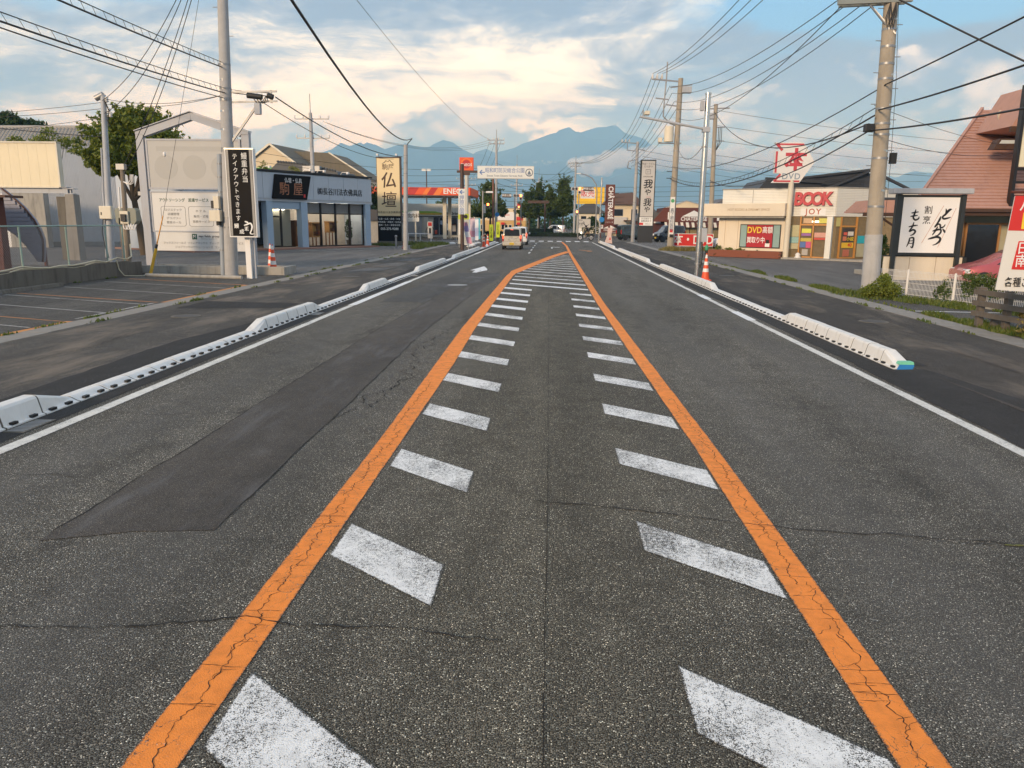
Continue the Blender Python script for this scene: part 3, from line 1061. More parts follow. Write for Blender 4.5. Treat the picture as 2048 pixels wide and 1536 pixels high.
mountain('mountain_left', [(-9000, 300), (-5685, 350), (-4359, 420), (-3575, 480), (-2954, 560), (-2491, 650), (-2083, 680), (-1830, 668), (-1627, 712), (-1350, 732), (-1124, 718), (-874, 668), (-674, 643), (-474, 582), (-25, 513), (1500, 400)], 6000, 3100, 1.3)
mountain('mountain_right', [(-2500, 330), (-1182, 554), (-834, 696), (-605, 760), (-264, 915), (17, 972), (328, 980), (470, 955), (749, 990), (900, 965), (1150, 830), (1500, 650), (2770, 560), (3900, 520), (5225, 480), (8800, 420)], 6900, 3550, 5.1)

hz, HT, hb = new_mat('haze')
HT.n.remove(hb)
pv = HT.n.new('ShaderNodeVolumePrincipled')
pv.inputs['Color'].default_value = (0.27, 0.58, 1.0, 1)
pv.inputs['Absorption Color'].default_value = (1, 1, 1, 1)
pv.inputs['Density'].default_value = 2.2e-4
pv.inputs['Anisotropy'].default_value = 0.0
HT.l.new(pv.outputs[0], HT.n['Material Output'].inputs['Volume'])
haze = MB().box(-8900, 8900, -2500, 11500, -1.5, 1180).build('haze', hz)
haze['kind'] = 'stuff'
tag(haze, 'pale blue evening haze in front of the mountains', 'haze')

# low cloud lying against the higher mountain
cm_, CT, cb = new_mat('cloud_vapour')
CT.n.remove(cb)
cv = CT.n.new('ShaderNodeVolumePrincipled')
cv.inputs['Color'].default_value = (1, 1, 1, 1)
cv.inputs['Absorption Color'].default_value = (1, 1, 1, 1)
cv.inputs['Density'].default_value = 0.009
CT.l.new(cv.outputs[0], CT.n['Material Output'].inputs['Volume'])


def cloud(label, lumps, seed, voxel=9.0):
    q = random.Random(seed)
    m = MB()
    for (x, y, z, rx, rz, n) in lumps:
        for _ in range(n):
            a = q.uniform(-1, 1)
            cx, cz = x + a * rx, z + q.uniform(-0.55, 0.9) * rz * math.sqrt(1 - 0.8 * a * a)
            cy = y + q.uniform(-1, 1) * rz * 1.2
            r = rz * q.uniform(0.18, 0.5)
            pr = [(r * math.sin(PI * k / 8) * (1.35 if k else 1) + 0.01, -r * math.cos(PI * k / 8)) for k in range(9)]
            m.lathe(pr, 12, (cx, cy, cz))
    o = m.build('cloud', cm_)
    r_ = o.modifiers.new('join', 'REMESH')
    r_.mode = 'VOXEL'
    r_.voxel_size = voxel
    return tag(o, label, 'cloud', 'low clouds on the mountain', 'stuff')


cloud('white bank of cloud lying across the higher mountain', [(330, 6400, 440, 170, 85, 60), (620, 6400, 490, 240, 95, 110), (1000, 6400, 500, 300, 100, 120), (1500, 6450, 500, 350, 100, 110), (2100, 6500, 510, 420, 100, 100), (2900, 6500, 510, 500, 100, 90)], 3)
cloud('small white cloud puff against the mountain flank', [(95, 6700, 830, 75, 18, 14), (30, 6700, 820, 60, 9, 8)], 4, 5.0)
cloud('thin white cloud wisp near the mountain summit', [(600, 6700, 800, 110, 22, 26), (760, 6700, 830, 90, 26, 20), (900, 6700, 820, 120, 40, 40), (1150, 6700, 720, 170, 60, 60)], 5, 6.0)
cloud('little white cloud above the park direction board', [(-60, 6300, 465, 90, 22, 16), (-200, 6300, 440, 110, 14, 12)], 6, 6.0)
# ------------------------------------------------------------------ shared builders: wires, poles, foliage, cones, vehicles
def sagline(a, b, sag, n=14):
    a, b = Vector(a), Vector(b)
    return [a.lerp(b, i / n) - Vector((0, 0, 4 * sag * (i / n) * (1 - i / n))) for i in range(n + 1)]


def wire(a, b, sag, r, label, group=None, name='overhead_wire', mt=None, n=14):
    o = MB().tube(sagline(a, b, sag, n), r, 5).build(name, mt or M_wire, fix=False)
    return tag(o, label, 'wire', group)


def ladder_wire(a, b, sag, label, group, drop=0.16, step=0.55, r=0.016):
    """messenger wire with a heavier cable hung below it on loops"""
    t = thing('hung_cable', label, 'cable', (0, 0, 0), 0, group)
    P = sagline(a, b, sag, 18)
    MB().tube(P, r * 0.7, 5).build('messenger_wire', M_wire, t, fix=False)
    MB().tube([p - Vector((0, 0, drop)) for p in P], r * 1.25, 5).build('cable', M_wire, t, fix=False)
    m = MB()
    L = (Vector(b) - Vector(a)).length
    k = int(L / step)
    a_, b_ = Vector(a), Vector(b)
    for i in range(1, k):
        u = i / k
        p = a_.lerp(b_, u) - Vector((0, 0, 4 * sag * u * (1 - u)))
        q = p + (b_ - a_).normalized() * step * 0.35 - Vector((0, 0, drop))
        m.tube([p, q], r * 0.35, 3)
    m.build('hanger_loops', M_wire, t, fix=False)['kind'] = 'stuff'
    return t


def shaft(t, r0, r1, h, lean=(0, 0), mt=None, n=20, name='shaft'):
    return MB().cyl((0, 0, -0.3), (lean[0], lean[1], h), r0, r1, n).build(name, mt or M_pole, t)


def at_h(lean, h, z):
    return Vector((lean[0] * z / h, lean[1] * z / h, z))


def bands(t, zs, r0, r1, h, lean=(0, 0), mt=None):
    for z in zs:
        p = at_h(lean, h, z)
        r = r0 + (r1 - r0) * z / h + 0.008
        MB().cyl(p - Vector((0, 0, 0.03)), p + Vector((0, 0, 0.03)), r, r, 20).build('steel_band', mt or M_steel, t)


def steps(t, z0, z1, r0, r1, h, lean=(0, 0), dz=0.45):
    z, k = z0, 0
    while z < z1:
        p = at_h(lean, h, z)
        r = r0 + (r1 - r0) * z / h
        s = 1 if k % 2 else -1
        MB().cyl(p, p + Vector((s * (r + 0.16), -0.02, 0)), 0.011, 0.011, 6).build('step_bolt', M_steel, t)
        z += dz
        k += 1


def insulator(t, p, r=0.07, h=0.24, mt=None):
    return MB().lathe([(0.02, 0), (r, 0.03), (r * 0.55, 0.08), (r, 0.11), (r * 0.5, 0.16), (r * 0.9, 0.19), (0.02, h)], 10, p).build('insulator', mt or M_whitep, t)


def leaves(mb, centre, rad, n, size, r_, flat=0.0, shell=0.55):
    cx, cy, cz = centre
    for _ in range(n):
        while True:
            v = Vector((r_.uniform(-1, 1), r_.uniform(-1, 1), r_.uniform(-1, 1)))
            if 0.05 < v.length <= 1.0:
                break
        v = v.normalized() * (shell + (1 - shell) * r_.random() ** 0.6) * r_.uniform(0.75, 1.08)
        p = Vector((cx + v[0] * rad[0], cy + v[1] * rad[1], cz + v[2] * rad[2]))
        a = Vector((r_.gauss(0, 1), r_.gauss(0, 1), r_.gauss(0, 1) * (1 - flat))).normalized()
        b = a.orthogonal().normalized()
        b = (b * math.cos(r_.uniform(0, PI)) + a.cross(b) * math.sin(r_.uniform(0, PI))).normalized()
        s = size * r_.uniform(0.6, 1.3)
        mb.add([p - a * s * 0.7, p + b * s * 0.32, p + a * s * 0.7, p - b * s * 0.32], [(0, 1, 2, 3)])


def tree(name, label, loc, trunk_h, r, clumps, leaf, density, mt, group=None, seed=1, lean=(0, 0), limbs=True, twig=0):
    """tapered trunk with limbs to every clump, crown of single leaves in uneven clumps"""
    q = random.Random(seed)
    t = thing(name, label, 'tree', loc, 0, group)
    m = MB()
    top = Vector((lean[0], lean[1], trunk_h))
    mid = Vector((lean[0] * 0.35 + q.uniform(-0.06, 0.06), lean[1] * 0.35, trunk_h * 0.5))
    m.tube([(0, 0, -0.2), (0, 0, 0.05), mid, top], r * 1.15, 10, r * 0.6)
    if limbs:
        for (c, rad) in clumps:
            e = Vector(c) * 0.92 + top * 0.08
            k = (top + e) / 2 + Vector((q.uniform(-0.15, 0.15), q.uniform(-0.15, 0.15), 0.1))
            m.tube([top - Vector((0, 0, trunk_h * 0.12)), k, e], r * 0.45, 6, r * 0.08)
    m.build('trunk', M_bark, t, fix=False)
    m = MB()
    for (c, rad) in clumps:
        vol = rad[0] * rad[1] * rad[2]
        n = int(density * vol ** 0.72)
        # every clump breaks up into smaller sprays
        ns = max(7, int(15 * vol ** 0.33))
        for _ in range(ns):
            v = Vector((q.gauss(0, 1), q.gauss(0, 1), q.gauss(0, 1))).normalized() * q.uniform(0.45, 1.0)
            p = (c[0] + v[0] * rad[0] * 0.75, c[1] + v[1] * rad[1] * 0.75, c[2] + v[2] * rad[2] * 0.75)
            k = q.uniform(0.26, 0.50)
            leaves(m, p, (rad[0] * k, rad[1] * k, rad[2] * k), n // ns, leaf, q, shell=0.25)
        for _ in range(twig):
            v = Vector((q.gauss(0, 1), q.gauss(0, 1), abs(q.gauss(0, 1)) * 1.2)).normalized()
            p0 = Vector(c) + Vector((v[0] * rad[0], v[1] * rad[1], v[2] * rad[2])) * 0.85
            for s in range(9):
                p = p0 + v * (s * 0.085 * rad[2] * 0.8) + Vector((q.uniform(-1, 1), q.uniform(-1, 1), q.uniform(-1, 1))) * leaf * 0.5
                leaves(m, p, (leaf * 0.5,) * 3, 3, leaf * 0.9, q, shell=0.2)
    m.build('crown', mt, t, fix=False)
    return t


def bush(name, label, cat, loc, blobs, n, leaf, mt, seed=3, group=None, stem=True):
    q = random.Random(seed)
    t = thing(name, label, cat, loc, 0, group)
    m = MB()
    for c, rad in blobs:
        leaves(m, c, rad, n, leaf, q, shell=0.35)
    m.build('foliage', mt, t, fix=False)
    if stem:
        s = MB()
        for c, rad in blobs:
            s.tube([(c[0] * 0.5, c[1] * 0.5, -0.03), (c[0], c[1], c[2])], 0.025, 5, 0.008)
        s.build('stem', M_bark, t, fix=False)
    return t


def grass(name, label, area, n, h, mt, seed=5, z=0.046):
    """tufts of blades scattered over patches: area = list of (x, y, rx, ry)"""
    q = random.Random(seed)
    m = MB()
    for (x, y, rx, ry) in area:
        for _ in range(n):
            a, rr = q.uniform(0, 2 * PI), math.sqrt(q.random())
            px, py = x + rx * rr * math.cos(a), y + ry * rr * math.sin(a)
            hh = h * q.uniform(0.35, 1.15) * (1.1 - 0.6 * rr)
            b = q.uniform(0, 2 * PI)
            lx, ly = math.cos(b) * hh * q.uniform(0.1, 0.7), math.sin(b) * hh * q.uniform(0.1, 0.7)
            w = 0.010 + 0.012 * q.random()
            wx, wy = -math.sin(b) * w, math.cos(b) * w
            m.add([(px - wx, py - wy, z), (px + wx, py + wy, z), (px + wx * 0.7 + lx * 0.4, py + wy * 0.7 + ly * 0.4, z + hh * 0.6), (px - wx * 0.7 + lx * 0.4, py - wy * 0.7 + ly * 0.4, z + hh * 0.6), (px + lx, py + ly, z + hh)],
                  [(0, 1, 2, 3), (3, 2, 4)])
    o = m.build(name, mt, fix=False)
    return tag(o, label, 'grass', None, 'stuff')


L_green = leafmat('leaf_green', (0.085, 0.13, 0.02), (0.24, 0.27, 0.05))
L_dark = leafmat('leaf_dark', (0.018, 0.042, 0.014), (0.055, 0.10, 0.028))
L_street = leafmat('leaf_street', (0.05, 0.085, 0.022), (0.12, 0.165, 0.045))
L_yellow = leafmat('leaf_yellowish', (0.13, 0.15, 0.03), (0.22, 0.22, 0.05))
L_grass = leafmat('grass_blades', (0.06, 0.11, 0.02), (0.17, 0.19, 0.05))
L_dry = leafmat('dry_grass', (0.16, 0.14, 0.045), (0.32, 0.27, 0.11))


def make_cone(label, loc, group=None, h=0.90, rings=3, rz=0.0):
    t = thing('traffic_cone', label, 'traffic cone', loc, rz, group)
    b = MB().box(-0.19, 0.19, -0.19, 0.19, 0.0, 0.035).build('base', M_cone, t, bevel=0.015)
    k = h / 0.9
    zz = [0.035, 0.30, 0.42, 0.54, 0.66, 0.78, 0.90]
    def rr(z):
        return 0.145 - (z - 0.035) / 0.865 * 0.112
    for i in range(6):
        w = (i in (1, 3, 5) if rings == 3 else i in (2, 4))
        z0, z1 = zz[i] * k, zz[i + 1] * k
        MB().cyl((0, 0, z0), (0, 0, z1), rr(zz[i]), rr(zz[i + 1]), 18, caps=(i == 5)).build('reflective_band' if w else 'body', M_conew if w else M_cone, t)
    MB().cyl((0, 0, h), (0, 0, h + 0.05), 0.022, 0.018, 10).build('tip', M_cone, t)
    return t


def signboard(t, x0, x1, z0, z1, y, th, face, frame=None, fw=0.06, name='panel'):
    """panel with a raised rim; front looks to -y"""
    box(name, face, t, x0, x1, y, y + th, z0, z1)
    if frame:
        box('rim', frame, t, x0 - fw, x1 + fw, y - 0.02, y + th + 0.01, z1, z1 + fw)
        box('rim', frame, t, x0 - fw, x1 + fw, y - 0.02, y + th + 0.01, z0 - fw, z0)
        box('rim', frame, t, x0 - fw, x0, y - 0.02, y + th + 0.01, z0, z1)
        box('rim', frame, t, x1, x1 + fw, y - 0.02, y + th + 0.01, z0, z1)


def wheel(t, p, r=0.28, w=0.17):
    """axle along x"""
    ty = MB()
    n = 22
    prof = [(-w / 2, r * 0.62), (-w / 2, r * 0.93), (-w / 2 + 0.03, r), (w / 2 - 0.03, r), (w / 2, r * 0.93), (w / 2, r * 0.62)]
    vs = [(p[0] + x, p[1] + q * math.cos(2 * PI * k / n), p[2] + q * math.sin(2 * PI * k / n)) for x, q in prof for k in range(n)]
    ty.add(vs, [(i * n + k, i * n + (k + 1) % n, (i + 1) * n + (k + 1) % n, (i + 1) * n + k) for i in range(5) for k in range(n)], True)
    wh = ty.build('wheel', M_tyre, t)
    MB().cyl((p[0] - w * 0.46, p[1], p[2]), (p[0] + w * 0.46, p[1], p[2]), r * 0.63, n=18).build('rim', M_rim, wh)
    MB().cyl((p[0] - w * 0.5, p[1], p[2]), (p[0] + w * 0.5, p[1], p[2]), r * 0.16, n=10).build('hub', M_black, wh)
    return wh


def car(label, cat, loc, rz, st, paint, W_, wheels, glassz, windows, wr=0.28, name='car', group=None):
    """st: stations along y (front at +y): (y, z_sill, z_belt, z_roof, k_roof, k_low); W_ = half width"""
    t = thing(name, label, cat, loc, rz, group)
    def sect(s):
        y, zs, zb, zr, kr, kl = s
        w = W_ * kl
        sh = zb + (zr - zb) * 0.86
        half = [(w * 0.90, zs), (w * 0.985, zs + 0.10), (w, zs + 0.28), (w * 0.985, zb - 0.03), (w * 0.955, zb), (w * (0.955 + (kr - 0.955) * 0.9), sh), (w * kr * 0.90, zr - 0.02), (w * kr * 0.55, zr + 0.008)]
        return [(x, y, z) for x, z in half] + [(-x, y, z) for x, z in reversed(half)]
    vs = []
    for s in st:
        vs += sect(s)
    n = 16
    fs = [(i * n + k, i * n + (k + 1) % n, (i + 1) * n + (k + 1) % n, (i + 1) * n + k) for i in range(len(st) - 1) for k in range(n)]
    m = MB().add(vs, fs, True)
    m.add(vs[:n], [tuple(range(n))])
    m.add(vs[-n:], [tuple(range(n))])
    body = m.build('body', paint, t)
    def interp(y):
        for a, b in zip(st, st[1:]):
            if a[0] <= y <= b[0]:
                u = (y - a[0]) / (b[0] - a[0])
                return tuple(p + (q - p) * u for p, q in zip(a, b))
        return st[-1]
    for (ya, yb, yc, yd) in windows:     # bottom rear, bottom front, top front, top rear
        for s in (-1, 1):
            pts = []
            for y, f in ((ya, 0.06), (yb, 0.06), (yc, 0.94), (yd, 0.94)):
                q = interp(y)
                w = W_ * q[5]
                zb, zr, kr = q[2], q[3], q[4]
                sh = zb + (zr - zb) * 0.86
                x = w * (0.955 + (kr - 0.955) * 0.9 * f)
                pts.append((s * (x + 0.006), y, zb + (sh - zb) * f))
            MB().add(pts, [(0, 1, 2, 3)]).build('side_window', M_carglass, t)
    for (x, y) in wheels:
        wheel(t, (x, y, wr), wr)
        MB().cyl((x - 0.09, y, wr), (x + 0.088, y, wr), wr * 1.13, n=22).build('wheel_arch', M_black, t)
    return t, body, interp
# ================================================================== LEFT SIDE
# stained retaining wall with chain-link fence
wl = thing('retaining_wall', 'dark stained low concrete wall along the car park under the chain-link fence', 'wall', (-15.13, 21.5, 0.0))
MB().box(-0.13, 0.13, -25, 5.35, -0.1, 0.56).build('wall_body', M_conc_dark, wl, bevel=0.02)
MB().box(-0.13, 0.02, 5.36, 6.4, -0.1, 0.50).build('wall_return', M_conc_dark, wl, bevel=0.02)
M_fpost = mat('fence_green', (0.30, 0.42, 0.36), 0.6, var=0.2, vs=12, dirt=0.4, dirtc=(0.16, 0.10, 0.05))
cf = thing('chain_link_fence', 'weathered pale green chain-link fence standing on the stained low wall', 'fence', (-15.13, 21.5, 0.56))
for y in (-8.4, -6.3, -4.2, -2.1, -0.05, 2.1, 4.25, 5.3):
    MB().cyl((0, y, 0), (0.0, y, 1.25), 0.027, n=10).build('post', M_fpost, cf)
MB().cyl((0, -12, 1.23), (0, 5.3, 1.23), 0.024, n=8).build('top_rail', M_fpost, cf)
m = MB()
y = -9.0
while y < 5.2:
    for s in (1, -1):
        y1 = y + s * 1.15
        a, b = (0.0, y, 0.04), (0.0, y1, 1.19)
        if y1 > 5.25:
            b = (0.0, 5.25, 0.04 + 1.15 * (5.25 - y) / 1.15)
        m.tube([a, b], 0.0035, 3)
    y += 0.075
m.build('wire_mesh', M_steel, cf, fix=False)['kind'] = 'stuff'
M_hose = mat('ivory_conduit', (0.66, 0.60, 0.44), 0.55)
for k, dz in ((0, 0.0), (1, 0.05)):
    pts = [(-15.02 + 0.02 * k, 14 + 0.6 * i, 0.585 + dz + 0.035 * math.sin(i * 1.1 + k) - (0.05 if i % 3 else 0.0)) for i in range(0, 20)]
    pts += [(-15.0, 26.1, 0.70), (-15.0, 26.7, 0.62), (-15.15, 27.3, 0.7), (-15.55, 28.0, 1.1)]
    tag(MB().tube(pts, 0.024, 6).build('conduit_hose', M_hose, fix=False), 'ivory cable conduit sagging along the top of the stained low wall', 'hose', 'conduits along the wall')
tag(MB().tube([(-14.97, 26.0, 0.62), (-14.97, 26.1, 0.3), (-14.9, 26.3, 0.07), (-13.5, 26.6, 0.062), (-12.6, 26.75, 0.062)], 0.020, 6).build('conduit_hose', M_hose, fix=False), 'ivory conduit running down the wall end and over the ground to the yellow guard', 'hose')

# dark red timber hut and the sagging slate roof beside it
M_redwood = mat('dark_red_timber', (0.11, 0.035, 0.025), 0.75, var=0.25, vs=6, stretch=(1, 1, 0.2), bump=0.3, bs=20)
M_eave = mat('brown_eave', (0.09, 0.045, 0.035), 0.7, var=0.2)
hut = thing('timber_hut', 'dark red timber hut with a brown eave behind the chain-link fence', 'hut', (-17.5, 22.6, 0.30))
MB().box(-1.4, 1.0, 0.0, 0.30, 0, 2.35).build('wall', M_redwood, hut)
for i in range(9):
    box('board', M_redwood, hut, 0.15 + 0.095 * i, 0.238 + 0.095 * i, -0.03, 0.0, 0.0, 0.62)
for i in range(8):
    box('cladding_board', M_redwood, hut, 0.55, 1.02, -0.02, 0.0, 0.64 + 0.21 * i, 0.84 + 0.21 * i)
box('window', mat('hut_pane', (0.10, 0.11, 0.11), 0.2), hut, -0.5, 0.45, -0.012, 0.0, 0.8, 2.0)
MB().prism([(-1.8, 2.40), (1.55, 2.30), (1.55, 2.37), (-1.8, 2.52)], 'y', -0.40, 0.4).build('eave', M_eave, hut)
M_slate = mat('purple_slate', (0.29, 0.295, 0.35), 0.6, var=0.2, vs=10)
cr = thing('curved_slate_roof', 'curved purple-grey slate roof sweeping down behind the chain-link fence', 'roof', (-17.0, 24.2, 0.30))
prof = [(-0.45, 2.62), (-0.11, 2.35), (0.22, 2.02), (0.49, 1.66), (0.65, 1.30), (0.71, 1.04), (0.67, 0.6), (0.62, 0.33)]
MB().prism([(x, z) for x, z in prof] + [(x - 0.10, z) for x, z in reversed(prof)], 'y', 0.0, 0.14).build('slab', M_slate, cr)
MB().prism(prof + [(0.42, 0.40), (0.1, 0.85), (-0.2, 1.18), (-0.55, 1.4)], 'y', -0.004, 0.02).build('backing', M_slate, cr)
for i in range(16):     # slate courses on the face toward the road
    u = i / 16
    z0 = 0.34 + 2.05 * u
    xr = lerp_tab([(0.33, 0.62), (0.6, 0.67), (1.04, 0.71), (1.30, 0.65), (1.66, 0.49), (2.02, 0.22), (2.35, -0.11), (2.62, -0.45)], z0 + 0.12)
    xl = lerp_tab([(0.33, 0.46), (0.40, 0.42), (0.85, 0.1), (1.18, -0.2), (1.4, -0.55), (3, -0.58)], z0)
    MB().prism([(xl, z0), (xr - 0.02, z0), (xr - 0.03, z0 + 0.115), (xl, z0 + 0.115)], 'y', -0.05 - 0.004 * (i % 2), -0.005).build('slate_course', M_slate, cr)
MB().tube([(p[0] + 0.02, -0.04, p[1] + 0.01) for p in prof], 0.03, 6).build('edge_trim', M_eave, cr)
tp = thing('standpipe', 'short rusty standpipe with a tap beside the concrete pillar', 'standpipe', (-18.5, 27.5, 0.30))
MB().cyl((0, 0, 0), (0, 0, 0.62), 0.06, n=10).build('pipe', M_redwood, tp)
MB().tube([(0, 0, 0.58), (-0.22, -0.02, 0.58), (-0.24, -0.02, 0.50)], 0.02, 6).build('tap', M_black, tp)

# concrete pillar pair carrying a steel beam and the cream fascia
M_cream = mat('cream_panel', (0.78, 0.68, 0.47), 0.5, var=0.04, dirt=0.10)
cp = thing('canopy_frame', 'cream panelled fascia on a steel beam carried by a square concrete pillar', 'canopy', (-23.1, 36.0, 0.0))
MB().prism([(0.02, 0), (0.60, 0), (0.58, 3.12), (0.16, 3.12)], 'y', 0, 0.5).build('pillar', M_gutter, cp, bevel=0.02)
MB().box(-0.50, 0.06, 0.35, 0.95, 0.0, 3.02).build('pillar', M_conc_dark, cp, bevel=0.02)
box('beam', M_greysteel, cp, -12, 0.25, 0.12, 0.30, 3.16, 3.42)
box('beam_flange', M_greysteel, cp, -12, 0.28, 0.02, 0.40, 3.425, 3.45)
box('beam_end', M_greysteel, cp, 0.14, 0.52, 0.1, 0.45, 3.13, 3.16)
box('beam_end', M_greysteel, cp, 0.30, 0.36, 0.2, 0.3, 3.16, 3.36)
box('beam_end', M_greysteel, cp, 0.14, 0.56, 0.1, 0.45, 3.36, 3.39)
MB().box(-12, 0.0, 0.06, 0.3, 3.46, 5.42).build('fascia_backing', M_cream, cp)
for i in range(26):
    box('fascia_panel', M_cream, cp, -0.06 - 0.455 * (i + 1) + 0.006, -0.06 - 0.455 * i, 0.03, 0.058, 3.47, 5.42)
box('fascia_trim', M_ivory, cp, -0.06, 0.02, 0.0, 0.32, 3.44, 5.46)
box('fascia_trim', M_ivory, cp, -12, 0.02, -0.005, 0.34, 5.43, 5.50)
box('fascia_trim', M_ivory, cp, -12, -0.062, -0.003, 0.06, 3.40, 3.468)

# big white ribbed warehouse behind
M_ribw = mat('ribbed_white_wall', (0.72, 0.73, 0.74), 0.55, var=0.05, dirt=0.3, dirtc=(0.40, 0.39, 0.36), stretch=(1, 1, 0.3))
wh = thing('warehouse', 'big pale ribbed warehouse wall behind the concrete pillar and tree', 'warehouse', (-37.6, 52.0, 0.05), math.atan2(4.5, 8.0))
MB().box(-14, 9.2, 0.1, 16, 0.0, 6.75).build('wall', M_ribw, wh)
m = MB()
for i in range(150):
    x = -5 + 0.094 * i
    m.box(x, x + 0.045, 0.05, 0.105, 0.32, 6.75)
m.build('ribs', M_ribw, wh)['kind'] = 'stuff'
box('plinth', M_conc, wh, -5, 9.25, 0.0, 0.1, 0, 0.30)
box('roof_edge', M_greysteel, wh, -5, 9.3, -0.05, 0.5, 6.75, 6.95)
sh = thing('lean_to_building', 'ivory ribbed lean-to with a grey roller shutter under the cream fascia', 'shed', (-36.2, 50.5, 0.05), 0.12)
MB().box(-5, 0, 0.0, 5, 0, 3.5).build('wall', M_whitep, sh)
box('shutter', mat('shutter_grey', (0.42, 0.45, 0.47), 0.5), sh, -3.3, -1.5, -0.04, 0.0, 0, 2.75)
m = MB()
for i in range(26):
    m.box(-3.28, -1.52, -0.055, -0.04, 0.02 + 0.105 * i, 0.10 + 0.105 * i)
m.build('shutter_slats', MATS['shutter_grey'], sh)['kind'] = 'stuff'
box('side_panel', M_conc, sh, 0.02, 2.4, -0.05, 0.6, 0, 3.9)
MB().cyl((-0.9, -0.06, 0), (-0.9, -0.06, 3.3), 0.05, n=8).build('downpipe', M_steel, sh)

# tiled-roof house at far left, with greenery on its eaves
M_tile = mat('grey_roof_tile', (0.33, 0.31, 0.28), 0.75, var=0.2, vs=5, dirt=0.3)
th = thing('tiled_house', 'old house roofed with grey interlocking tiles behind the cream fascia', 'house', (-50, 60.0, 0.05), -0.02)
MB().box(-12, 13.2, 2.0, 10, 0, 7.2).build('wall', M_ivory, th)
MB().prism([(0.8, 6.9), (6.0, 9.35), (11.2, 6.9)], 'x', -13, 13.6).build('roof', M_tile, th)
# tile courses laid diagonally in the view: rows of tiles with raised lips
for r_ in range(14):
    u0, u1 = r_ / 14, (r_ + 1) / 14
    y0, z0 = 0.8 + 5.2 * u0, 6.9 + 2.45 * u0
    y1, z1 = 0.8 + 5.2 * u1, 6.9 + 2.45 * u1
    m = MB()
    for i in range(52):
        x = -3.0 + 0.32 * i + (0.16 if r_ % 2 else 0)
        m.add([(x, y0, z0 + 0.22), (x + 0.15, y0, z0 + 0.06), (x + 0.31, y0, z0 + 0.22), (x + 0.31, y1, z1 + 0.10), (x + 0.15, y1, z1 + 0.0), (x, y1, z1 + 0.10), (x, y0, z0 + 0.0), (x + 0.31, y0, z0 + 0.0)],
              [(0, 1, 4, 5), (1, 2, 3, 4), (6, 1, 0), (7, 2, 1)])
    m.build('tile_course', M_tile, th, fix=False)
MB().cyl((-13, 6.0, 9.42), (13.6, 6.0, 9.42), 0.2, n=10).build('ridge', M_tile, th)
bush('roof_shrubs', 'bright green shrubs growing above the cream fascia', 'shrub', (-25.0, 37.6, 3.3),
     [((0.6, 0, 2.6), (0.45, 0.4, 0.55)), ((0.05, 0, 2.35), (0.5, 0.4, 0.35)), ((1.25, 0.1, 2.3), (0.4, 0.3, 0.3)), ((-1.2, 0.1, 2.35), (0.5, 0.3, 0.3))], 330, 0.10, L_green, 21)
tree('dark_tree', 'dark dense tree rising behind the tiled house', (-56.5, 82, 0.0), 6.0, 0.35,
     [((-3.5, 0, 9.5), (3.4, 3, 3.0)), ((0.6, 0.5, 10.2), (2.6, 2.5, 2.6)), ((3.6, 0, 9.3), (2.2, 2.2, 1.9)), ((5.3, 0, 8.6), (1.6, 1.6, 1.4)), ((-6.5, 0, 9.6), (3, 3, 2.6)), ((-1.5, 0, 11.2), (3, 2.5, 2.0))], 0.36, 1500, L_dark, seed=4)
tree('roadside_tree', 'leafy green tree with upright shoots beside the white gabled sign frame', (-22.55, 42, 0.05), 3.3, 0.24,
     [((-0.9, 0, 6.0), (1.6, 1.5, 1.3)), ((0.9, 0.1, 6.2), (1.6, 1.4, 1.25)), ((-2.0, 0.2, 5.4), (1.35, 1.2, 1.0)), ((0.0, -0.4, 5.3), (1.6, 1.3, 1.0)), ((1.6, 0, 5.4), (1.3, 1.1, 1.0)), ((0.0, 0, 7.0), (1.3, 1.1, 0.8)), ((2.6, 0.1, 5.1), (1.0, 0.9, 0.7)), ((-1.2, -0.2, 4.7), (1.2, 0.9, 0.6)), ((1.2, -0.3, 4.7), (1.2, 0.9, 0.6))],
     0.18, 6000, L_green, seed=8, lean=(-0.35, 0), twig=34)
tree('small_tree', 'small green treetop peeping over the blank upper sign panel', (-21.5, 60, 0.05), 4.2, 0.15,
     [((-0.5, 0, 5.6), (0.8, 0.8, 0.8)), ((1.6, 0, 5.5), (0.8, 0.8, 0.75)), ((0.5, 0.3, 5.0), (1.0, 0.8, 0.6))], 0.13, 700, L_yellow, seed=12)

# slender grey pole with meter cabinet
gp = thing('grey_steel_pole', 'slender grey steel service pole with a cream cabinet beside the tree', 'pole', (-19.25, 33.0, 0.05))
shaft(gp, 0.16, 0.11, 7.05, (0.35, 0), M_greysteel, 14)
MB().cyl((0.02, 0, 6.9), (0.36, 0, 7.06), 0.12, 0.12, 12).build('cap', M_steel, gp)
MB().tube([(-0.15, -0.08, 0.3), (0.10, -0.08, 4.9)], 0.04, 8).build('conduit', M_greysteel, gp)
MB().box(-0.12, 0.42, -0.35, -0.12, 1.95, 2.50).build('meter_cabinet', M_ivory, gp, bevel=0.02)
box('cabinet_door', M_ivory, gp, -0.09, 0.39, -0.362, -0.352, 1.98, 2.46)
box('cabinet_lock', M_black, gp, -0.04, 0.0, -0.375, -0.362, 2.12, 2.24)
for k, z in enumerate((6.75, 6.3, 6.15)):
    insulator(gp, (0.52 + 0.05 * k, -0.05, z), 0.09, 0.22, M_conew)
    MB().tube([(0.35, 0, z), (0.55, -0.05, z)], 0.015, 5).build('hook', M_black, gp)
MB().tube([(0.45, -0.1, 6.8), (0.6, -0.1, 6.4), (0.5, -0.1, 6.0), (0.55, -0.1, 5.8)], 0.03, 6).build('cable_drop', M_black, gp)
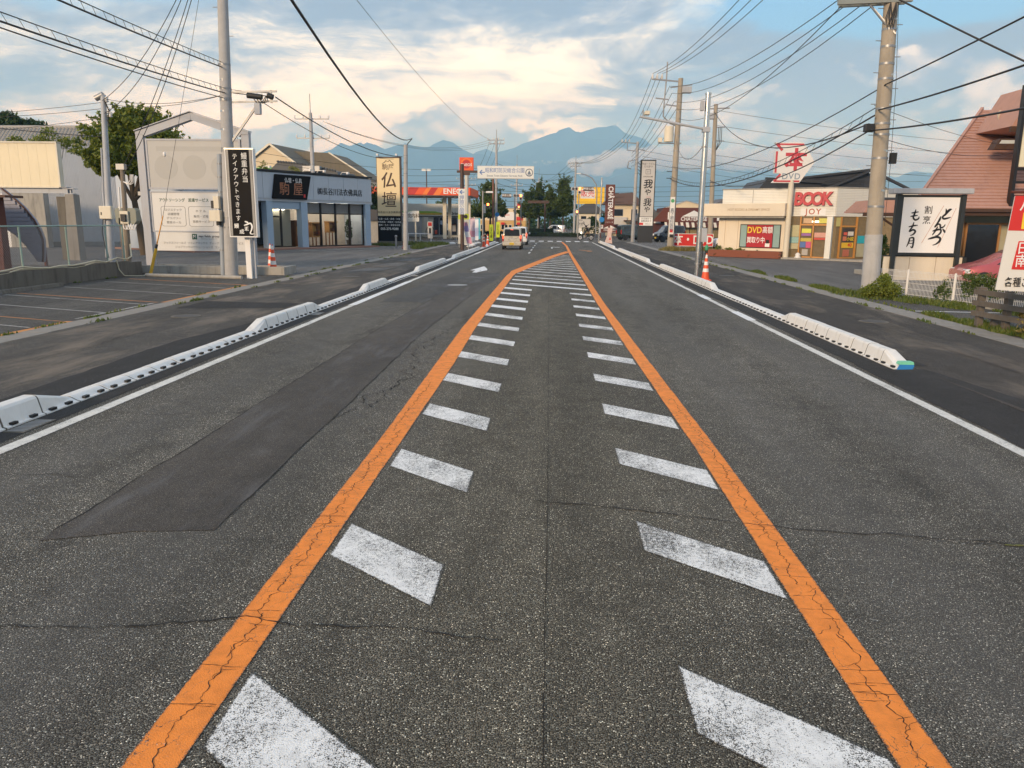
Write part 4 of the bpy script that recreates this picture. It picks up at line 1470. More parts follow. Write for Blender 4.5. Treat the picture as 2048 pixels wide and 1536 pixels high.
MB().tube([(-0.05, -0.18, 2.0), (-0.15, -0.2, 1.4), (-0.1, -0.18, 0.8), (0, -0.18, 0.3)], 0.02, 6).build('cable_drop', M_black, gp)

# short wooden pole with grey transformer housings
sp = thing('service_pole', 'short weathered wooden pole with grey boxes and white cable loops', 'pole', (-15.72, 28.1, 0.05))
M_wood = mat('weathered_wood', (0.21, 0.175, 0.135), 0.85, var=0.3, vs=5, stretch=(6, 6, 0.5), bump=0.3, bs=30)
shaft(sp, 0.10, 0.08, 3.75, (0.08, 0), M_wood, 12)
box('pole_splint', M_wood, sp, -0.22, -0.14, -0.02, 0.06, 0, 2.0)
box('pole_top', M_steel, sp, -0.10, 0.2, -0.1, 0.1, 3.72, 3.92)
MB().prism([(-0.34, 1.84), (-0.25, 1.76), (0.35, 1.76), (0.46, 1.9), (0.46, 2.28), (0.40, 2.36), (-0.30, 2.36), (-0.36, 2.28)], 'y', -0.02, 0.30).build('grey_housing', mat('housing_green_grey', (0.26, 0.27, 0.22), 0.6), sp, bevel=0.02)
box('meter_board', M_ivory, sp, -0.12, 0.18, -0.10, -0.03, 1.80, 2.25)
box('meter', M_black, sp, -0.06, 0.12, -0.18, -0.10, 1.88, 2.14)
MB().cyl((-0.20, 0.30, 0.05), (-0.20, 0.30, 1.0), 0.11, n=14).build('lower_pipe', M_steel, sp)
MB().cyl((-0.20, 0.30, 1.0), (-0.20, 0.30, 2.4), 0.16, n=14).build('ivory_tank', M_ivory, sp)
for k in range(4):
    x = -0.05 + 0.1 * k
    MB().tube([(x, -0.05, 1.80), (x + 0.05, -0.1, 1.62), (x + 0.16, -0.1, 1.58), (x + 0.2, -0.05, 1.78)], 0.020, 6).build('cable_loop', M_conew, sp)
for k in range(3):
    MB().tube([(0.1, -0.05, 3.3), (0.28 + 0.06 * k, -0.1, 3.2), (0.40 + 0.05 * k, -0.1, 3.35 - 0.05 * k), (0.42 + 0.05 * k, -0.1, 3.55)], 0.018, 6).build('cable_loop', M_conew, sp)
MB().tube([(-0.05, -0.1, 3.1), (-0.08, -0.11, 2.3)], 0.028, 6).build('conduit', M_conew, sp)

# white gabled sign frame
M_frame = mat('frame_white_steel', (0.40, 0.42, 0.46), 0.5, var=0.06, dirt=0.25, dirtc=(0.30, 0.20, 0.12))
M_blank = mat('blank_panel', (0.47, 0.465, 0.445), 0.55, var=0.03, dirt=0.25, dirtc=(0.40, 0.385, 0.36))
M_board = mat('white_board', (0.68, 0.675, 0.655), 0.5, var=0.03, dirt=0.15, dirtc=(0.55, 0.52, 0.46))
M_grn = mat('dark_green_ink', (0.015, 0.09, 0.055), 0.5)
M_greyink = mat('grey_ink', (0.22, 0.22, 0.22), 0.5)
sf = thing('gabled_sign_frame', 'large white steel sign frame with a peaked top and three boards', 'sign', (-14.25, 31.0, 0.05))
box('post', M_frame, sf, -2.28, -1.98, -0.12, 0.12, 0, 5.26)
box('post', M_frame, sf, 1.98, 2.28, -0.12, 0.12, 0, 5.26)
MB().prism([(-2.28, 5.26), (-2.28, 5.36), (0.0, 6.08), (0.0, 5.80), (-1.9, 5.18), (-2.0, 5.26)], 'y', -0.14, 0.14).build('gable_beam', M_frame, sf)
MB().prism([(2.28, 5.26), (2.28, 5.36), (0.01, 6.08), (0.01, 5.80), (1.9, 5.18), (2.0, 5.26)], 'y', -0.14, 0.14).build('gable_beam', M_frame, sf)
MB().prism([(-2.3, 5.365), (0, 6.10), (0, 6.13), (-2.3, 5.40)], 'y', -0.2, 0.2).build('gable_flange', M_frame, sf)
MB().prism([(2.3, 5.365), (0, 6.10), (0, 6.13), (2.3, 5.40)], 'y', -0.2, 0.2).build('gable_flange', M_frame, sf)
signboard(sf, -1.85, 1.85, 3.22, 5.02, -0.09, 0.12, M_blank, M_frame, 0.07, 'blank_board')
M_ghost = mat('ghost_print', (0.42, 0.415, 0.395), 0.55, var=0.03)
for x in (-1.15, 0.0, 1.15):      # faded discs and a faded line of print
    MB().cyl((x, -0.0915, 4.0), (x, -0.0935, 4.0), 0.47, n=32).build('faded_disc', M_ghost, sf)
box('faded_band', M_ghost, sf, -1.5, 1.5, -0.0925, -0.0905, 4.62, 4.80)
signboard(sf, -1.85, 1.85, 1.52, 3.02, -0.09, 0.12, M_board, M_frame, 0.05, 'service_board')
text(sf, 'アウトソーシング', 0.155, (-1.02, -0.095, 2.72), M_grn, 0.012, sx=0.86)
text(sf, '派遣サービス', 0.155, (0.07, -0.095, 2.72), M_grn, 0.012, sx=0.92)
text(sf, 'コンサルティング', 0.155, (1.25, -0.095, 2.72), M_grn, 0.012, sx=0.86)
for cx, lines in ((-1.0, ['ロジステック', '店舗管理', 'デリバリー', '飲食ホール']), (0.13, ['ホ テ ル', '販売・式場', '事務サービス']), (1.27, ['人材教育', '業務改善', '運営'])):
    r = MB()
    x0, x1, z0, z1, q = cx - 0.50, cx + 0.50, 1.70, 2.48, 0.08
    loop = [(x0 + q, z1), (x1 - q, z1), (x1 - q * 0.3, z1 - q * 0.3), (x1, z1 - q), (x1, z0 + q), (x1 - q * 0.3, z0 + q * 0.3), (x1 - q, z0), (x0 + q, z0), (x0 + q * 0.3, z0 + q * 0.3), (x0, z0 + q), (x0, z1 - q), (x0 + q * 0.3, z1 - q * 0.3), (x0 + q, z1)]
    for a, b in zip(loop, loop[1:]):
        r.bar((a[0], -0.094, a[1]), (b[0], -0.094, b[1]), 0.014, 0.004, up=(0, 1, 0))
    r.build('rounded_border', M_greyink, sf)
    for i, s in enumerate(lines):
        text(sf, s, 0.115, (cx, -0.095, 2.09 + (0.5 * (len(lines) - 1) - i) * (0.165 if len(lines) == 4 else 0.21)), M_greyink, 0.0, sx=1.05)
signboard(sf, -1.80, 1.88, 0.72, 1.46, -0.09, 0.10, M_board, None, 0, 'group_board')
box('green_square', M_grn, sf, -0.30, -0.10, -0.096, -0.0902, 1.18, 1.40)
text(sf, 'M', 0.19, (-0.20, -0.1, 1.29), M_inkw, 0.01, sx=0.85)
text(sf, 'max fields. group', 0.13, (0.40, -0.095, 1.31), M_ink, 0.004, sx=0.95)
text(sf, 'マックスフィールズグループ', 0.05, (0.38, -0.095, 1.20), M_greyink)
text(sf, 'マックスフィールズ  ソフィアマックス  ディーアンドティー  サービス', 0.105, (0.15, -0.095, 1.03), M_greyink)
text(sf, 'ジョブマックスソリューションズ  コンチネンタル', 0.105, (0.15, -0.095, 0.87), M_greyink)
box('conduit', M_steel, sf, -2.42, -2.30, -0.05, 0.05, 2.9, 3.05)

# planter wall between car park and shop forecourt
pw = thing('planter_wall', 'low grey concrete planter wall behind the big utility pole', 'wall', (-12.2, 28.0, 0.04), 0.0)
MB().box(-3.0, 2.4, 0.0, 0.16, 0, 0.30).build('front_wall', M_conc, pw, bevel=0.015)
MB().box(-3.0, 2.4, 1.2, 1.34, 0, 0.28).build('rear_wall', M_conc, pw, bevel=0.015)
MB().box(2.24, 2.42, 0.165, 1.195, 0, 0.305).build('end_wall', M_conc, pw, bevel=0.015)
box('soil', mat('soil', (0.10, 0.08, 0.055), 0.95, var=0.4, vs=14, bump=0.6), pw, -3.0, 2.23, 0.165, 1.195, 0, 0.22)
# yellow guard on the stay wire
yg = thing('guy_wire_guard', 'yellow plastic guard sleeve at the foot of the stay wire', 'guard', (-14.35, 27.0, 0.05))
d0, d1 = Vector((0, 0, 0)), Vector((0.52, 0.25, 2.1))
MB().cyl(d0, d0.lerp(d1, 0.45), 0.058, 0.052, 12).build('lower_sleeve', mat('guard_yellow', (0.72, 0.42, 0.03), 0.5), yg)
MB().cyl(d0.lerp(d1, 0.45), d0.lerp(d1, 0.52), 0.045, n=10).build('collar', M_black, yg)
MB().cyl(d0.lerp(d1, 0.52), d1, 0.024, 0.02, 8).build('upper_sleeve', mat('guard_orange', (0.66, 0.30, 0.05), 0.5), yg)

# the big utility pole
up = thing('utility_pole', 'tall grey concrete utility pole with side bracket above the black eel-shop sign', 'utility pole', (-11.38, 27.0, 0.05))
LE = (0.36, 0)
H_ = 10.6
shaft(up, 0.235, 0.16, H_, LE, M_pole_g, 24)
bands(up, (1.72, 2.05, 4.3, 4.38, 5.96, 6.02, 6.34, 7.1), 0.235, 0.16, H_, LE)
bands(up, (5.0, 5.6, 6.6), 0.225, 0.15, H_, LE, M_shiny)
steps(up, 3.5, 9.6, 0.235, 0.16, H_, LE, 0.9)
MB().tube([(-0.29, -0.02, 0), (-0.14, -0.02, 4.2)], 0.085, 12).build('riser_pipe', mat('riser_grey', (0.33, 0.37, 0.41), 0.55, dirt=0.3), up)
for z in (0.9, 2.9, 3.4, 3.85):
    MB().cyl((-0.29 + 0.0357 * z, -0.02, z), (-0.29 + 0.0357 * z, -0.02, z + 0.05), 0.095, n=12).build('pipe_clamp', M_steel, up)
MB().box(-0.50, -0.12, -0.36, -0.12, 1.92, 2.30).build('junction_box', M_ivory, up, bevel=0.015)
MB().box(-0.36, -0.16, -0.30, -0.12, 2.36, 2.78).build('junction_box', M_ivory, up, bevel=0.015)
box('black_connector', M_black, up, -0.44, -0.34, -0.30, -0.16, 2.36, 2.62)
MB().cyl((-0.24, -0.2, 1.78), (-0.24, -0.2, 1.92), 0.09, n=10).build('gland', M_black, up)
for z, x1 in ((6.24, 1.98), (5.92, 1.98)):
    MB().bar((0.2, 0, z - 0.02), (x1, 0, z + 0.02), 0.05, 0.06).build('bracket_arm', M_steel, up)
MB().bar((0.28, -0.02, 4.55), (1.35, -0.02, 5.88), 0.07, 0.07).build('strut', M_steel, up)
MB().bar((1.78, 0, 5.88), (1.78, 0, 6.30), 0.06).build('end_post', M_steel, up)
for x, l in ((0.98, 0.50), (1.68, 0.18)):
    m = MB()
    m.cyl((x, -0.05, 6.12), (x + l, -0.05, 6.06), 0.095, 0.09, 14)
    m.build('cable_closure', M_black, up)
MB().box(1.22, 1.42, -0.14, 0.04, 5.50, 5.86).build('relay_box', M_greysteel, up, bevel=0.01)
for k in range(3):
    MB().tube([(1.2 + 0.1 * k, -0.06, 6.0), (1.3 + 0.1 * k, -0.08, 5.86), (1.5 + 0.08 * k, -0.08, 5.9), (1.62 + 0.03 * k, -0.05, 6.1)], 0.016, 5).build('jumper_cable', M_wire, up)
MB().bar((0.17, 0.0, 9.9), (-1.0, 0.0, 9.9), 0.07, 0.07).build('top_bracket', M_steel, up)

# black sign of the eel take-out
M_lac = mat('black_lacquer_board', (0.008, 0.007, 0.007), 0.55, spec=0.12)
M_patt = mat('grey_pattern', (0.30, 0.29, 0.27), 0.5, var=0.7, vs=55)
un = thing('vertical_sign', 'black vertical signboard with white brush lettering on a white post', 'sign', (-10.36, 26.1, 0.05))
box('post', M_whitep, un, -0.09, 0.09, -0.02, 0.14, 0, 4.2)
box('post', M_greysteel, un, 0.115, 0.20, 0.10, 0.2, 0, 4.2)
box('sign_box', M_whitep, un, -0.50, 0.46, -0.26, -0.03, 1.40, 4.30, 0.012)
box('panel', M_lac, un, -0.465, 0.42, -0.266, -0.2605, 1.445, 4.255)
box('side_strip', M_patt, un, -0.455, -0.375, -0.270, -0.267, 1.45, 4.25)
box('side_strip', M_patt, un, 0.330, 0.410, -0.270, -0.267, 1.45, 4.25)
box('emissive_rim', mat('emissive_rim', (0.9, 0.82, 0.62), 0.4, emit=(1.0, 0.80, 0.45), es=0.9), un, -0.505, 0.465, -0.275, -0.262, 4.258, 4.30)  # cream top strip with a weak warm emission
for i, ch in enumerate('鰻重弁当'):
    text(un, ch, 0.235, (0.15, -0.27, 4.03 - 0.245 * i), M_inkw, 0.0, sx=0.9)
for i, ch in enumerate('テイクアウトできます'):
    text(un, ch, 0.20, (-0.16, -0.27, 4.02 - 0.222 * i), M_inkw, 0.0, sx=0.9)
m = MB()
brush(m, [(0.05, 1.93, 0.03), (0.12, 1.91, 0.055), (0.17, 1.88, 0.03)], -0.272)
brush(m, [(0.02, 1.80, 0.03), (0.12, 1.83, 0.05), (0.24, 1.87, 0.05), (0.29, 1.78, 0.055), (0.27, 1.66, 0.045), (0.22, 1.55, 0.04), (0.27, 1.515, 0.03), (0.36, 1.53, 0.01)], -0.272)
m.build('brush_logo', M_inkw, un, fix=False)
text(un, '鰻', 0.17, (-0.24, -0.27, 1.77), M_inkw, 0.012)
text(un, '瀬', 0.15, (0.10, -0.27, 1.68), M_inkw, 0.012)
text(un, '成', 0.17, (-0.07, -0.27, 1.58), M_inkw, 0.012)

CL = 'orange and white traffic cone'
make_cone(CL + ' standing free beside the planter wall end', (-10.42, 28.6, 0.046), 'cones by the planter wall', 1.05)
make_cone(CL + ' tucked behind its twin at the planter wall end', (-10.80, 29.4, 0.046), 'cones by the planter wall', 1.05, rz=0.2)

# ------------------------------------------------------------------ pale blue altar shop
M_bluew = mat('pale_blue_panel', (0.50, 0.555, 0.62), 0.5, var=0.04, dirt=0.12, dirtc=(0.24, 0.28, 0.33))
M_bpil = mat('blue_pillar', (0.34, 0.45, 0.57), 0.5, var=0.04)
M_mull = mat('black_mullion', (0.015, 0.013, 0.012), 0.4)
M_shopg = glassmat('shop_glass', (0.03, 0.035, 0.035), 0.13)
M_int = mat('shop_interior', (0.62, 0.56, 0.48), 0.7)
M_altar = mat('altar_wood', (0.24, 0.10, 0.035), 0.45, var=0.3, vs=8)
M_altar2 = mat('altar_wood_light', (0.50, 0.27, 0.09), 0.45, var=0.25, vs=8)
bs = thing('altar_shop', 'pale blue single-storey shop with black slanted sign and wide display windows', 'shop', (-19.27, 51.5, 0.05), math.atan2(8.6, 5.02))
BL = 9.96      # local x runs along the front, front looks to -y
box('floor', mat('brick_step', (0.30, 0.17, 0.13), 0.8, var=0.2, vs=20), bs, -6, BL + 0.3, -0.9, 8, 0, 0.10)
m = MB()
m.box(-5.9, BL, 6.9, 7.0, 0.1, 5.2)
m.box(-5.9, -5.8, 0.3, 6.9, 0.1, 5.2)
m.box(BL - 0.1, BL, 0.3, 6.9, 0.1, 5.2)
m.box(-5.79, BL - 0.11, 0.3, 6.89, 3.25, 3.35)
m.build('wall', M_bluew, bs)
box('interior_back', M_int, bs, 3.2, BL - 0.12, 2.4, 2.5, 0.105, 3.24)
box('interior_floor', mat('shop_floor', (0.35, 0.27, 0.19), 0.5), bs, -5.7, BL - 0.12, 0.2, 6.8, 0.102, 0.13)
for xl in (4.4, 6.0, 7.6, 8.9):
    box('ceiling_lamp', mat('ceiling_lamp', (0.9, 0.88, 0.8), 0.4, emit=(1.0, 0.90, 0.74), es=7.0), bs, xl - 0.45, xl + 0.45, 0.6, 1.5, 3.18, 3.215)
box('ceiling_lamp', MATS['ceiling_lamp'], bs, 1.3, 2.3, 0.56, 0.7, 2.66, 2.70)
box('soffit', M_bluew, bs, -6, BL + 0.25, -0.30, 0.29, 3.22, 3.30)
box('fascia_backing', M_bluew, bs, -6, BL + 0.2, 0.0, 0.28, 3.305, 5.15)
for i in range(11):
    x0 = -6 + i * 1.47
    box('fascia_panel', M_bluew, bs, x0 + 0.012, min(x0 + 1.458, BL + 0.2), -0.26, -0.004, 3.42, 5.08)
box('fascia_lip', M_mull, bs, -6, BL + 0.25, -0.34, 0.35, 5.155, 5.27)
box('fascia_lip', M_greysteel, bs, -6, BL + 0.22, -0.30, -0.005, 3.305, 3.41)
for x0, x1, z1 in ((0.05, 0.55, 3.21), (3.05, 3.62, 3.21), (BL - 0.55, BL, 3.21)):
    box('pillar', M_bpil, bs, x0, x1, -0.30, 0.20, 0.105, z1)
box('entrance_lintel', M_bpil, bs, 0.56, 3.04, -0.18, 0.15, 2.72, 3.21)
# entrance: black door frame with curtained glass
M_curt = mat('curtain', (0.48, 0.47, 0.38), 0.8, var=0.08, vs=14, stretch=(6, 6, 0.2))
box('door_screen', M_curt, bs, 0.6, 3.0, 0.8, 0.85, 0.105, 2.70)
for x0, x1 in ((0.56, 0.64), (0.95, 1.02), (1.80, 1.92)):
    box('door_frame', M_mull, bs, x0, x1, 0.42, 0.52, 0.13, 2.71)
box('door_frame', M_mull, bs, 0.645, 1.795, 0.43, 0.51, 2.15, 2.26)
box('door_frame', M_mull, bs, 0.645, 1.795, 0.43, 0.51, 0.131, 0.24)
box('door_frame', M_mull, bs, 1.925, 3.04, 0.43, 0.51, 0.131, 0.20)
box('door_pane', M_shopg, bs, 1.025, 1.795, 0.46, 0.468, 0.245, 2.145)
box('door_pane', M_shopg, bs, 1.925, 3.04, 0.46, 0.468, 0.205, 2.71)
MB().lathe([(0.03, 0.0), (0.14, 0.04), (0.17, 0.09), (0.15, 0.14)], 14, (1.15, 0.2, 2.55)).build('porch_lamp', mat('porch_lamp', (0.9, 0.8, 0.5), 0.4, emit=(1.0, 0.72, 0.25), es=3.0), bs)
# display windows
X0, X1 = 3.63, BL - 0.56
nW = 4
for i in range(nW + 1):
    x = X0 + (X1 - X0) * i / nW
    box('mullion', M_mull, bs, x - 0.05, x + 0.05, -0.10, 0.05, 0.105, 3.21)
for i in range(nW):
    xa = X0 + (X1 - X0) * i / nW + 0.052
    xb = X0 + (X1 - X0) * (i + 1) / nW - 0.052
    box('transom', M_mull, bs, xa, xb, -0.09, 0.04, 2.42, 2.50)
    box('sill', M_mull, bs, xa, xb, -0.09, 0.04, 0.106, 0.20)
    box('blind_panel', mat('window_blind', (0.36, 0.36, 0.36), 0.8), bs, xa, xb, 0.02, 0.03, 2.505, 3.205)
    box('window_pane', M_shopg, bs, xa, xb, -0.03, -0.02, 0.205, 2.415)
    box('window_pane', M_shopg, bs, xa, xb, -0.03, -0.02, 2.505, 3.205)
# slanted black name board with cut letters
nb = MB().prism([(0.55, 3.38), (3.52, 3.38), (3.95, 4.98), (0.85, 4.98)], 'y', -0.42, -0.27).build('name_board', M_lac, bs)
M_copper = mat('copper_letters', (0.42, 0.17, 0.08), 0.4)
text(nb, '仏壇・仏具', 0.36, (2.35, -0.425, 4.60), M_inkw, 0.0, sx=0.85)
text(nb, '駒', 0.90, (1.55, -0.425, 4.0), M_copper, 0.0)
text(nb, '屋', 0.90, (2.75, -0.425, 4.0), M_copper, 0.0)
box('seal_mark', M_red, nb, 3.22, 3.38, -0.426, -0.4205, 3.52, 3.74)
text(bs, '㈱長谷川法衣佛具店', 0.54, (6.9, -0.275, 3.98), M_ink, 0.002, depth=0.02, sx=0.93)
for x in (0.1, 3.6, 4.9, 7.2):
    MB().tube([(x, 0, 5.27), (x, -0.2, 5.45), (x, -0.7, 5.42)], 0.022, 6).build('lamp_arm', M_conew, bs)
    MB().box(x - 0.08, x + 0.08, -0.85, -0.68, 5.30, 5.46).build('spot_lamp', M_conew, bs, bevel=0.02)
al = [('tall altar cabinet of dark wood inside the display window', 4.25, 1.05, 1.15, 0.75, 1.75, M_altar),
      ('small open altar cabinet of pale wood on a stand behind the shop window', 5.7, 1.1, 0.85, 0.55, 1.0, M_altar2),
      ('square altar cabinet on slim legs above a stool behind the shop window', 7.35, 1.1, 0.80, 0.5, 0.75, M_altar2)]
for k, (lb, x, y, w, dd, h, mt) in enumerate(al):
    t = thing('altar_cabinet', lb, 'altar', bs.matrix_basis @ Vector((x, y, 0.13)) if False else (0, 0, 0), 0, 'altars in the shop window')
    ca, sa = math.cos(math.atan2(8.6, 5.02)), math.sin(math.atan2(8.6, 5.02))
    t.location = (-19.27 + x * ca - y * sa, 51.5 + x * sa + y * ca, 0.18)
    t.rotation_euler = (0, 0, math.atan2(8.6, 5.02))
    zb = (0.0, 0.62, 0.95)[k]
    m = MB()
    m.box(-w / 2, w / 2, 0, dd, zb, zb + 0.08)
    m.box(-w / 2, -w / 2 + 0.07, 0, dd, zb + 0.08, zb + h)
    m.box(w / 2 - 0.07, w / 2, 0, dd, zb + 0.08, zb + h)
    m.box(-w / 2 + 0.07, w / 2 - 0.07, dd - 0.05, dd, zb + 0.08, zb + h)
    m.box(-w / 2 - 0.05, w / 2 + 0.05, -0.04, dd, zb + h, zb + h + 0.09)
    m.build('case', mt, t)
    box('shelf', M_altar, t, -w / 2 + 0.075, w / 2 - 0.075, 0.1, dd - 0.06, zb + h * 0.35, zb + h * 0.40)
    box('inner_shrine', mat('shrine_gold', (0.55, 0.33, 0.08), 0.35), t, -w * 0.22, w * 0.22, dd * 0.5, dd - 0.06, zb + h * 0.42, zb + h * 0.8)
    if k == 0:
        box('drawer', M_altar, t, -w / 2 + 0.08, w / 2 - 0.08, -0.02, 0.05, 0.12, 0.5)
    else:
        for sx_ in (-1, 1):
            for yy in (0.04, dd - 0.08):
                box('leg', M_altar, t, sx_ * (w / 2 - 0.06) - 0.03, sx_ * (w / 2 - 0.06) + 0.03, yy, yy + 0.06, 0.0, zb)
ca, sa = math.cos(math.atan2(8.6, 5.02)), math.sin(math.atan2(8.6, 5.02))
def shop_pt(x, y, z):
    return (-19.27 + x * ca - y * sa, 51.5 + x * sa + y * ca, z)
tg = bush('potted_plant', 'tall leafy pot plant behind the end display window', 'plant', shop_pt(8.75, 0.9, 0.18), [((0, 0, 1.25), (0.35, 0.35, 0.5)), ((0.05, 0, 0.8), (0.3, 0.3, 0.35)), ((0, 0.05, 1.7), (0.22, 0.22, 0.3))], 150, 0.13, L_dark, 31)
MB().lathe([(0.14, 0), (0.2, 0.36), (0.22, 0.40)], 14).build('pot', M_conc_dark, tg)
for i in range(3):
    o = lotline(M_white, shop_pt(1.5 + 2.6 * i, -1.6, 0)[:2], shop_pt(1.5 + 2.6 * i, -5.2, 0)[:2], 0.12)
    o.parent = fore_l
for i, (a, b) in enumerate((((-17, 36), (-13.5, 37.5)), ((-14.2, 33.6), (-11.5, 34.4)))):
    o = lotline(M_white_old, a, b, 0.10)
    o.parent = fore_l

# house with a steep grey-brown roof behind the shop
M_oldroof = mat('mossy_roof', (0.16, 0.14, 0.105), 0.85, var=0.25, vs=1.5, dirt=0.5, dirtc=(0.10, 0.10, 0.05))
hb_ = thing('clinic_building', 'cream gabled clinic with a long mossy grey roof and green letters', 'building', (-30.2, 84.0, 0.05), R(-8))
# gable wall seen end-on, roof falling away to the right
MB().prism([(-6.5, 0), (4.6, 0), (4.6, 6.6), (0.0, 9.78), (-6.5, 5.4)], 'y', 0.0, 11).build('wall', mat('clinic_cream', (0.66, 0.55, 0.38), 0.7, var=0.05), hb_)
vs = [(0.0, -0.25, 9.95), (4.95, -0.25, 6.52), (4.95, 11.2, 6.52), (0.0, 11.2, 9.95)]
MB().add(vs + [(x, y, z - 0.2) for x, y, z in vs], [(0, 1, 2, 3), (7, 6, 5, 4), (0, 4, 5, 1), (1, 5, 6, 2), (2, 6, 7, 3), (3, 7, 4, 0)]).build('roof', M_oldroof, hb_)
vs = [(-0.01, -0.25, 9.95), (-7.0, -0.25, 5.2), (-7.0, 11.2, 5.2), (-0.01, 11.2, 9.95)]
MB().add(vs + [(x, y, z - 0.2) for x, y, z in vs], [(0, 1, 2, 3), (7, 6, 5, 4), (0, 4, 5, 1), (1, 5, 6, 2), (2, 6, 7, 3), (3, 7, 4, 0)]).build('roof', M_oldroof, hb_)
MB().bar((0.0, -0.28, 9.9), (4.98, -0.28, 6.46), 0.06, 0.2).build('barge_board', M_ivory, hb_)
MB().bar((-0.02, -0.28, 9.9), (-7.0, -0.28, 5.15), 0.06, 0.2).build('barge_board', M_ivory, hb_)
text(hb_, '駒内整骨院', 0.95, (-0.4, -0.06, 7.1), mat('green_letters', (0.10, 0.52, 0.12), 0.5), 0.012, depth=0.05)
# the long right-hand roof slope as seen above the shop: lower wing
wg = thing('long_roof_wing', 'long wing with a mossy grey-brown pitched roof above the blue shop', 'building', (-27.3, 88.0, 0.05), R(-4))
MB().box(-1.5, 6.6, 0, 6, 0, 6.6).build('wall', MATS['clinic_cream'], wg)
MB().prism([(-3.2, 9.6), (2.3, 9.35), (6.9, 6.55), (-0.2, 6.55)], 'y', -0.1, 6.3).build('roof', M_oldroof, wg)
MB().bar((2.3, -0.14, 9.4), (6.95, -0.14, 6.56), 0.06, 0.14).build('barge_board', M_ivory, wg)
# little tiled roof just behind the shop fascia
sr = thing('tiled_outhouse', 'low house with a dark ridged tile roof just behind the blue shop fascia', 'house', (-23.4, 71, 0.05), R(-6))
MB().box(-2.2, 3.2, 0.3, 4, 0, 6.1).build('wall', MATS['clinic_cream'], sr)
MB().prism([(-3.0, 5.95), (-1.6, 7.15), (0.7, 6.95), (4.0, 6.3), (4.2, 5.85)], 'y', 0.0, 4.6).build('roof', mat('dark_tile', (0.075, 0.08, 0.085), 0.6, var=0.2), sr)
for i in range(22):
    u = i / 21
    x = -1.6 + 5.4 * u
    z = lerp_tab([(-1.6, 7.15), (0.7, 6.95), (4.0, 6.3)], x)
    MB().cyl((x, -0.12, z + 0.03), (x, 0.1, z + 0.06), 0.085, n=8).build('ridge_tile', MATS['dark_tile'], sr)
MB().box(1.0, 2.6, -0.6, -0.1, 6.3, 6.75).build('roof_unit', M_steel, sr)
tree('shop_side_tree', 'dark green tree between the blue shop and the tall gold sign', (-17.6, 76, 0.05), 2.6, 0.18,
     [((0.0, 0, 4.4), (1.1, 1.1, 1.3)), ((0.5, 0, 3.2), (1.0, 1.0, 1.0)), ((-0.6, 0, 5.2), (0.7, 0.7, 0.8))], 0.22, 480, L_dark, seed=17)
bl_ = thing('dark_shed', 'low dark-roofed shed beside the blue shop end', 'shed', (-16.2, 71.5, 0.05))
MB().box(-1.5, 2.2, 0, 3, 0, 2.0).build('wall', M_conc, bl_)
MB().prism([(-1.8, 2.0), (-0.9, 3.05), (1.4, 2.85), (2.4, 2.0)], 'y', -0.2, 3.2).build('roof', mat('dark_shed_roof', (0.07, 0.07, 0.075), 0.7), bl_)

# tall gold altar sign
M_gold = mat('gold_board', (0.78, 0.62, 0.36), 0.5, var=0.05)
M_bink = mat('brown_ink', (0.060, 0.024, 0.010), 0.5)
M_darkp = mat('dark_sign_base', (0.010, 0.010, 0.011), 0.6, spec=0.15)
gs = thing('tall_altar_sign', 'tall gold signboard with large brown characters on a black base', 'sign', (-13.45, 64.5, 0.05))
box('plinth', M_conc_dark, gs, -1.05, 1.0, -0.2, 0.6, 0, 0.34)
box('base_panel', M_darkp, gs, -0.98, 0.95, -0.1, 0.35, 0.345, 2.38)
box('gold_panel', M_gold, gs, -0.95, 0.92, -0.12, -0.075, 2.40, 7.02)
box('casing', mat('sign_casing_brown', (0.07, 0.04, 0.03), 0.5), gs, -1.0, 1.0, -0.07, 0.45, 2.385, 7.12)
box('casing_lip', MATS['sign_casing_brown'], gs, -1.0, 1.0, -0.14, -0.075, 7.025, 7.10)
m = MB()
brush(m, [(-0.52, 6.55, 0.02), (-0.30, 6.68, 0.05), (-0.18, 6.80, 0.05), (0.0, 6.72, 0.03), (0.12, 6.84, 0.05), (0.3, 6.66, 0.05), (0.48, 6.54, 0.02)], -0.13)
m.build('mountain_emblem', M_bink, gs, fix=False)
text(gs, '駒屋', 0.50, (-0.02, -0.125, 6.28), M_bink, 0.004)
text(gs, '仏', 1.30, (0.0, -0.125, 5.18), M_bink, 0.016, shear=0.08)
text(gs, '壇', 1.34, (0.0, -0.125, 3.62), M_bink, 0.002, shear=0.05)
text(gs, '㈱長谷川法衣佛具店', 0.215, (0.0, -0.125, 2.68), M_bink, 0.0)
for i, s in enumerate(('仏壇・仏具・線香・お香', '寺院用具・神徳式・記念品', '数珠・久光・贈答各位数')):
    text(gs, s, 0.165, (0.0, -0.105, 2.14 - 0.25 * i), M_inkw, 0.002)
text(gs, '055-275-9288', 0.27, (0.0, -0.105, 1.34), M_inkw, 0.012, sx=0.98)
for x in (-0.8, 0.75):
    MB().tube([(x, 0.1, 7.12), (x, -0.1, 7.28), (x, -0.5, 7.3)], 0.02, 5).build('lamp_arm', M_steel, gs)
    MB().box(x - 0.07, x + 0.07, -0.62, -0.48, 7.18, 7.32).build('spot_lamp', M_conew, gs)
bo = thing('bollard', 'short grey bollard in front of the tall gold sign', 'bollard', (-11.75, 58.5, 0.05))
MB().cyl((0, 0, 0), (0, 0, 0.75), 0.07, n=12).build('post', M_steel, bo)
MB().lathe([(0.02, 0.75), (0.1, 0.78), (0.1, 0.9), (0.03, 0.95)], 12).build('cap', M_steel, bo)
make_cone('orange traffic cone standing between the gold sign and the slim concrete pole', (-11.0, 58.0, 0.05), None, 1.25, 2)
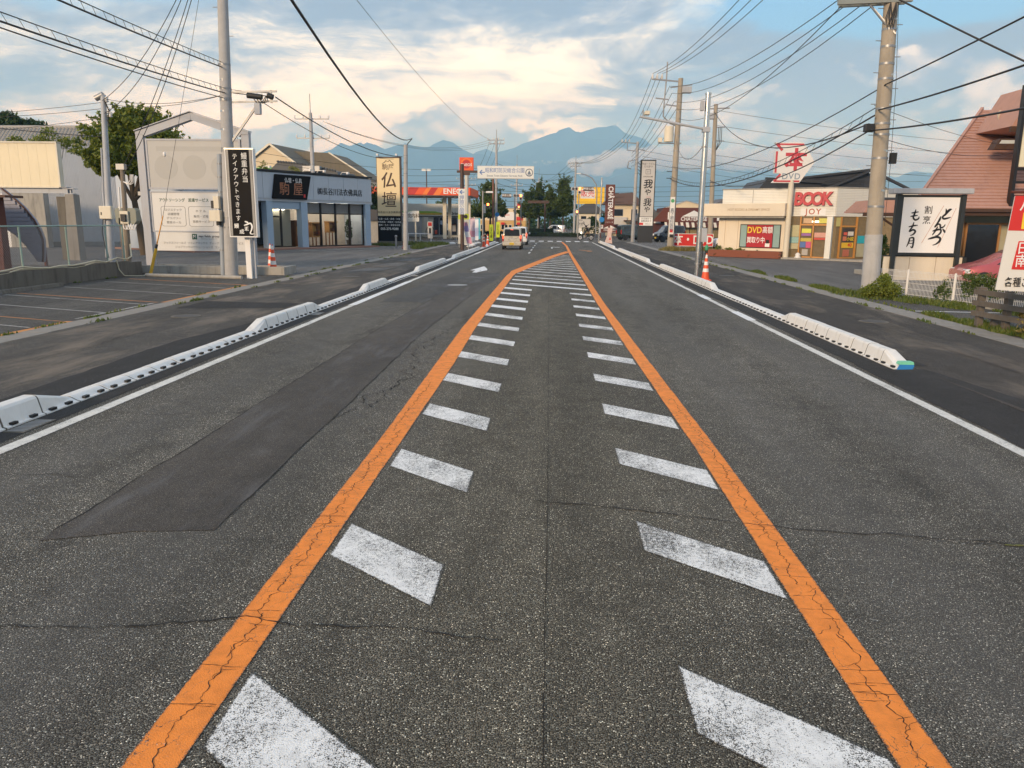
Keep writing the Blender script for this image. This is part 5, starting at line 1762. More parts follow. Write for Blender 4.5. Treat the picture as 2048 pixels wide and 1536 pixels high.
sp2 = thing('utility_pole', 'slim grey concrete pole beside the tall gold altar sign', 'utility pole', (-10.22, 54.2, 0.05))
shaft(sp2, 0.175, 0.135, 7.1, (0.14, 0), M_pole_g, 16)
bands(sp2, (2.6, 5.2, 5.9, 6.4), 0.175, 0.135, 7.1, (0.14, 0))
MB().tube([(0.14, 0, 6.9), (0.3, 0, 7.2), (0.58, 0, 7.5)], 0.035, 6).build('stay_wire', M_wire, sp2)
# ================================================================== JUNCTION AND WHAT LIES BEYOND
# brown pole with park direction boards
M_sgw = mat('sign_offwhite', (0.74, 0.75, 0.72), 0.45, var=0.03)
M_sblue = mat('sign_letter_blue', (0.10, 0.20, 0.46), 0.5)
M_sgrey = mat('sign_letter_grey', (0.12, 0.16, 0.22), 0.5)
dp = thing('direction_sign', 'brown steel pole carrying a long park direction board over the road', 'sign', (-6.36, 55.5, 0.05))
MB().cyl((0, 0, 0), (0, 0, 5.95), 0.135, n=18).build('pole', M_dbrown, dp)
box('arm', M_dbrown, dp, -0.36, 1.09, -0.08, 0.08, 5.36, 5.52)
box('arm_bracket', M_dbrown, dp, 0.14, 0.55, -0.10, 0.10, 5.20, 5.36)
bd = box('direction_board', M_sgw, dp, 1.09, 5.06, -0.05, 0.03, 4.99, 5.82, 0.01)
box('board_rim', M_greysteel, bd, 1.06, 5.09, -0.02, 0.05, 4.96, 4.988)
box('board_rim', M_greysteel, bd, 1.06, 5.09, -0.02, 0.05, 5.822, 5.85)
text(bd, '昭和町防災総合公園', 0.36, (3.02, -0.055, 5.52), M_sblue, 0.0, sx=0.86)
text(bd, 'Showa Town Disaster Services Park', 0.185, (3.0, -0.055, 5.17), M_sgrey, 0.004, sx=0.93)
MB().prism([(1.22, 5.40), (1.40, 5.58), (1.45, 5.53), (1.35, 5.43), (1.62, 5.43), (1.62, 5.37), (1.35, 5.37), (1.45, 5.27), (1.40, 5.22)], 'y', -0.056, -0.0505).build('arrow', M_sblue, bd)
m = MB()
for k in range(28):
    a0, a1 = 2 * PI * k / 28, 2 * PI * (k + 1) / 28
    m.bar((4.73 + 0.24 * math.cos(a0), -0.054, 5.40 + 0.24 * math.sin(a0)), (4.73 + 0.24 * math.cos(a1), -0.054, 5.40 + 0.24 * math.sin(a1)), 0.055, 0.005, up=(0, 1, 0))
m.prism([(4.60, 5.30), (4.86, 5.30), (4.73, 5.56)], 'y', -0.057, -0.0505)
m.box(4.62, 4.84, -0.057, -0.0505, 5.22, 5.27)
m.build('park_emblem', M_sgrey, bd)
vb = box('park_board', M_sgw, dp, -0.24, 0.24, -0.22, -0.15, 2.50, 4.26, 0.01)
for i, ch in enumerate('押原公園'):
    text(vb, ch, 0.36, (0, -0.225, 3.62 - 0.32 * i), M_sblue, 0.0)
MB().prism([(-0.17, 4.03), (0.0, 4.19), (0.05, 4.14), (-0.03, 4.06), (0.19, 4.06), (0.19, 4.0), (-0.03, 4.0), (0.05, 3.92), (0.0, 3.87)], 'y', -0.226, -0.2205).build('arrow', M_sblue, vb)

# promotional banners and little stands before the filling station
def banner(label, loc, c, h=2.1, lean=0.0, w=0.45, base=True, rz=0.0):
    t = thing('banner_flag', label, 'banner', loc, rz, 'banners before the filling station')
    MB().tube([(0, 0, 0), (lean, 0, h + 0.1)], 0.018, 6).build('pole', M_conew, t)
    MB().tube([(lean, 0, h + 0.06), (lean + w, 0, h + 0.03)], 0.012, 5).build('crossbar', M_conew, t)
    vs, fs = [], []
    for i in range(9):
        z = h - (h - 0.45) * i / 8
        x = lean * z / h
        for j in range(4):
            vs.append((x + 0.02 + w * j / 3, 0.05 * math.sin(i * 0.9 + j), z))
    fs = [(4 * i + j, 4 * i + j + 1, 4 * i + j + 5, 4 * i + j + 4) for i in range(8) for j in range(3)]
    mt = stripe_mat('banner_' + c[0], c[1], 2, 0.7)
    MB().add(vs, fs, True).build('cloth', mt, t, fix=False)
    if base:
        MB().lathe([(0.26, 0.0), (0.28, 0.05), (0.2, 0.12), (0.05, 0.14)], 14).build('base', M_conew, t)


pk, lb, wb, tq = (0.62, 0.30, 0.40), (0.24, 0.42, 0.66), (0.72, 0.74, 0.80), (0.10, 0.42, 0.55)
banner('pink and white banner leaning at the foot of the brown sign pole', (-5.95, 55.9, 0.05), ('pink', [(0.4, pk), (0.9, wb), (1.3, (0.3, 0.25, 0.5)), (1.7, pk), (2.2, wb)]), 1.95, -0.45, 0.35, False)
banner('pale blue banner on a white weight, the palest of those by the filling station', (-6.7, 66.0, 0.05), ('paleblue', [(0.4, wb), (0.8, (0.45, 0.50, 0.72)), (1.5, wb), (2.2, wb)]), 2.2, 0.0, 0.5)
banner('turquoise banner on a white weight beside the filling station drive', (-6.95, 70.0, 0.05), ('turquoise', [(0.4, tq), (1.2, (0.16, 0.50, 0.62)), (1.9, tq), (2.3, tq)]), 2.3, 0.0, 0.55)
banner('blue and white banner between the brown pole and the station tower', (-7.35, 68.0, 0.05), ('blue', [(0.4, lb), (1.0, wb), (1.3, lb), (2.2, wb)]), 2.2, 0.0, 0.5)
banner('pink banner close behind the brown sign pole', (-6.5, 62.0, 0.05), ('rose', [(0.4, wb), (0.8, pk), (1.3, (0.7, 0.55, 0.62)), (2.2, pk)]), 2.25, 0.0, 0.4)
for lb_, x, y in (('white flag weight with a curled wire hoop on the station forecourt', -9.0, 70.5), ('white flag weight beside the station drive kerb', -6.9, 73.0)):
    t = thing('flag_weight', lb_, 'weight', (x, y, 0.05))
    MB().lathe([(0.30, 0.0), (0.32, 0.06), (0.2, 0.14), (0.05, 0.16)], 14).build('body', M_conew, t)
    MB().tube([(0.5, 0, 0.0), (0.35, 0, 0.7), (0.7, 0, 0.9), (0.95, 0, 0.6), (1.0, 0, 0.0)], 0.02, 6).build('hoop', M_ivory, t)

# filling station
M_can = mat('canopy_orange', (0.80, 0.10, 0.025), 0.4, var=0.03)
M_can2 = mat('canopy_deep_red', (0.50, 0.03, 0.03), 0.4)
M_can3 = mat('canopy_light_orange', (0.86, 0.22, 0.04), 0.4)
fs_ = thing('filling_station_canopy', 'orange-red filling station canopy with white lettering on white columns', 'canopy', (-15.5, 88.0, 0.05))
box('canopy_deck', M_greysteel, fs_, -7.5, 6.3, 0.0, 9, 4.80, 5.0)
box('fascia', M_can, fs_, -7.5, 6.35, -0.12, 0.0, 4.86, 5.72)
box('fascia', M_can, fs_, 6.30, 6.42, 0.005, 9, 4.86, 5.72)
for x0, x1, mt in ((-0.7, 0.35, M_can2), (1.25, 1.75, M_can3), (1.75, 2.5, M_can2), (2.5, 3.2, M_can3)):
    MB().prism([(x0 - 0.35, 4.87), (x1 - 0.35, 4.87), (x1 + 0.25, 5.71), (x0 + 0.25, 5.71)], 'y', -0.125, -0.121).build('fascia_flash', mt, fs_)
text(fs_, 'ENEOS', 0.82, (4.55, -0.125, 5.28), M_inkw, 0.022, depth=0.02)
for x, y in ((3.1, 2.5), (5.9, 2.5), (-4.5, 2.5), (3.1, 7.0)):
    box('column', M_ivory, fs_, x - 0.2, x + 0.2, y - 0.2, y + 0.2, 0, 4.80)
for x in (-3.0, -1.2, 1.0, 4.5):
    MB().box(x - 0.12, x + 0.12, 1.0, 1.25, 4.55, 4.80).build('canopy_lamp', M_conew, fs_)
sb = thing('service_bay_building', 'grey filling station office with green and gold stripes on its fascia', 'building', (-15.5, 100.0, 0.05))
M_offg = mat('office_grey', (0.60, 0.59, 0.53), 0.55, var=0.04)
MB().box(-6.0, 4.2, 0.15, 8, 0, 4.2).build('wall', M_offg, sb)
m = MB()
for i in range(8):
    m.box(-6.0, 4.25, -0.04 - 0.008 * (i % 2), 0.0, 3.35 + 0.105 * i, 3.45 + 0.105 * i)
m.build('fascia', M_offg, sb)
box('fascia_lower', M_offg, sb, -6.0, 4.25, -0.05, 0.0, 2.68, 3.34)
vs = [(-6.0, 3.35), (-5.0, 3.30), (0.6, 3.25), (1.5, 3.02), (-6, 3.06)]
MB().prism(vs, 'y', -0.056, -0.0505).build('green_stripe', mat('stripe_green', (0.25, 0.42, 0.05), 0.45), sb)
MB().prism([(-6.0, 3.05), (1.5, 3.015), (1.4, 2.80), (-6, 2.86)], 'y', -0.0565, -0.0505).build('gold_stripe', mat('stripe_gold', (0.55, 0.38, 0.05), 0.45), sb)
text(sb, 'Dr.Drive', 0.55, (2.75, -0.06, 3.0), M_ink, 0.014, depth=0.02)
box('fascia_black_strip', M_black, sb, -6.0, 4.25, -0.02, 0.14, 2.58, 2.675)  # black strip along the foot of the fascia
box('shutter', M_greysteel, sb, -5.8, -1.2, 0.08, 0.14, 0.05, 2.55)
box('pier', M_offg, sb, -0.95, -0.3, 0.0, 0.14, 0.0, 2.57)
for i, (x0, x1) in enumerate(((0.35, 1.0), (1.1, 1.75), (1.85, 2.55), (2.65, 3.35))):
    box('window_frame', M_greysteel, sb, x0 - 0.05, x1 + 0.05, 0.09, 0.145, 0.25, 2.52)
    box('window_pane', mat('office_glass', (0.03, 0.035, 0.045), 0.08), sb, x0, x1, 0.075, 0.089, 0.30, 2.48)
for x0, x1, z0, z1, c in ((2.0, 2.45, 0.9, 1.75, (0.75, 0.77, 0.78)), (2.75, 3.2, 0.75, 1.6, (0.7, 0.6, 0.5)), (1.2, 1.5, 1.6, 2.1, (0.35, 0.45, 0.6)), (0.5, 0.8, 0.4, 0.9, (0.65, 0.10, 0.06)), (1.9, 2.5, 1.85, 2.4, (0.10, 0.12, 0.25)), (2.75, 3.2, 1.5, 1.62, (0.6, 0.12, 0.05))):
    box('poster', mat('poster_%02d%02d' % (int(x0 * 10), int(z0 * 10)), c, 0.6), sb, x0, x1, 0.068, 0.0745, z0, z1)
fp = thing('fuel_pump', 'white fuel pump with a red top before the office', 'fuel pump', (-14.35, 92.0, 0.05))
MB().box(-0.28, 0.28, -0.2, 0.2, 0.0, 1.35).build('cabinet', M_conew, fp, bevel=0.03)
MB().box(-0.30, 0.30, -0.22, 0.22, 1.36, 1.95).build('head', M_whitep, fp, bevel=0.03)
box('display', M_red, fp, -0.22, 0.22, -0.235, -0.222, 1.45, 1.88)
box('nozzle_recess', M_black, fp, -0.12, 0.12, -0.215, -0.202, 0.5, 1.2)
for s in (-1, 1):
    MB().tube([(s * 0.3, -0.1, 1.3), (s * 0.5, -0.12, 0.9), (s * 0.48, -0.12, 0.35), (s * 0.3, -0.1, 0.5)], 0.035, 6).build('hose', M_black, fp)
ts = thing('station_tower_sign', 'square red-orange roundel sign with white lettering on a brown pole', 'sign', (-8.48, 78.0, 0.05))
MB().cyl((0, 0, 0), (0, 0, 6.9), 0.17, n=14).build('pole', M_offg, ts)
box('sign_box', M_can, ts, -0.70, 0.70, -0.18, 0.12, 6.88, 8.18, 0.04)
m = MB()
for k in range(24):
    a0, a1 = R(200) + R(260) * k / 24, R(200) + R(260) * (k + 1) / 24
    m.bar((0.52 * math.cos(-a0), -0.184, 7.53 + 0.52 * math.sin(-a0)), (0.52 * math.cos(-a1), -0.184, 7.53 + 0.52 * math.sin(-a1)), 0.11 * (1 - k / 30), 0.006, up=(0, 1, 0))
m.build('swirl_ring', M_can3, ts)
MB().cyl((0, -0.181, 7.53), (0, -0.188, 7.53), 0.40, n=28).build('swirl_disc', M_can2, ts)
text(ts, 'ENEOS', 0.36, (0.0, -0.192, 7.46), M_inkw, 0.012)
ps = thing('price_board', 'yellow and black topped price board with a white panel by the station', 'sign', (-6.9, 60.5, 0.05))
box('panel', M_offg, ps, -0.35, 0.5, 0.0, 0.08, 0.3, 2.15)
box('yellow_top', mat('lime_yellow', (0.52, 0.60, 0.06), 0.45), ps, -0.35, 0.5, -0.008, 0.0, 2.16, 2.6)
MB().cyl((0.25, -0.02, 2.38), (0.25, -0.009, 2.38), 0.15, n=16).build('round_mark', M_black, ps)
box('white_panel', M_conew, ps, -0.28, 0.42, -0.008, -0.001, 1.0, 1.9)
for x in (-0.3, 0.42):
    box('leg', M_steel, ps, x, x + 0.04, 0.02, 0.06, 0, 0.3)
fl = thing('floodlight_mast', 'brown mast with twin white floodlights behind the canopy', 'lamp', (-17.6, 110, 0.05))
MB().cyl((0, 0, 0), (0, 0, 8.9), 0.09, 0.07, 10).build('mast', M_dbrown, fl)
for s in (-1, 1):
    MB().box(s * 0.35 - 0.28, s * 0.35 + 0.28, -0.2, 0.15, 8.85, 9.15).build('floodlight', M_conew, fl)
ns = thing('clinic_sign', 'white roadside clinic board with green swash on a single post', 'sign', (-14.5, 80.0, 0.05))
box('post', M_ivory, ns, 0.42, 0.56, 0.02, 0.12, 0, 2.0)
box('board', mat('clinic_board', (0.84, 0.80, 0.70), 0.5, var=0.02), ns, -1.5, 0.88, -0.04, 0.04, 1.95, 3.02, 0.01)
MB().prism([(-1.5, 3.015), (0.2, 3.015), (-0.5, 2.92), (-1.0, 2.80), (-1.5, 2.74)], 'y', -0.046, -0.0405).build('green_swash', mat('swash_green', (0.12, 0.45, 0.12), 0.5), ns)
text(ns, '病院内科', 0.50, (0.05, -0.045, 2.50), M_bink, 0.010, sx=0.9)
text(ns, '駐車場はこちらです', 0.11, (0.0, -0.045, 2.10), M_bink)
grass('verge_grass', 'dry grass and weeds on the verge before the clinic board', [(-12.5, 70, 3.2, 1.2), (-10.2, 62, 0.9, 4.2), (-9.9, 68, 0.9, 3.0), (-9.9, 57.5, 0.4, 1.5), (-12.0, 66.0, 2.0, 0.7), (-13.6, 62.6, 1.2, 0.3)], 700, 0.38, L_grass, 6)
gr = thing('guard_rail', 'low white pipe guard rail behind the verge grass', 'rail', (-14.3, 78.0, 0.05))
MB().cyl((-2.5, 0, 0.75), (2.2, 0, 0.75), 0.04, n=8).build('rail', M_conew, gr)
for x in (-2.5, -1.3, -0.1, 1.1, 2.2):
    MB().cyl((x, 0, 0), (x, 0, 0.75), 0.035, n=8).build('post', M_conew, gr)

# cones and lime notice boards on the left kerb
make_cone('orange cone on the filling station kerb, farther from the lime boards', (-5.42, 62.6, 0.07), 'cones on the left kerb', 0.92, 2)
make_cone('orange cone on the filling station kerb, next to the lime notice boards', (-5.42, 66.4, 0.07), 'cones on the left kerb', 0.92, 2)
M_lime = mat('lime_board', (0.62, 0.75, 0.02), 0.45)
for lb_, x, y, z in (('narrow lime-yellow notice board with black print, lower of the two', -6.05, 78.5, 0.0), ('narrow lime-yellow notice board beside the utility pole, higher of the two', -5.75, 84.0, 0.25)):
    t = thing('notice_board', lb_, 'sign', (x, y, 0.05 + z), 0.0, 'lime notice boards')
    box('panel', M_lime, t, -0.19, 0.19, -0.03, 0.03, 0.12, 1.75)
    box('foot', M_black, t, -0.16, 0.16, -0.2, 0.2, -z, 0.10)
    text(t, '止まれ注意', 0.24, (0, -0.035, 0.95), M_ink, 0.012, vertical=True, line=0.9)

# utility pole and signals at the junction
def junction_pole(label, loc, h, arms, r0=0.19, r1=0.13, mt=None, cat='utility pole', spike=1.0):
    t = thing('utility_pole', label, cat, loc)
    shaft(t, r0, r1, h, (0, 0), mt or M_pole_g, 14)
    if spike:
        MB().cyl((0, 0, h), (0, 0, h + spike), 0.035, n=6).build('spike', M_steel, t)
    for z, a, b in arms:
        MB().bar((a, 0.1, z), (b, 0.1, z), 0.09, 0.09).build('crossarm', M_steel, t)
        k = max(2, int((b - a) / 0.55))
        for i in range(k + 1):
            insulator(t, (a + (b - a) * i / k, 0.1, z + 0.04), 0.075, 0.25)
    bands(t, [h * 0.35, h * 0.5, h * 0.62, h * 0.75], r0, r1, h)
    return t


jp = junction_pole('tall grey utility pole standing beside the park direction board at the junction', (-7.1, 100, 0.05), 12.3, [(12.05, -1.1, 0.95), (11.6, -0.85, 0.95)])
for k in range(5):
    MB().bar((-0.75, -0.05, 6.2 + 0.55 * k), (0.3, -0.05, 6.3 + 0.55 * k), 0.03).build('cable_bracket', M_black, jp)
junction_pole('distant utility pole rising behind the filling station canopy', (-14.4, 135, 0.0), 10.0, [(9.2, -2.0, 1.2), (8.2, -1.6, 1.2)], spike=2.0)
junction_pole('distant utility pole beyond the ginkgo row', (-3.2, 190, 0.0), 12.5, [(11.4, -0.9, 1.0), (10.6, -0.9, 0.9)], spike=2.2)
junction_pole('grey utility pole behind the red junction signal post', (3.48, 120, 0.0), 11.0, [(10.75, -1.1, 0.95), (10.4, -0.8, 0.8)], spike=0.9)
junction_pole('distant utility pole behind the roundel sign', (-6.3, 140, 0.0), 12.0, [(11.4, -0.3, 2.2), (8.4, -1.0, 1.0)], spike=1.6)

M_lampoff = mat('signal_dark_lens', (0.03, 0.015, 0.015), 0.3)
M_lampred = mat('signal_red_lit', (0.9, 0.25, 0.05), 0.4, emit=(1.0, 0.16, 0.03), es=9.0)
M_sighead = mat('signal_housing', (0.55, 0.55, 0.53), 0.5)


def signal(label, loc, scale=1.0, post=None, arrow=True, plate=None, group='vehicle signals showing red'):
    t = thing('traffic_signal', label, 'traffic light', loc, 0, group)
    w = 0.62 * scale
    MB().box(-w, w, -0.1, 0.12, -0.2 * scale, 0.2 * scale).build('housing', M_sighead, t, bevel=0.05)
    for i, x in enumerate((-0.4, 0.0, 0.4)):
        MB().cyl((x * scale, -0.1, 0), (x * scale, -0.125, 0), 0.15 * scale, n=20).build('lens', M_lampred if i == 2 else M_lampoff, t)
        m = MB()
        for k in range(9):
            a0, a1 = R(-10) + R(200) * k / 9, R(-10) + R(200) * (k + 1) / 9
            m.bar((x * scale + 0.165 * scale * math.cos(a0), -0.2, 0.165 * scale * math.sin(a0)), (x * scale + 0.165 * scale * math.cos(a1), -0.2, 0.165 * scale * math.sin(a1)), 0.2, 0.012)
        m.build('visor', M_sighead, t, fix=False)
    if arrow:
        MB().box(0.16 * scale, 0.62 * scale, -0.1, 0.12, -0.62 * scale, -0.21 * scale).build('arrow_housing', M_sighead, t, bevel=0.04)
        MB().cyl((0.39 * scale, -0.1, -0.41 * scale), (0.39 * scale, -0.125, -0.41 * scale), 0.14 * scale, n=18).build('arrow_lens', M_lampoff, t)
    if post:
        for x, z1 in post:
            MB().cyl((x, 0.15, -loc[2]), (x, 0.15, z1), 0.075, n=10).build('post', M_steel, t)
    if plate:
        x0, x1, z0, z1, s = plate
        p = MB().box(x0, x1, -0.06, 0.0, z0, z1).build('name_plate', M_dbrown, t, bevel=0.08)
        text(p, s, 0.34, ((x0 + x1) / 2, -0.065, (z0 + z1) / 2), M_inkw, 0.01)
    return t


signal('red signal head on twin posts between cream shop and ginkgo row', (-4.85, 112, 5.75), 1.05, [(-0.45, -0.1), (0.45, -0.5)], True, (-2.25, -0.95, -0.28, 0.26, '押原公園'))
signal('lower repeater signal glowing red above the cream shop', (-5.25, 118, 4.3), 0.75, [(-0.2, 0.0)], False)
signal('red signal head with a dark name plate before the yellow billboard', (3.06, 100, 6.25), 1.05, [(0.33, 0.3)], True, (0.85, 2.2, -0.28, 0.26, '押原公園'))
rp = thing('signal_post', 'reddish brown signal post standing beside the utility pole by the lime boards', 'post', (-7.19, 96, 0.05))
MB().cyl((0, 0, 0), (0, 0, 7.85), 0.12, n=12).build('post', mat('red_brown_steel', (0.20, 0.09, 0.06), 0.6), rp)
ca_ = thing('signal_gantry', 'dark brown horizontal signal gantry seen before the ginkgo trees', 'gantry', (-2.0, 118, 0.0))
MB().box(-1.6, 1.55, -0.15, 0.15, 4.85, 5.25).build('arm', M_dbrown, ca_)
MB().cyl((1.0, 0, 0), (1.0, 0, 4.85), 0.13, n=10).build('post', M_dbrown, ca_)
for lb_, x, y, z in (('pedestrian signal showing red with a white box on the filling station corner', -7.9, 97, 4.0), ('pedestrian signal showing red on the confectioner corner post', 3.3, 102, 3.3)):
    t = thing('pedestrian_signal', lb_, 'traffic light', (x, y, z), 0, 'pedestrian signals')
    MB().box(-0.17, 0.17, -0.1, 0.1, -0.30, 0.32).build('housing', M_sighead, t, bevel=0.02)
    box('lens_red', M_lampred, t, -0.12, 0.12, -0.112, -0.101, 0.03, 0.27)
    box('lens_dark', M_lampoff, t, -0.12, 0.12, -0.112, -0.101, -0.25, -0.01)
    if x < 0:
        MB().box(-0.65, -0.30, -0.1, 0.15, -0.9, 0.15).build('control_box', M_conew, t, bevel=0.02)
        MB().bar((-0.30, 0.02, -0.1), (0.66, 0.02, -0.1), 0.04).build('bracket', M_steel, t)
    else:
        MB().bar((0.0, 0.02, -0.1), (0.1, -1.7, -0.1), 0.04).build('bracket', M_steel, t)
fs2 = thing('lamp_head', 'white street lamp head on a long arm over the station drive', 'lamp', (-7.75, 88, 0.05))
MB().cyl((0, 0, 0), (0, 0, 5.4), 0.09, 0.08, 10).build('post', M_steel, fs2)
MB().box(0.35, 1.15, -0.15, 0.15, 5.15, 5.35).build('lantern', M_conew, fs2, bevel=0.05)
MB().bar((0, 0, 5.25), (0.35, 0, 5.25), 0.05).build('arm', M_steel, fs2)
rs = thing('road_sign', 'round blue road sign on the filling station corner post', 'sign', (-6.75, 97.0, 0.0))
MB().cyl((0, 0.05, 0), (0, 0.05, 3.3), 0.04, n=8).build('post', M_steel, rs)
MB().cyl((0, 0.0, 2.95), (0, -0.03, 2.95), 0.27, n=20).build('disc', mat('blue_disc', (0.03, 0.22, 0.55), 0.4), rs)

# ginkgo row and hedges past the junction
def ginkgo(label, x, y, h, w, seed, name='ginkgo_tree', zc=0.0):
    q = random.Random(seed)
    cl = [((0, 0, h * 0.62), (w * 0.62, w * 0.62, h * 0.24)), ((0, 0, h * 0.82), (w * 0.42, w * 0.42, h * 0.18)), ((w * 0.4, 0, h * 0.50), (w * 0.48, w * 0.5, h * 0.15)), ((-w * 0.4, 0, h * 0.50), (w * 0.48, w * 0.5, h * 0.15)), ((q.uniform(-0.2, 0.2), -0.2, h * 0.45), (w * 0.5, w * 0.5, h * 0.12))]
    return tree(name, label, (x, y, zc), h * 0.42, 0.20, cl, 0.25, 1900, L_street, 'ginkgo row past the junction', seed, twig=10)


ginkgo('broad ginkgo tree on the filling station corner behind the utility pole', -8.3, 106, 7.3, 2.9, 41)
ginkgo('slim ginkgo tree half hidden behind the broad corner ginkgo', -9.6, 111, 6.6, 1.9, 42)
ginkgo('ginkgo tree at the cream shop end of the row behind the junction hedge', -3.5, 124, 7.0, 2.3, 43)
ginkgo('tall dark ginkgo second along the row behind the junction hedge', -2.0, 127, 8.7, 2.2, 44)
ginkgo('pale-trunked ginkgo third along the row behind the junction hedge', -0.2, 124, 7.5, 2.4, 45)
ginkgo('tallest ginkgo at the end of the row beside the signal post', 1.75, 123, 9.0, 2.6, 46)


def hedge(label, x0, x1, y, h, seed, dpt=0.9):
    q = random.Random(seed)
    t = thing('hedge', label, 'hedge', ((x0 + x1) / 2, y, 0.0), 0, 'clipped hedges at the junction')
    m = MB()
    L = x1 - x0
    for i in range(int(L / 0.5)):
        cx = -L / 2 + 0.25 + 0.5 * i
        leaves(m, (cx, 0, h * 0.5), (0.42, dpt * 0.5, h * 0.5 * q.uniform(0.9, 1.1)), 130, 0.12, q, shell=0.6)
    m.build('foliage', L_dark, t, fix=False)
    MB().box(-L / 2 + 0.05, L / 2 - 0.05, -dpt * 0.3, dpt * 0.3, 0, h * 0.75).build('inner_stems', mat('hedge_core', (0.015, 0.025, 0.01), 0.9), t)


hedge('clipped dark hedge under the broad corner ginkgo', -13.5, -6.6, 111.5, 0.95, 51)
hedge('long clipped hedge before the ginkgo row, lower one', -5.8, 3.2, 113.5, 0.75, 52)
hedge('taller block of hedge behind the low one under the ginkgo row', -3.4, 0.4, 118.5, 1.5, 53, 1.4)
hedge('short hedge beside the confectioner corner signal post', 2.8, 5.3, 111.5, 0.75, 54)
isl = struct(MB().box(-60, 60, 110, 128, -0.1, 0.045).build('traffic_island', M_lot))

# cream shop beyond
M_tan = mat('tan_wall', (0.60, 0.40, 0.16), 0.6, var=0.05)
M_palec = mat('pale_cream_wall', (0.74, 0.62, 0.42), 0.6, var=0.04)
cs = thing('cream_shop', 'cream and tan shop building with a red sign beyond the junction', 'shop', (-9.0, 136, 0.0))
MB().box(-6.0, 4.5, 0, 9, 0, 2.3).build('lower_wall', M_tan, cs)
MB().box(-6.0, 4.5, 0.02, 9, 2.302, 4.35).build('upper_wall', M_palec, cs)
box('parapet', M_conc, cs, -6.1, 4.6, -0.05, 9.1, 4.352, 4.45)
box('white_board', M_inkw, cs, -0.4, 2.6, -0.08, 0.0, 2.35, 3.75)
box('red_mark', M_red, cs, -0.2, 0.15, -0.09, -0.081, 3.1, 3.4)
box('red_line', M_red, cs, 0.35, 1.7, -0.09, -0.081, 3.2, 3.3)
for x in (-4.9, -4.1, -3.3, 0.3, 0.9, 1.6):
    box('window_frame', M_conew, cs, x - 0.06, x + 0.51, -0.03, 0.0, 0.75, 1.60)
    box('window_pane', M_carglass, cs, x, x + 0.45, -0.04, -0.031, 0.80, 1.55)
box('red_sign', M_red, cs, 2.9, 4.0, -0.1, -0.005, 2.35, 2.95)
for x in (0.55, 3.3):
    MB().prism([(x - 0.35, 1.62), (x + 0.35, 1.62), (x + 0.25, 2.0), (x - 0.25, 2.0)], 'y', -0.5, -0.03).build('red_awning', M_red, cs)
box('door', M_carglass, cs, 2.6, 3.1, -0.03, -0.005, 0.05, 1.6)
box('red_roof_sign', M_red, cs, 3.0, 4.2, 0.3, 0.6, 4.46, 5.2)

# cars queueing on the left
M_champ = mat('champagne_paint', (0.62, 0.56, 0.45), 0.28, 0.35, var=0.02, coat=0.6)
M_white_car = mat('white_car_paint', (0.74, 0.74, 0.73), 0.28, var=0.02, coat=0.6)
M_black_car = mat('black_car_paint', (0.015, 0.016, 0.018), 0.18, var=0.02, coat=0.8)
M_dgreen_car = mat('dark_green_paint', (0.02, 0.03, 0.027), 0.2, coat=0.8)
M_pinkcar = mat('rose_red_paint', (0.44, 0.09, 0.10), 0.3, 0.2, coat=0.5)
M_tail = mat('tail_lamp_lit', (0.75, 0.05, 0.02), 0.3, emit=(1.0, 0.10, 0.03), es=1.6)
M_tailoff = mat('tail_lamp', (0.40, 0.02, 0.015), 0.3)
M_head = mat('head_lamp', (0.75, 0.77, 0.78), 0.1, spec=0.8)
M_plate_y = mat('plate_yellow', (0.85, 0.58, 0.04), 0.5)

# stations: (y, sill, belt, roof, k_roof, k_low)
ST_KEI = [(-1.62, 0.34, 0.96, 1.02, 0.90, 0.93), (-1.60, 0.30, 1.0, 1.50, 0.80, 0.975), (-1.45, 0.26, 1.0, 1.60, 0.84, 1.0), (-0.6, 0.24, 0.98, 1.645, 0.86, 1.0), (0.35, 0.24, 0.97, 1.63, 0.86, 1.0), (0.62, 0.24, 0.97, 1.55, 0.84, 1.0), (1.08, 0.24, 0.97, 1.02, 0.88, 1.0), (1.50, 0.26, 0.86, 0.90, 0.90, 0.97), (1.62, 0.30, 0.72, 0.76, 0.90, 0.88)]


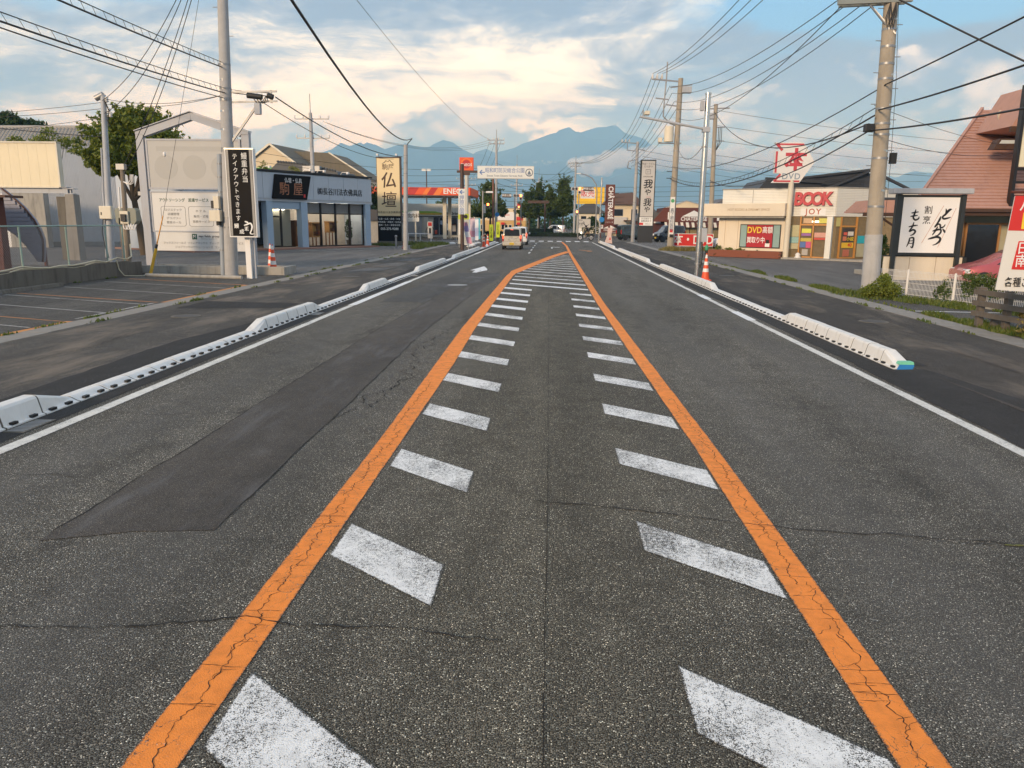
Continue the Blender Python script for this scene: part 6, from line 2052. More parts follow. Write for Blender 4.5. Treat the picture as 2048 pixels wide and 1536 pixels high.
def kei(label, loc, rz, paint, plate, lit=True, name='car', group=None):
    t, b, f = car(label, 'car', loc, rz, ST_KEI, paint, 0.735, [(x, y) for x in (-0.655, 0.655) for y in (-1.08, 1.12)], 1.0, [(-1.28, -0.55, -0.58, -1.20), (-0.47, 0.32, 0.22, -0.46), (0.38, 0.92, 0.50, 0.30)], 0.28, name, group)
    MB().prism([(-0.60, 1.02), (0.60, 1.02), (0.545, 1.46), (0.48, 1.52), (-0.48, 1.52), (-0.545, 1.46)], 'y', -1.632, -1.612).build('rear_window', M_carglass, t)
    MB().box(-0.70, 0.70, -1.70, -1.60, 0.30, 0.56).build('rear_bumper', paint, t, bevel=0.04)
    for s in (-1, 1):
        MB().prism([(s * 0.62, 0.84), (s * 0.72, 0.83), (s * 0.715, 1.06), (s * 0.665, 1.10), (s * 0.62, 1.02)], 'y', -1.655, -1.56).build('tail_lamp', M_tail if lit else M_tailoff, t)
        MB().prism([(s * 0.61, 0.62), (s * 0.72, 0.61), (s * 0.72, 0.825), (s * 0.62, 0.835)], 'y', -1.65, -1.56).build('indicator_lamp', M_tailoff, t)
        MB().box(s * 0.87 - 0.08, s * 0.87 + 0.08, 0.62, 0.74, 0.95, 1.12).build('door_mirror', paint, t, bevel=0.03)
    box('brake_lamp', M_tail if lit else M_tailoff, t, -0.10, 0.10, -1.645, -1.633, 1.475, 1.51)
    p = box('number_plate', plate, t, -0.165, 0.165, -1.725, -1.701, 0.36, 0.525)
    text(p, '58-02', 0.12, (0, -1.727, 0.425), M_ink, 0.006)
    MB().tube([(0.02, -1.645, 0.98), (0.0, -1.645, 1.10), (-0.22, -1.64, 1.32)], 0.012, 5).build('wiper', M_black, t)
    box('tailgate_seam', M_black, t, -0.57, 0.57, -1.623, -1.621, 0.60, 0.606)
    box('door_handle', M_greysteel, t, -0.25, 0.25, -1.64, -1.622, 0.80, 0.84)
    MB().prism([(-0.62, 1.0), (0.62, 1.0), (0.56, 1.5), (-0.56, 1.5)], 'y', 0.0, 0.01).build('seat_backs', M_black, t)
    return t


kei('champagne kei wagon waiting with lit brake lamps and a yellow plate', (-2.98, 60.6, 0.0), 0.0, M_champ, M_plate_y)
kei('white small wagon stopped just ahead of the champagne wagon', (-2.92, 72.5, 0.0), 0.0, M_white_car, M_inkw)
c3 = kei('silver-white small car half hidden behind the hedge and ginkgo trunks', (0.55, 121, 0.045), R(75), M_white_car, M_inkw, False)
# ------------------------------------------------------------------ weeds, grit and cracks along the edges of the paving
q = random.Random(303)
tufts = [(-8.87 + q.uniform(-0.05, 0.05), q.uniform(8, 50), q.uniform(0.03, 0.10), q.uniform(0.1, 0.5)) for _ in range(34)]
tufts += [(-9.38 + q.uniform(-0.04, 0.04), q.uniform(10, 48), q.uniform(0.03, 0.08), q.uniform(0.1, 0.6)) for _ in range(22)]
tufts += [(8.06 + q.uniform(-0.05, 0.05), q.uniform(12, 50), q.uniform(0.03, 0.09), q.uniform(0.1, 0.5)) for _ in range(26)]
tufts += [(8.68 + q.uniform(-0.05, 0.05), q.uniform(14, 50), q.uniform(0.04, 0.12), q.uniform(0.2, 0.8)) for _ in range(26)]
tufts += [(-14.9 + q.uniform(-0.1, 0.15), q.uniform(15, 26), q.uniform(0.04, 0.12), q.uniform(0.1, 0.4)) for _ in range(14)]
grass('edge_weeds', 'small weeds sprouting from the joints beside gutters and walls', tufts, 22, 0.09, L_grass, 304, 0.05)


def grit(name, label, spots, n, mt, seed, z):
    q = random.Random(seed)
    m = MB()
    for (x0, x1, y0, y1) in spots:
        for _ in range(n):
            x, y = q.uniform(x0, x1), q.uniform(y0, y1)
            r = q.uniform(0.004, 0.013)
            a = q.uniform(0, 2 * PI)
            pts = [(x + r * math.cos(a + k * 2.1), y + r * math.sin(a + k * 2.1), z) for k in range(3)] + [(x, y, z + r * 0.8)]
            m.add(pts, [(0, 1, 3), (1, 2, 3), (2, 0, 3)])
    tag(m.build(name, mt, fix=False), label, 'gravel', None, 'stuff')


grit('loose_grit', 'loose pale grit scattered along kerbs and pavement edges', [(-6.0, -5.56, 6, 30), (-8.9, -8.4, 8, 30), (5.3, 5.6, 11, 30), (7.5, 8.05, 11, 30), (-14.5, -9.5, 12, 26)], 130, mat('grit_grey', (0.16, 0.15, 0.135), 0.9, var=0.4, vs=20), 305, 0.052)
for pts in ([(-8.7, 12.5), (-7.6, 12.9), (-6.3, 12.6)], [(-7.4, 9.0), (-7.2, 11.5), (-7.5, 14.0)], [(-8.4, 21), (-7.0, 21.3), (-6.1, 21.0)], [(-7.0, 24), (-7.2, 27), (-6.9, 30)]):
    crack(pts, 0.012, 0.06, 0.0565, side_l)
for pts in ([(5.7, 13.0), (6.6, 13.2), (7.9, 12.8)], [(6.4, 14), (6.5, 18), (6.3, 23)], [(5.7, 20.4), (7.0, 20.1), (7.9, 20.5)]):
    crack(pts, 0.012, 0.06, 0.0575, side_r)
for pts in ([(-14.0, 15), (-12, 15.6), (-10, 15.2)], [(-12.5, 12), (-12.2, 16), (-12.6, 21), (-12.1, 25)], [(-10.2, 13), (-10.5, 18), (-10.1, 22)]):
    crack(pts, 0.014, 0.08, 0.0498, lot)
for x, y in ((-7.6, 15.6), (-7.2, 27.5), (6.9, 16.6), (7.0, 31)):
    c = MB().cyl((x, y, 0.052), (x, y, 0.0595), 0.30, n=24).build('manhole_cover', M_conc_dark, side_l if x < 0 else side_r)
    MB().cyl((x, y, 0.0595), (x, y, 0.0615), 0.24, n=24).build('lid', mat('cast_iron', (0.085, 0.08, 0.075), 0.7, 0.3, var=0.3, vs=14), c)
for y in (6.9, 16.5, 29.0):
    g = MB().box(-5.27, -5.06, y, y + 0.5, 0.004, 0.011).build('drain_grate', M_conc_dark, road)
    for k in range(9):
        MB().box(-5.25, -5.08, y + 0.03 + 0.05 * k, y + 0.055 + 0.05 * k, 0.0112, 0.0145).build('grate_bar', M_steel, g)
# ================================================================== RIGHT SIDE
# ------------------------------------------------------------------ bookshop (two fronts meeting at a corner)
M_siding = mat('cream_siding', (0.80, 0.785, 0.72), 0.55, var=0.04, dirt=0.22, dirtc=(0.42, 0.40, 0.36))
M_beige = mat('beige_wall', (0.76, 0.67, 0.53), 0.7, var=0.05, dirt=0.15, dirtc=(0.45, 0.34, 0.24))
M_brick = mat('planter_brick', (0.26, 0.085, 0.05), 0.8, var=0.2, vs=18)
M_orf = mat('orange_wood_frame', (0.58, 0.27, 0.07), 0.5)
M_bookred = mat('faded_red', (0.56, 0.075, 0.085), 0.5, var=0.05)
M_grn_glass = glassmat('green_tint_glass', (0.30, 0.42, 0.36), 0.75)
AF = math.atan2(-0.589, 0.808)
bk = thing('bookshop', 'cream bookshop with ribbed upper siding, red block letters and an orange-framed entrance', 'shop', (16.4, 46.2, 0.05), AF)
# local x: along the left front (0 = corner, negative to the left); the right front turns away
m = MB()
m.prism([(-7.0, 0.25), (0.0, 0.25), (4.0, 10.0), (-7.0, 10.0)], 'z', 0.0, 4.0)
m.build('wall', M_beige, bk)
m = MB()
for i in range(17):
    z = 2.52 + 0.093 * i
    m.box(-6.95, -0.02, -0.03, 0.24, z, z + 0.083)
m.build('siding', M_siding, bk)
box('siding_cap', M_conc, bk, -7.0, 0.0, -0.06, 0.4, 4.105, 4.17)
box('siding_seam', M_conc, bk, -5.0, -4.97, -0.04, -0.031, 3.3, 4.1)
# projecting cream canopy over the left part
box('canopy', M_beige, bk, -7.75, -2.62, -0.95, 0.24, 2.50, 3.26, 0.02)
box('canopy_soffit', M_conc, bk, -7.6, -2.7, -0.85, 0.2, 2.40, 2.498)
text(bk, 'HOT BOOKS & DREAMY SPACE', 0.20, (-4.85, -0.955, 2.88), mat('faded_gold', (0.42, 0.30, 0.18), 0.6), 0.004, sx=0.95)
box('lower_wall', M_beige, bk, -7.0, -2.68, -0.25, 0.24, 0.0, 2.398)
for x in (-6.6, -5.75):
    box('pipe', M_beige, bk, x, x + 0.05, -0.30, -0.252, 0.4, 2.3)
box('window_frame', M_mull, bk, -5.55, -3.0, -0.30, -0.252, 0.60, 2.02)
for x0, x1 in ((-5.50, -5.12), (-3.44, -3.05)):
    box('window_pane', mat('pale_green_pane', (0.30, 0.42, 0.40), 0.2), bk, x0, x1, -0.315, -0.301, 0.66, 1.97)
pp_ = box('window_poster', mat('poster_crimson', (0.42, 0.012, 0.025), 0.5), bk, -5.08, -3.48, -0.325, -0.305, 0.64, 1.98)
text(pp_, 'DVD', 0.52, (-4.62, -0.33, 1.66), M_yellow, 0.02, sx=0.86)
text(pp_, '高額', 0.42, (-3.80, -0.33, 1.66), M_inkw, 0.014, sx=0.78)
text(pp_, '買取り中', 0.40, (-4.50, -0.33, 1.05), M_inkw, 0.014, sx=0.72)
for i, (x, z, w) in enumerate(((-3.76, 1.0, 0.20), (-3.76, 0.80, 0.28))):
    box('poster_blob', M_inkw if i else M_ink, pp_, x - w / 2, x + w / 2, -0.329, -0.3255, z - 0.12, z + 0.1)
for lvl in range(5):       # brick planter along the foot
    for i in range(20):
        x = -7.4 + 0.232 * i + (0.116 if lvl % 2 else 0)
        if x < -2.75:
            box('brick', M_brick, bk, x, x + 0.222, -0.98, -0.88, 0.02 + 0.085 * lvl, 0.097 + 0.085 * lvl)
box('planter_core', mat('mortar', (0.20, 0.12, 0.09), 0.9), bk, -7.38, -2.72, -0.89, -0.25, 0.0, 0.43)
# red block letters
for i, ch in enumerate('BOOK'):
    text(bk, ch, 1.02, (-2.16 + 0.545 * i, -0.12, 3.48), M_bookred, 0.035, depth=0.16, sx=0.86, shear=0.04)
box('name_strip', M_inkw, bk, -2.0, -0.55, -0.045, -0.032, 2.56, 2.98)
text(bk, 'JOY', 0.46, (-1.27, -0.055, 2.77), mat('brick_red_ink', (0.44, 0.08, 0.03), 0.5), 0.012, spacing=1.25)
# entrance glazing of the left front
box('inside_glow_panel', mat('painted_inside_glow', (0.16, 0.11, 0.06), 0.8, var=0.7, vs=5, emit=(1.0, 0.66, 0.30), es=0.10), bk, -2.66, -0.02, 0.10, 0.24, 0.1, 2.5)  # solid panel behind the glass; its glow stands in for a lit interior
box('step', M_conc, bk, -2.66, 4.0, -0.9, 0.2, 0.0, 0.10)
for x0, x1, w in ((-2.62, -1.98, 'dark'), (-1.90, -1.22, 'post'), (-1.14, -0.40, 'door')):
    box('window_pane', M_shopg, bk, x0, x1, 0.0, 0.01, 0.14, 2.46)
for x in (-1.98, -1.22, -0.40):
    box('frame', M_orf, bk, x, x + 0.075, -0.05, 0.06, 0.102, 2.5)
box('frame', M_orf, bk, -1.90, -0.405, -0.05, 0.06, 1.98, 2.08)
box('frame', M_orf, bk, -1.90, -0.405, -0.05, 0.06, 0.102, 0.18)
for x0, x1, z0, z1, c in ((-2.58, -2.0, 0.95, 1.30, (0.30, 0.50, 0.48)), (-2.58, -2.0, 1.32, 2.0, (0.50, 0.47, 0.28)), (-2.58, -2.0, 0.60, 0.93, (0.50, 0.46, 0.30)),
                          (-1.85, -1.3, 1.55, 1.80, (0.72, 0.70, 0.10)), (-1.85, -1.3, 1.38, 1.53, (0.35, 0.15, 0.40)), (-1.88, -1.25, 1.05, 1.25, (0.55, 0.45, 0.08)), (-1.9, -1.56, 0.70, 1.03, (0.10, 0.18, 0.42)), (-1.55, -1.25, 0.68, 1.05, (0.62, 0.10, 0.22)),
                          (-1.1, -0.42, 1.30, 1.58, (0.66, 0.35, 0.28)), (-1.1, -0.42, 1.16, 1.28, (0.60, 0.08, 0.06)), (-1.8, -1.3, 2.12, 2.4, (0.62, 0.42, 0.25)), (-0.9, -0.45, 2.12, 2.4, (0.66, 0.62, 0.12)), (-1.75, -1.4, 0.25, 0.6, (0.45, 0.42, 0.38))):
    box('poster', mat('book_poster_%d_%d' % (int(-x0 * 100), int(z0 * 100)), c, 0.55, var=0.35, vs=22), bk, x0, x1, -0.012, -0.002, z0, z1)
MB().box(-1.6, -0.8, 0.03, 0.06, 2.16, 2.26).build('lit_tube', mat('lit_tube', (0.9, 0.9, 0.8), 0.4, emit=(1.0, 0.85, 0.6), es=3.0), bk)
box('corner_column', M_siding, bk, -0.36, -0.05, -0.30, -0.055, 0.102, 2.5)
# right front
AR = math.atan2(0.36, 0.93) - AF
br = link('right_front', MB().box(0.02, 4.5, 0.25, 8, 0.0, 4.0).mesh('right_front', M_beige), bk, (0, 0, 0), (0, 0, AR))
def rb(name, mt, *a):
    return box(name, mt, br, *a)
m = MB()
for i in range(17):
    z = 2.52 + 0.093 * i
    m.box(0.0, 4.5, -0.03, 0.24, z, z + 0.083)
m.build('siding', M_siding, br)
rb('siding_cap', M_conc, 0.0, 4.5, -0.06, 0.4, 4.106, 4.171)
rb('window_pane', M_shopg, 0.15, 3.2, 0.02, 0.03, 0.14, 2.46)
rb('inside_glow_panel', MATS['painted_inside_glow'], 0.05, 4.4, 0.12, 0.24, 0.1, 2.5)
for x in (0.42, 1.55):
    rb('frame', M_orf, x, x + 0.08, -0.04, 0.06, 0.102, 2.5)
rb('frame', M_orf, 0.505, 1.545, -0.04, 0.06, 1.92, 2.0)
rb('frame', M_orf, 0.505, 1.545, -0.04, 0.06, 0.102, 0.17)
rb('blue_film', mat('cyan_film', (0.04, 0.42, 0.52), 0.4), 1.75, 2.9, -0.005, 0.015, 0.98, 1.42)
rb('blind', mat('tan_blind', (0.45, 0.42, 0.28), 0.7), 1.75, 2.9, -0.004, 0.014, 0.2, 0.96)
for x0, x1, z0, z1, c in ((0.62, 1.45, 1.05, 1.85, (0.06, 0.05, 0.05)), (0.62, 1.45, 0.72, 1.02, (0.85, 0.50, 0.04)), (0.70, 0.95, 1.45, 1.62, (0.70, 0.12, 0.08)), (1.0, 1.4, 1.42, 1.66, (0.70, 0.66, 0.6)), (0.66, 0.92, 1.12, 1.38, (0.62, 0.2, 0.1)), (0.75, 1.2, 0.22, 0.62, (0.5, 0.16, 0.10)), (0.1, 0.4, 1.95, 2.45, (0.55, 0.50, 0.2))):
    rb('poster', mat('book_poster_r_%d_%d' % (int(x0 * 100), int(z0 * 100)), c, 0.55, var=0.3, vs=22), x0, x1, -0.012 - 0.004 * (c[0] > 0.3 and z0 > 1.04), -0.002, z0, z1)
text(br, '小説', 0.26, (1.18, -0.02, 1.22), M_yellow, 0.012)
text(br, '40', 0.30, (1.2, -0.016, 0.88), M_red, 0.02)
lampb = MB().lathe([(0.03, 0), (0.06, 0.06), (0.2, 0.24), (0.21, 0.26)], 14).build('flood_lamp', mat('rust_lamp', (0.40, 0.13, 0.06), 0.6), br, (2.4, -0.55, 3.3), (R(100), 0, R(-30)))
MB().tube([(2.35, -0.5, 3.3), (2.2, -0.5, 3.0), (2.6, -0.3, 2.75), (3.2, -0.05, 2.75)], 0.03, 6).build('lamp_arm', MATS['rust_lamp'], br)
for lb_, x, y, ang in (('white pot cat ornament by the bookshop step', 14.7, 47.0, 0), ):
    t = thing('ornament', lb_, 'ornament', (x, y, 0.046))
    MB().lathe([(0.22, 0), (0.24, 0.08), (0.14, 0.2), (0.16, 0.3), (0.05, 0.4)], 12).build('body', M_conew, t)
for lb_, x, y in (('dark climbing weed at the foot of the brick planter', 12.4, 48.2), ('dark weed tuft at the planter end beside the red board', 10.6, 49.5)):
    bush('weed', lb_, 'weed', (x, y, 0.046), [((0, 0, 0.15), (0.4, 0.2, 0.2)), ((0.2, 0, 0.3), (0.15, 0.15, 0.2))], 160, 0.10, L_dark, 61, 'weeds by the brick planter')
bush('planter_weeds', 'weeds growing out of the brick planter top', 'weed', (10.5, 49.9, 0.47), [((0.1, 0, 0.12), (0.25, 0.15, 0.22)), ((0.7, -0.4, 0.08), (0.3, 0.2, 0.1)), ((1.3, -0.8, 0.06), (0.4, 0.2, 0.08))], 120, 0.08, L_green, 62)

# arrow-shaped sign
ar = thing('arrow_sign', 'white arrow-shaped sign with a large red character on a white pole', 'sign', (14.06, 47.3, 0.046))
MB().cyl((0, 0, 0), (0, 0, 4.6), 0.17, 0.15, 16).build('pole', M_ivory, ar)
out = [(-1.12, 6.70), (0.50, 6.70), (1.22, 5.60), (0.42, 4.43), (-1.14, 4.43), (-0.68, 4.95), (-1.05, 4.97), (-1.05, 6.22), (-0.66, 6.26)]
MB().prism(out, 'y', -0.10, 0.25).build('arrow_body', M_conew, ar)
M_arred = mat('arrow_red', (0.60, 0.07, 0.09), 0.45)
for a, b, w in (((-1.05, 6.64), (-0.70, 6.26), 0.15), ((-0.95, 6.60), (0.52, 6.60), 0.09), ((-1.0, 6.2), (-1.0, 5.0), 0.11), ((-0.70, 4.92), (-1.06, 4.50), 0.12), ((-1.0, 4.52), (0.42, 4.52), 0.09)):
    MB().bar((a[0], -0.108, a[1]), (b[0], -0.108, b[1]), w, 0.012, up=(0, 1, 0)).build('red_stripe', M_arred, ar)
text(ar, '本', 1.28, (0.12, -0.105, 5.66), M_arred, 0.036)
text(ar, 'DVD', 0.48, (-0.08, -0.105, 4.78), mat('grey_blue_ink', (0.25, 0.33, 0.40), 0.5), 0.012, spacing=1.15)

# low red roadside board
rbs = thing('roadside_board', 'low red roadside board with large white characters', 'sign', (11.15, 61.5, 0.046))
box('panel', M_red, rbs, -1.55, 1.48, -0.03, 0.03, 0.30, 1.26)
signboard(rbs, -1.52, 1.45, 0.33, 1.23, -0.034, 0.003, M_red, M_inkw, 0.035, 'face')
text(rbs, '本・DVD', 0.92, (-0.05, -0.04, 0.76), M_inkw, 0.016, sx=0.82)
for x in (-1.1, 0.6, 1.1):
    box('leg', M_wood, rbs, x, x + 0.07, 0.035, 0.10, 0, 0.6)
# black-roofed restaurant behind
br2 = thing('black_tiled_house', 'house with black tiled gables behind the bookshop', 'house', (20.0, 62.0, 0.05))
M_bt = mat('black_tile', (0.035, 0.037, 0.042), 0.5, var=0.2, vs=6)
MB().box(-3.5, 9, 1.0, 12, 0, 4.6).build('wall', mat('dark_timber', (0.09, 0.05, 0.03), 0.8), br2)
MB().prism([(-4.3, 4.45), (-3.5, 5.45), (-3.3, 5.45), (-2.2, 4.45)], 'y', -0.2, 6).build('gable_roof', M_bt, br2)
MB().prism([(-3.5, 5.0), (-3.5, 5.40), (0.8, 5.25), (0.8, 4.5), (-2.2, 4.5)], 'y', 0.3, 6).build('roof', M_bt, br2)
MB().bar((-3.5, 0.2, 5.48), (0.95, 0.2, 5.28), 0.4, 0.22).build('ridge', M_bt, br2)
MB().prism([(0.2, 4.5), (-0.4, 5.55), (4.5, 6.2), (6.2, 4.9), (5.5, 4.5)], 'y', 1.2, 8).build('roof', M_bt, br2)
MB().bar((-0.5, 1.1, 5.62), (4.7, 1.1, 6.28), 0.3, 0.16).build('ridge', M_bt, br2)
MB().bar((1.0, 0.9, 4.6), (4.7, 0.9, 6.22), 0.3, 0.18).build('verge', M_bt, br2)
MB().bar((4.7, 0.9, 6.22), (8.0, 0.9, 4.7), 0.3, 0.18).build('verge', M_bt, br2)
for i in range(9):
    u = i / 9
    box('tile_course', M_bt, br2, -0.2 + u * 1.2, 4.3, 1.05 - 0.004 * i, 1.19, 5.5 - 1.0 * u, 5.585 - 1.0 * u)

# ------------------------------------------------------------------ cutlet restaurant with the steep red roof
M_roofr = mat('terracotta_shingle', (0.47, 0.265, 0.205), 0.75, var=0.14, vs=2.5, dirt=0.45, dirtc=(0.29, 0.145, 0.11))
M_woodbr = mat('brown_fascia', (0.07, 0.035, 0.022), 0.7)
M_post = mat('honey_timber', (0.40, 0.19, 0.06), 0.6, var=0.15, vs=5)
ho = thing('cutlet_restaurant', 'restaurant with a steep terracotta shingle roof behind the cutlet sign', 'restaurant', (14.9, 34.0, 0.05))
MB().prism([(0.9, 0.3), (14, 0.3), (14, 9), (5.6, 9)], 'z', 0, 2.9).build('wall', mat('plaster_green', (0.40, 0.38, 0.26), 0.8), ho)
EA, EB = Vector((-0.1, -1.0, 2.72)), Vector((14, -1.0, 2.72))
RA, RB = Vector((5.05, 4.5, 7.32)), Vector((14, 4.5, 7.32))
NR = 34
for i in range(NR):
    u0, u1 = i / NR, (i + 1.25) / NR
    a0, b0 = EA.lerp(RA, u0), EB.lerp(RB, u0)
    a1, b1 = EA.lerp(RA, min(u1, 1)), EB.lerp(RB, min(u1, 1))
    up_ = Vector((0, -0.64, 0.77))
    dw = rnd.uniform(-0.006, 0.006)
    vs = [a0 + up_ * (0.052 + dw), b0 + up_ * (0.052 + dw), b1 + up_ * (0.012), a1 + up_ * 0.012, a0, b0, b1, a1]
    MB().add(vs, [(0, 1, 2, 3), (4, 0, 3, 7), (5, 6, 2, 1), (4, 5, 1, 0), (7, 3, 2, 6), (4, 7, 6, 5)]).build('shingle_course', M_roofr, ho)
MB().add([EA, RA, RB, EB, (14, 9.5, 2.7), (5.6, 9.5, 2.7)], [(0, 1, 5), (1, 2, 4, 5), (0, 5, 4, 3)]).build('roof_deck', M_woodbr, ho)
MB().bar(EA + Vector((-0.05, 0, 0.02)), RA + Vector((-0.05, 0, 0.06)), 0.12, 0.16).build('verge_board', M_roofr, ho)
box('fascia_board', M_woodbr, ho, -0.1, 14, -1.0, -0.88, 2.45, 2.71)
box('gutter', M_woodbr, ho, -0.1, 14, -1.12, -1.005, 2.60, 2.70)
for x in (2.45, 4.55):
    box('corner_post', M_post, ho, x, x + 0.16, 0.12, 0.29, 0, 2.7)
box('window_frame', M_post, ho, 2.72, 4.45, 0.16, 0.29, 2.10, 2.18)
box('window_frame', M_post, ho, 2.72, 2.80, 0.16, 0.29, 0.1, 2.098)
box('window_frame', M_post, ho, 4.10, 4.18, 0.16, 0.29, 0.1, 2.098)
box('window_pane', mat('dark_pane', (0.015, 0.015, 0.016), 0.04, spec=0.9), ho, 2.80, 4.10, 0.2, 0.29, 0.1, 2.10)
# upper dormer roof, skylight, dish
MB().prism([(4.05, 6.1), (4.95, 7.75), (6.5, 7.9), (6.5, 5.9)], 'y', 0.2, 3).build('dormer_roof', M_roofr, ho)
box('dormer_fascia', M_woodbr, ho, 3.95, 6.6, 0.05, 0.19, 5.86, 6.08)
sk = MB().prism([(3.55, 5.20), (4.6, 5.20), (4.6, 5.62), (3.75, 5.62)], 'y', 0.35, 0.9).build('skylight', M_woodbr, ho)
MB().prism([(3.72, 5.42), (4.55, 5.42), (4.55, 5.56), (3.8, 5.56)], 'y', 0.335, 0.349).build('skylight_pane', mat('sky_pane', (0.55, 0.60, 0.62), 0.15), sk)
dsh = MB().lathe([(0.02, 0.0), (0.16, 0.025), (0.26, 0.07), (0.33, 0.13)], 20).build('satellite_dish', M_ivory, ho, (4.45, 2.0, 6.62), (R(75), 0, R(35)))
MB().tube([(0, 0, 0), (0.0, -0.2, 0.3), (0, -0.05, 0.45)], 0.02, 5).build('dish_arm', M_ivory, dsh)
tw = thing('tower_lightbox', 'tall narrow cream lightbox in a dark steel frame on the red roof', 'sign', (18.95, 33.2, 2.9))
box('panel', mat('lightbox_cream', (0.75, 0.70, 0.52), 0.5), tw, -0.12, 0.7, -0.1, 0.1, 1.55, 4.35)
for x in (-0.28, 0.78):
    box('mast', M_mull, tw, x, x + 0.12, -0.13, 0.13, 0.0, 4.7)
for z in (0.35, 0.9, 1.42, 4.4):
    box('rail', M_mull, tw, -0.155, 0.775, -0.08, 0.08, z, z + 0.09)
# porch
po = thing('porch', 'small tiled porch roof on timber posts beside the restaurant', 'porch', (13.9, 33.2, 0.05))
for i in range(7):
    u = i / 7
    MB().prism([(-1.25 + 0.5 * u, 2.52 + 0.5 * u), (1.6, 2.52 + 0.5 * u), (1.6, 2.62 + 0.5 * u), (-1.22 + 0.5 * u, 2.60 + 0.5 * u)], 'y', -0.6 + 0.2 * u, 1.5).build('tile_course', M_roofr, po)
box('fascia', M_woodbr, po, -1.25, 1.6, -0.64, -0.605, 2.38, 2.53)
MB().lathe([(0.2, 0), (0.2, 0.12), (0.1, 0.2), (0.14, 0.32), (0.04, 0.38)], 12, (0.65, 0.6, 3.02)).build('ridge_ornament', M_bt, po)
MB().cyl((-0.4, 0.4, 3.08), (1.6, 0.4, 3.08), 0.09, n=10).build('ridge', M_bt, po)
for x in (0.15, 1.4):
    box('post', M_woodbr, po, x, x + 0.12, -0.3, -0.18, 0, 2.4)
MB().bar((0.2, -0.24, 2.0), (-0.6, -0.4, 2.45), 0.07).build('brace', M_woodbr, po)
box('step', M_conc, po, -0.9, 1.6, -0.9, 0.6, 0, 0.18)
bush('porch_shrub', 'clipped conifer shrub beside the porch post', 'shrub', (13.35, 32.0, 0.05), [((0, 0, 0.55), (0.32, 0.3, 0.35)), ((0.05, 0, 1.05), (0.24, 0.24, 0.3)), ((0, 0, 1.45), (0.14, 0.14, 0.22))], 420, 0.07, L_dark, 71)

# cutlet sign with brush lettering
M_lb = mat('lit_sign_face', (0.88, 0.865, 0.83), 0.45, var=0.02)
M_postdk = mat('dark_green_black_post', (0.025, 0.03, 0.03), 0.5)
ck = thing('cutlet_sign', 'white cutlet signboard with black brush characters under a grey hood', 'sign', (13.32, 28.4, 0.05), R(-3))
for x in (-1.16, 1.02):
    box('post', M_postdk, ck, x, x + 0.14, -0.10, 0.12, 0, 3.1)
box('sign_box', M_postdk, ck, -1.02, 1.02, -0.08, 0.14, 0.98, 3.08)
fc = box('face', M_lb, ck, -0.94, 0.94, -0.10, -0.081, 1.08, 3.0)
box('hood', M_greysteel, ck, -1.36, 1.30, -0.28, 0.30, 3.12, 3.30, 0.02)
for i in range(3):
    box('lower_panel', M_beige, ck, -1.36 + 0.9 * i, -0.48 + 0.9 * i, 0.02, 0.08, 0.10, 0.93)
box('lower_rail', M_postdk, ck, -1.40, 1.36, 0.0, 0.1, 0.935, 0.975)
box('end_post', M_postdk, ck, 1.34, 1.44, -0.05, 0.1, 0.0, 0.93)
yf = -0.104
m = MB()
# to / n / ka / tsu
brush(m, [(0.50, 2.62, 0.02), (0.53, 2.50, 0.075), (0.50, 2.40, 0.05), (0.42, 2.35, 0.03)], yf)
brush(m, [(0.70, 2.60, 0.03), (0.62, 2.57, 0.085), (0.52, 2.44, 0.07), (0.42, 2.33, 0.06), (0.48, 2.27, 0.07), (0.62, 2.30, 0.05), (0.70, 2.33, 0.02)], yf)
brush(m, [(0.36, 2.36, 0.02), (0.34, 2.26, 0.07), (0.28, 2.12, 0.06), (0.20, 1.98, 0.05), (0.30, 2.08, 0.05), (0.37, 2.06, 0.06), (0.40, 1.96, 0.06), (0.50, 2.0, 0.045), (0.54, 2.08, 0.02)], yf)
brush(m, [(0.14, 1.84, 0.03), (0.26, 1.88, 0.07), (0.40, 1.90, 0.06), (0.42, 1.80, 0.06), (0.32, 1.68, 0.045), (0.26, 1.70, 0.02)], yf)
brush(m, [(0.30, 2.0, 0.03), (0.24, 1.86, 0.06), (0.15, 1.70, 0.03)], yf)
brush(m, [(0.47, 1.92, 0.03), (0.54, 1.84, 0.07), (0.56, 1.78, 0.03)], yf)
brush(m, [(0.02, 1.56, 0.03), (0.14, 1.60, 0.07), (0.30, 1.64, 0.075), (0.42, 1.60, 0.075), (0.42, 1.50, 0.075), (0.32, 1.40, 0.05), (0.20, 1.35, 0.02)], yf)
# mo / chi / tsuki
brush(m, [(-0.50, 2.58, 0.03), (-0.53, 2.44, 0.06), (-0.56, 2.30, 0.055), (-0.48, 2.22, 0.06), (-0.38, 2.27, 0.05), (-0.37, 2.34, 0.02)], yf)
brush(m, [(-0.64, 2.46, 0.03), (-0.52, 2.48, 0.05), (-0.40, 2.50, 0.025)], yf)
brush(m, [(-0.66, 2.34, 0.03), (-0.54, 2.36, 0.05), (-0.42, 2.38, 0.025)], yf)
brush(m, [(-0.68, 1.98, 0.03), (-0.52, 2.02, 0.055), (-0.38, 2.04, 0.025)], yf)
brush(m, [(-0.52, 2.14, 0.03), (-0.56, 1.98, 0.055), (-0.64, 1.82, 0.05), (-0.52, 1.88, 0.06), (-0.44, 1.82, 0.065), (-0.50, 1.72, 0.05), (-0.60, 1.68, 0.02)], yf)
brush(m, [(-0.60, 1.60, 0.04), (-0.62, 1.44, 0.055), (-0.68, 1.28, 0.02)], yf)
brush(m, [(-0.60, 1.59, 0.04), (-0.48, 1.60, 0.06), (-0.46, 1.45, 0.06), (-0.48, 1.26, 0.05), (-0.55, 1.30, 0.02)], yf)
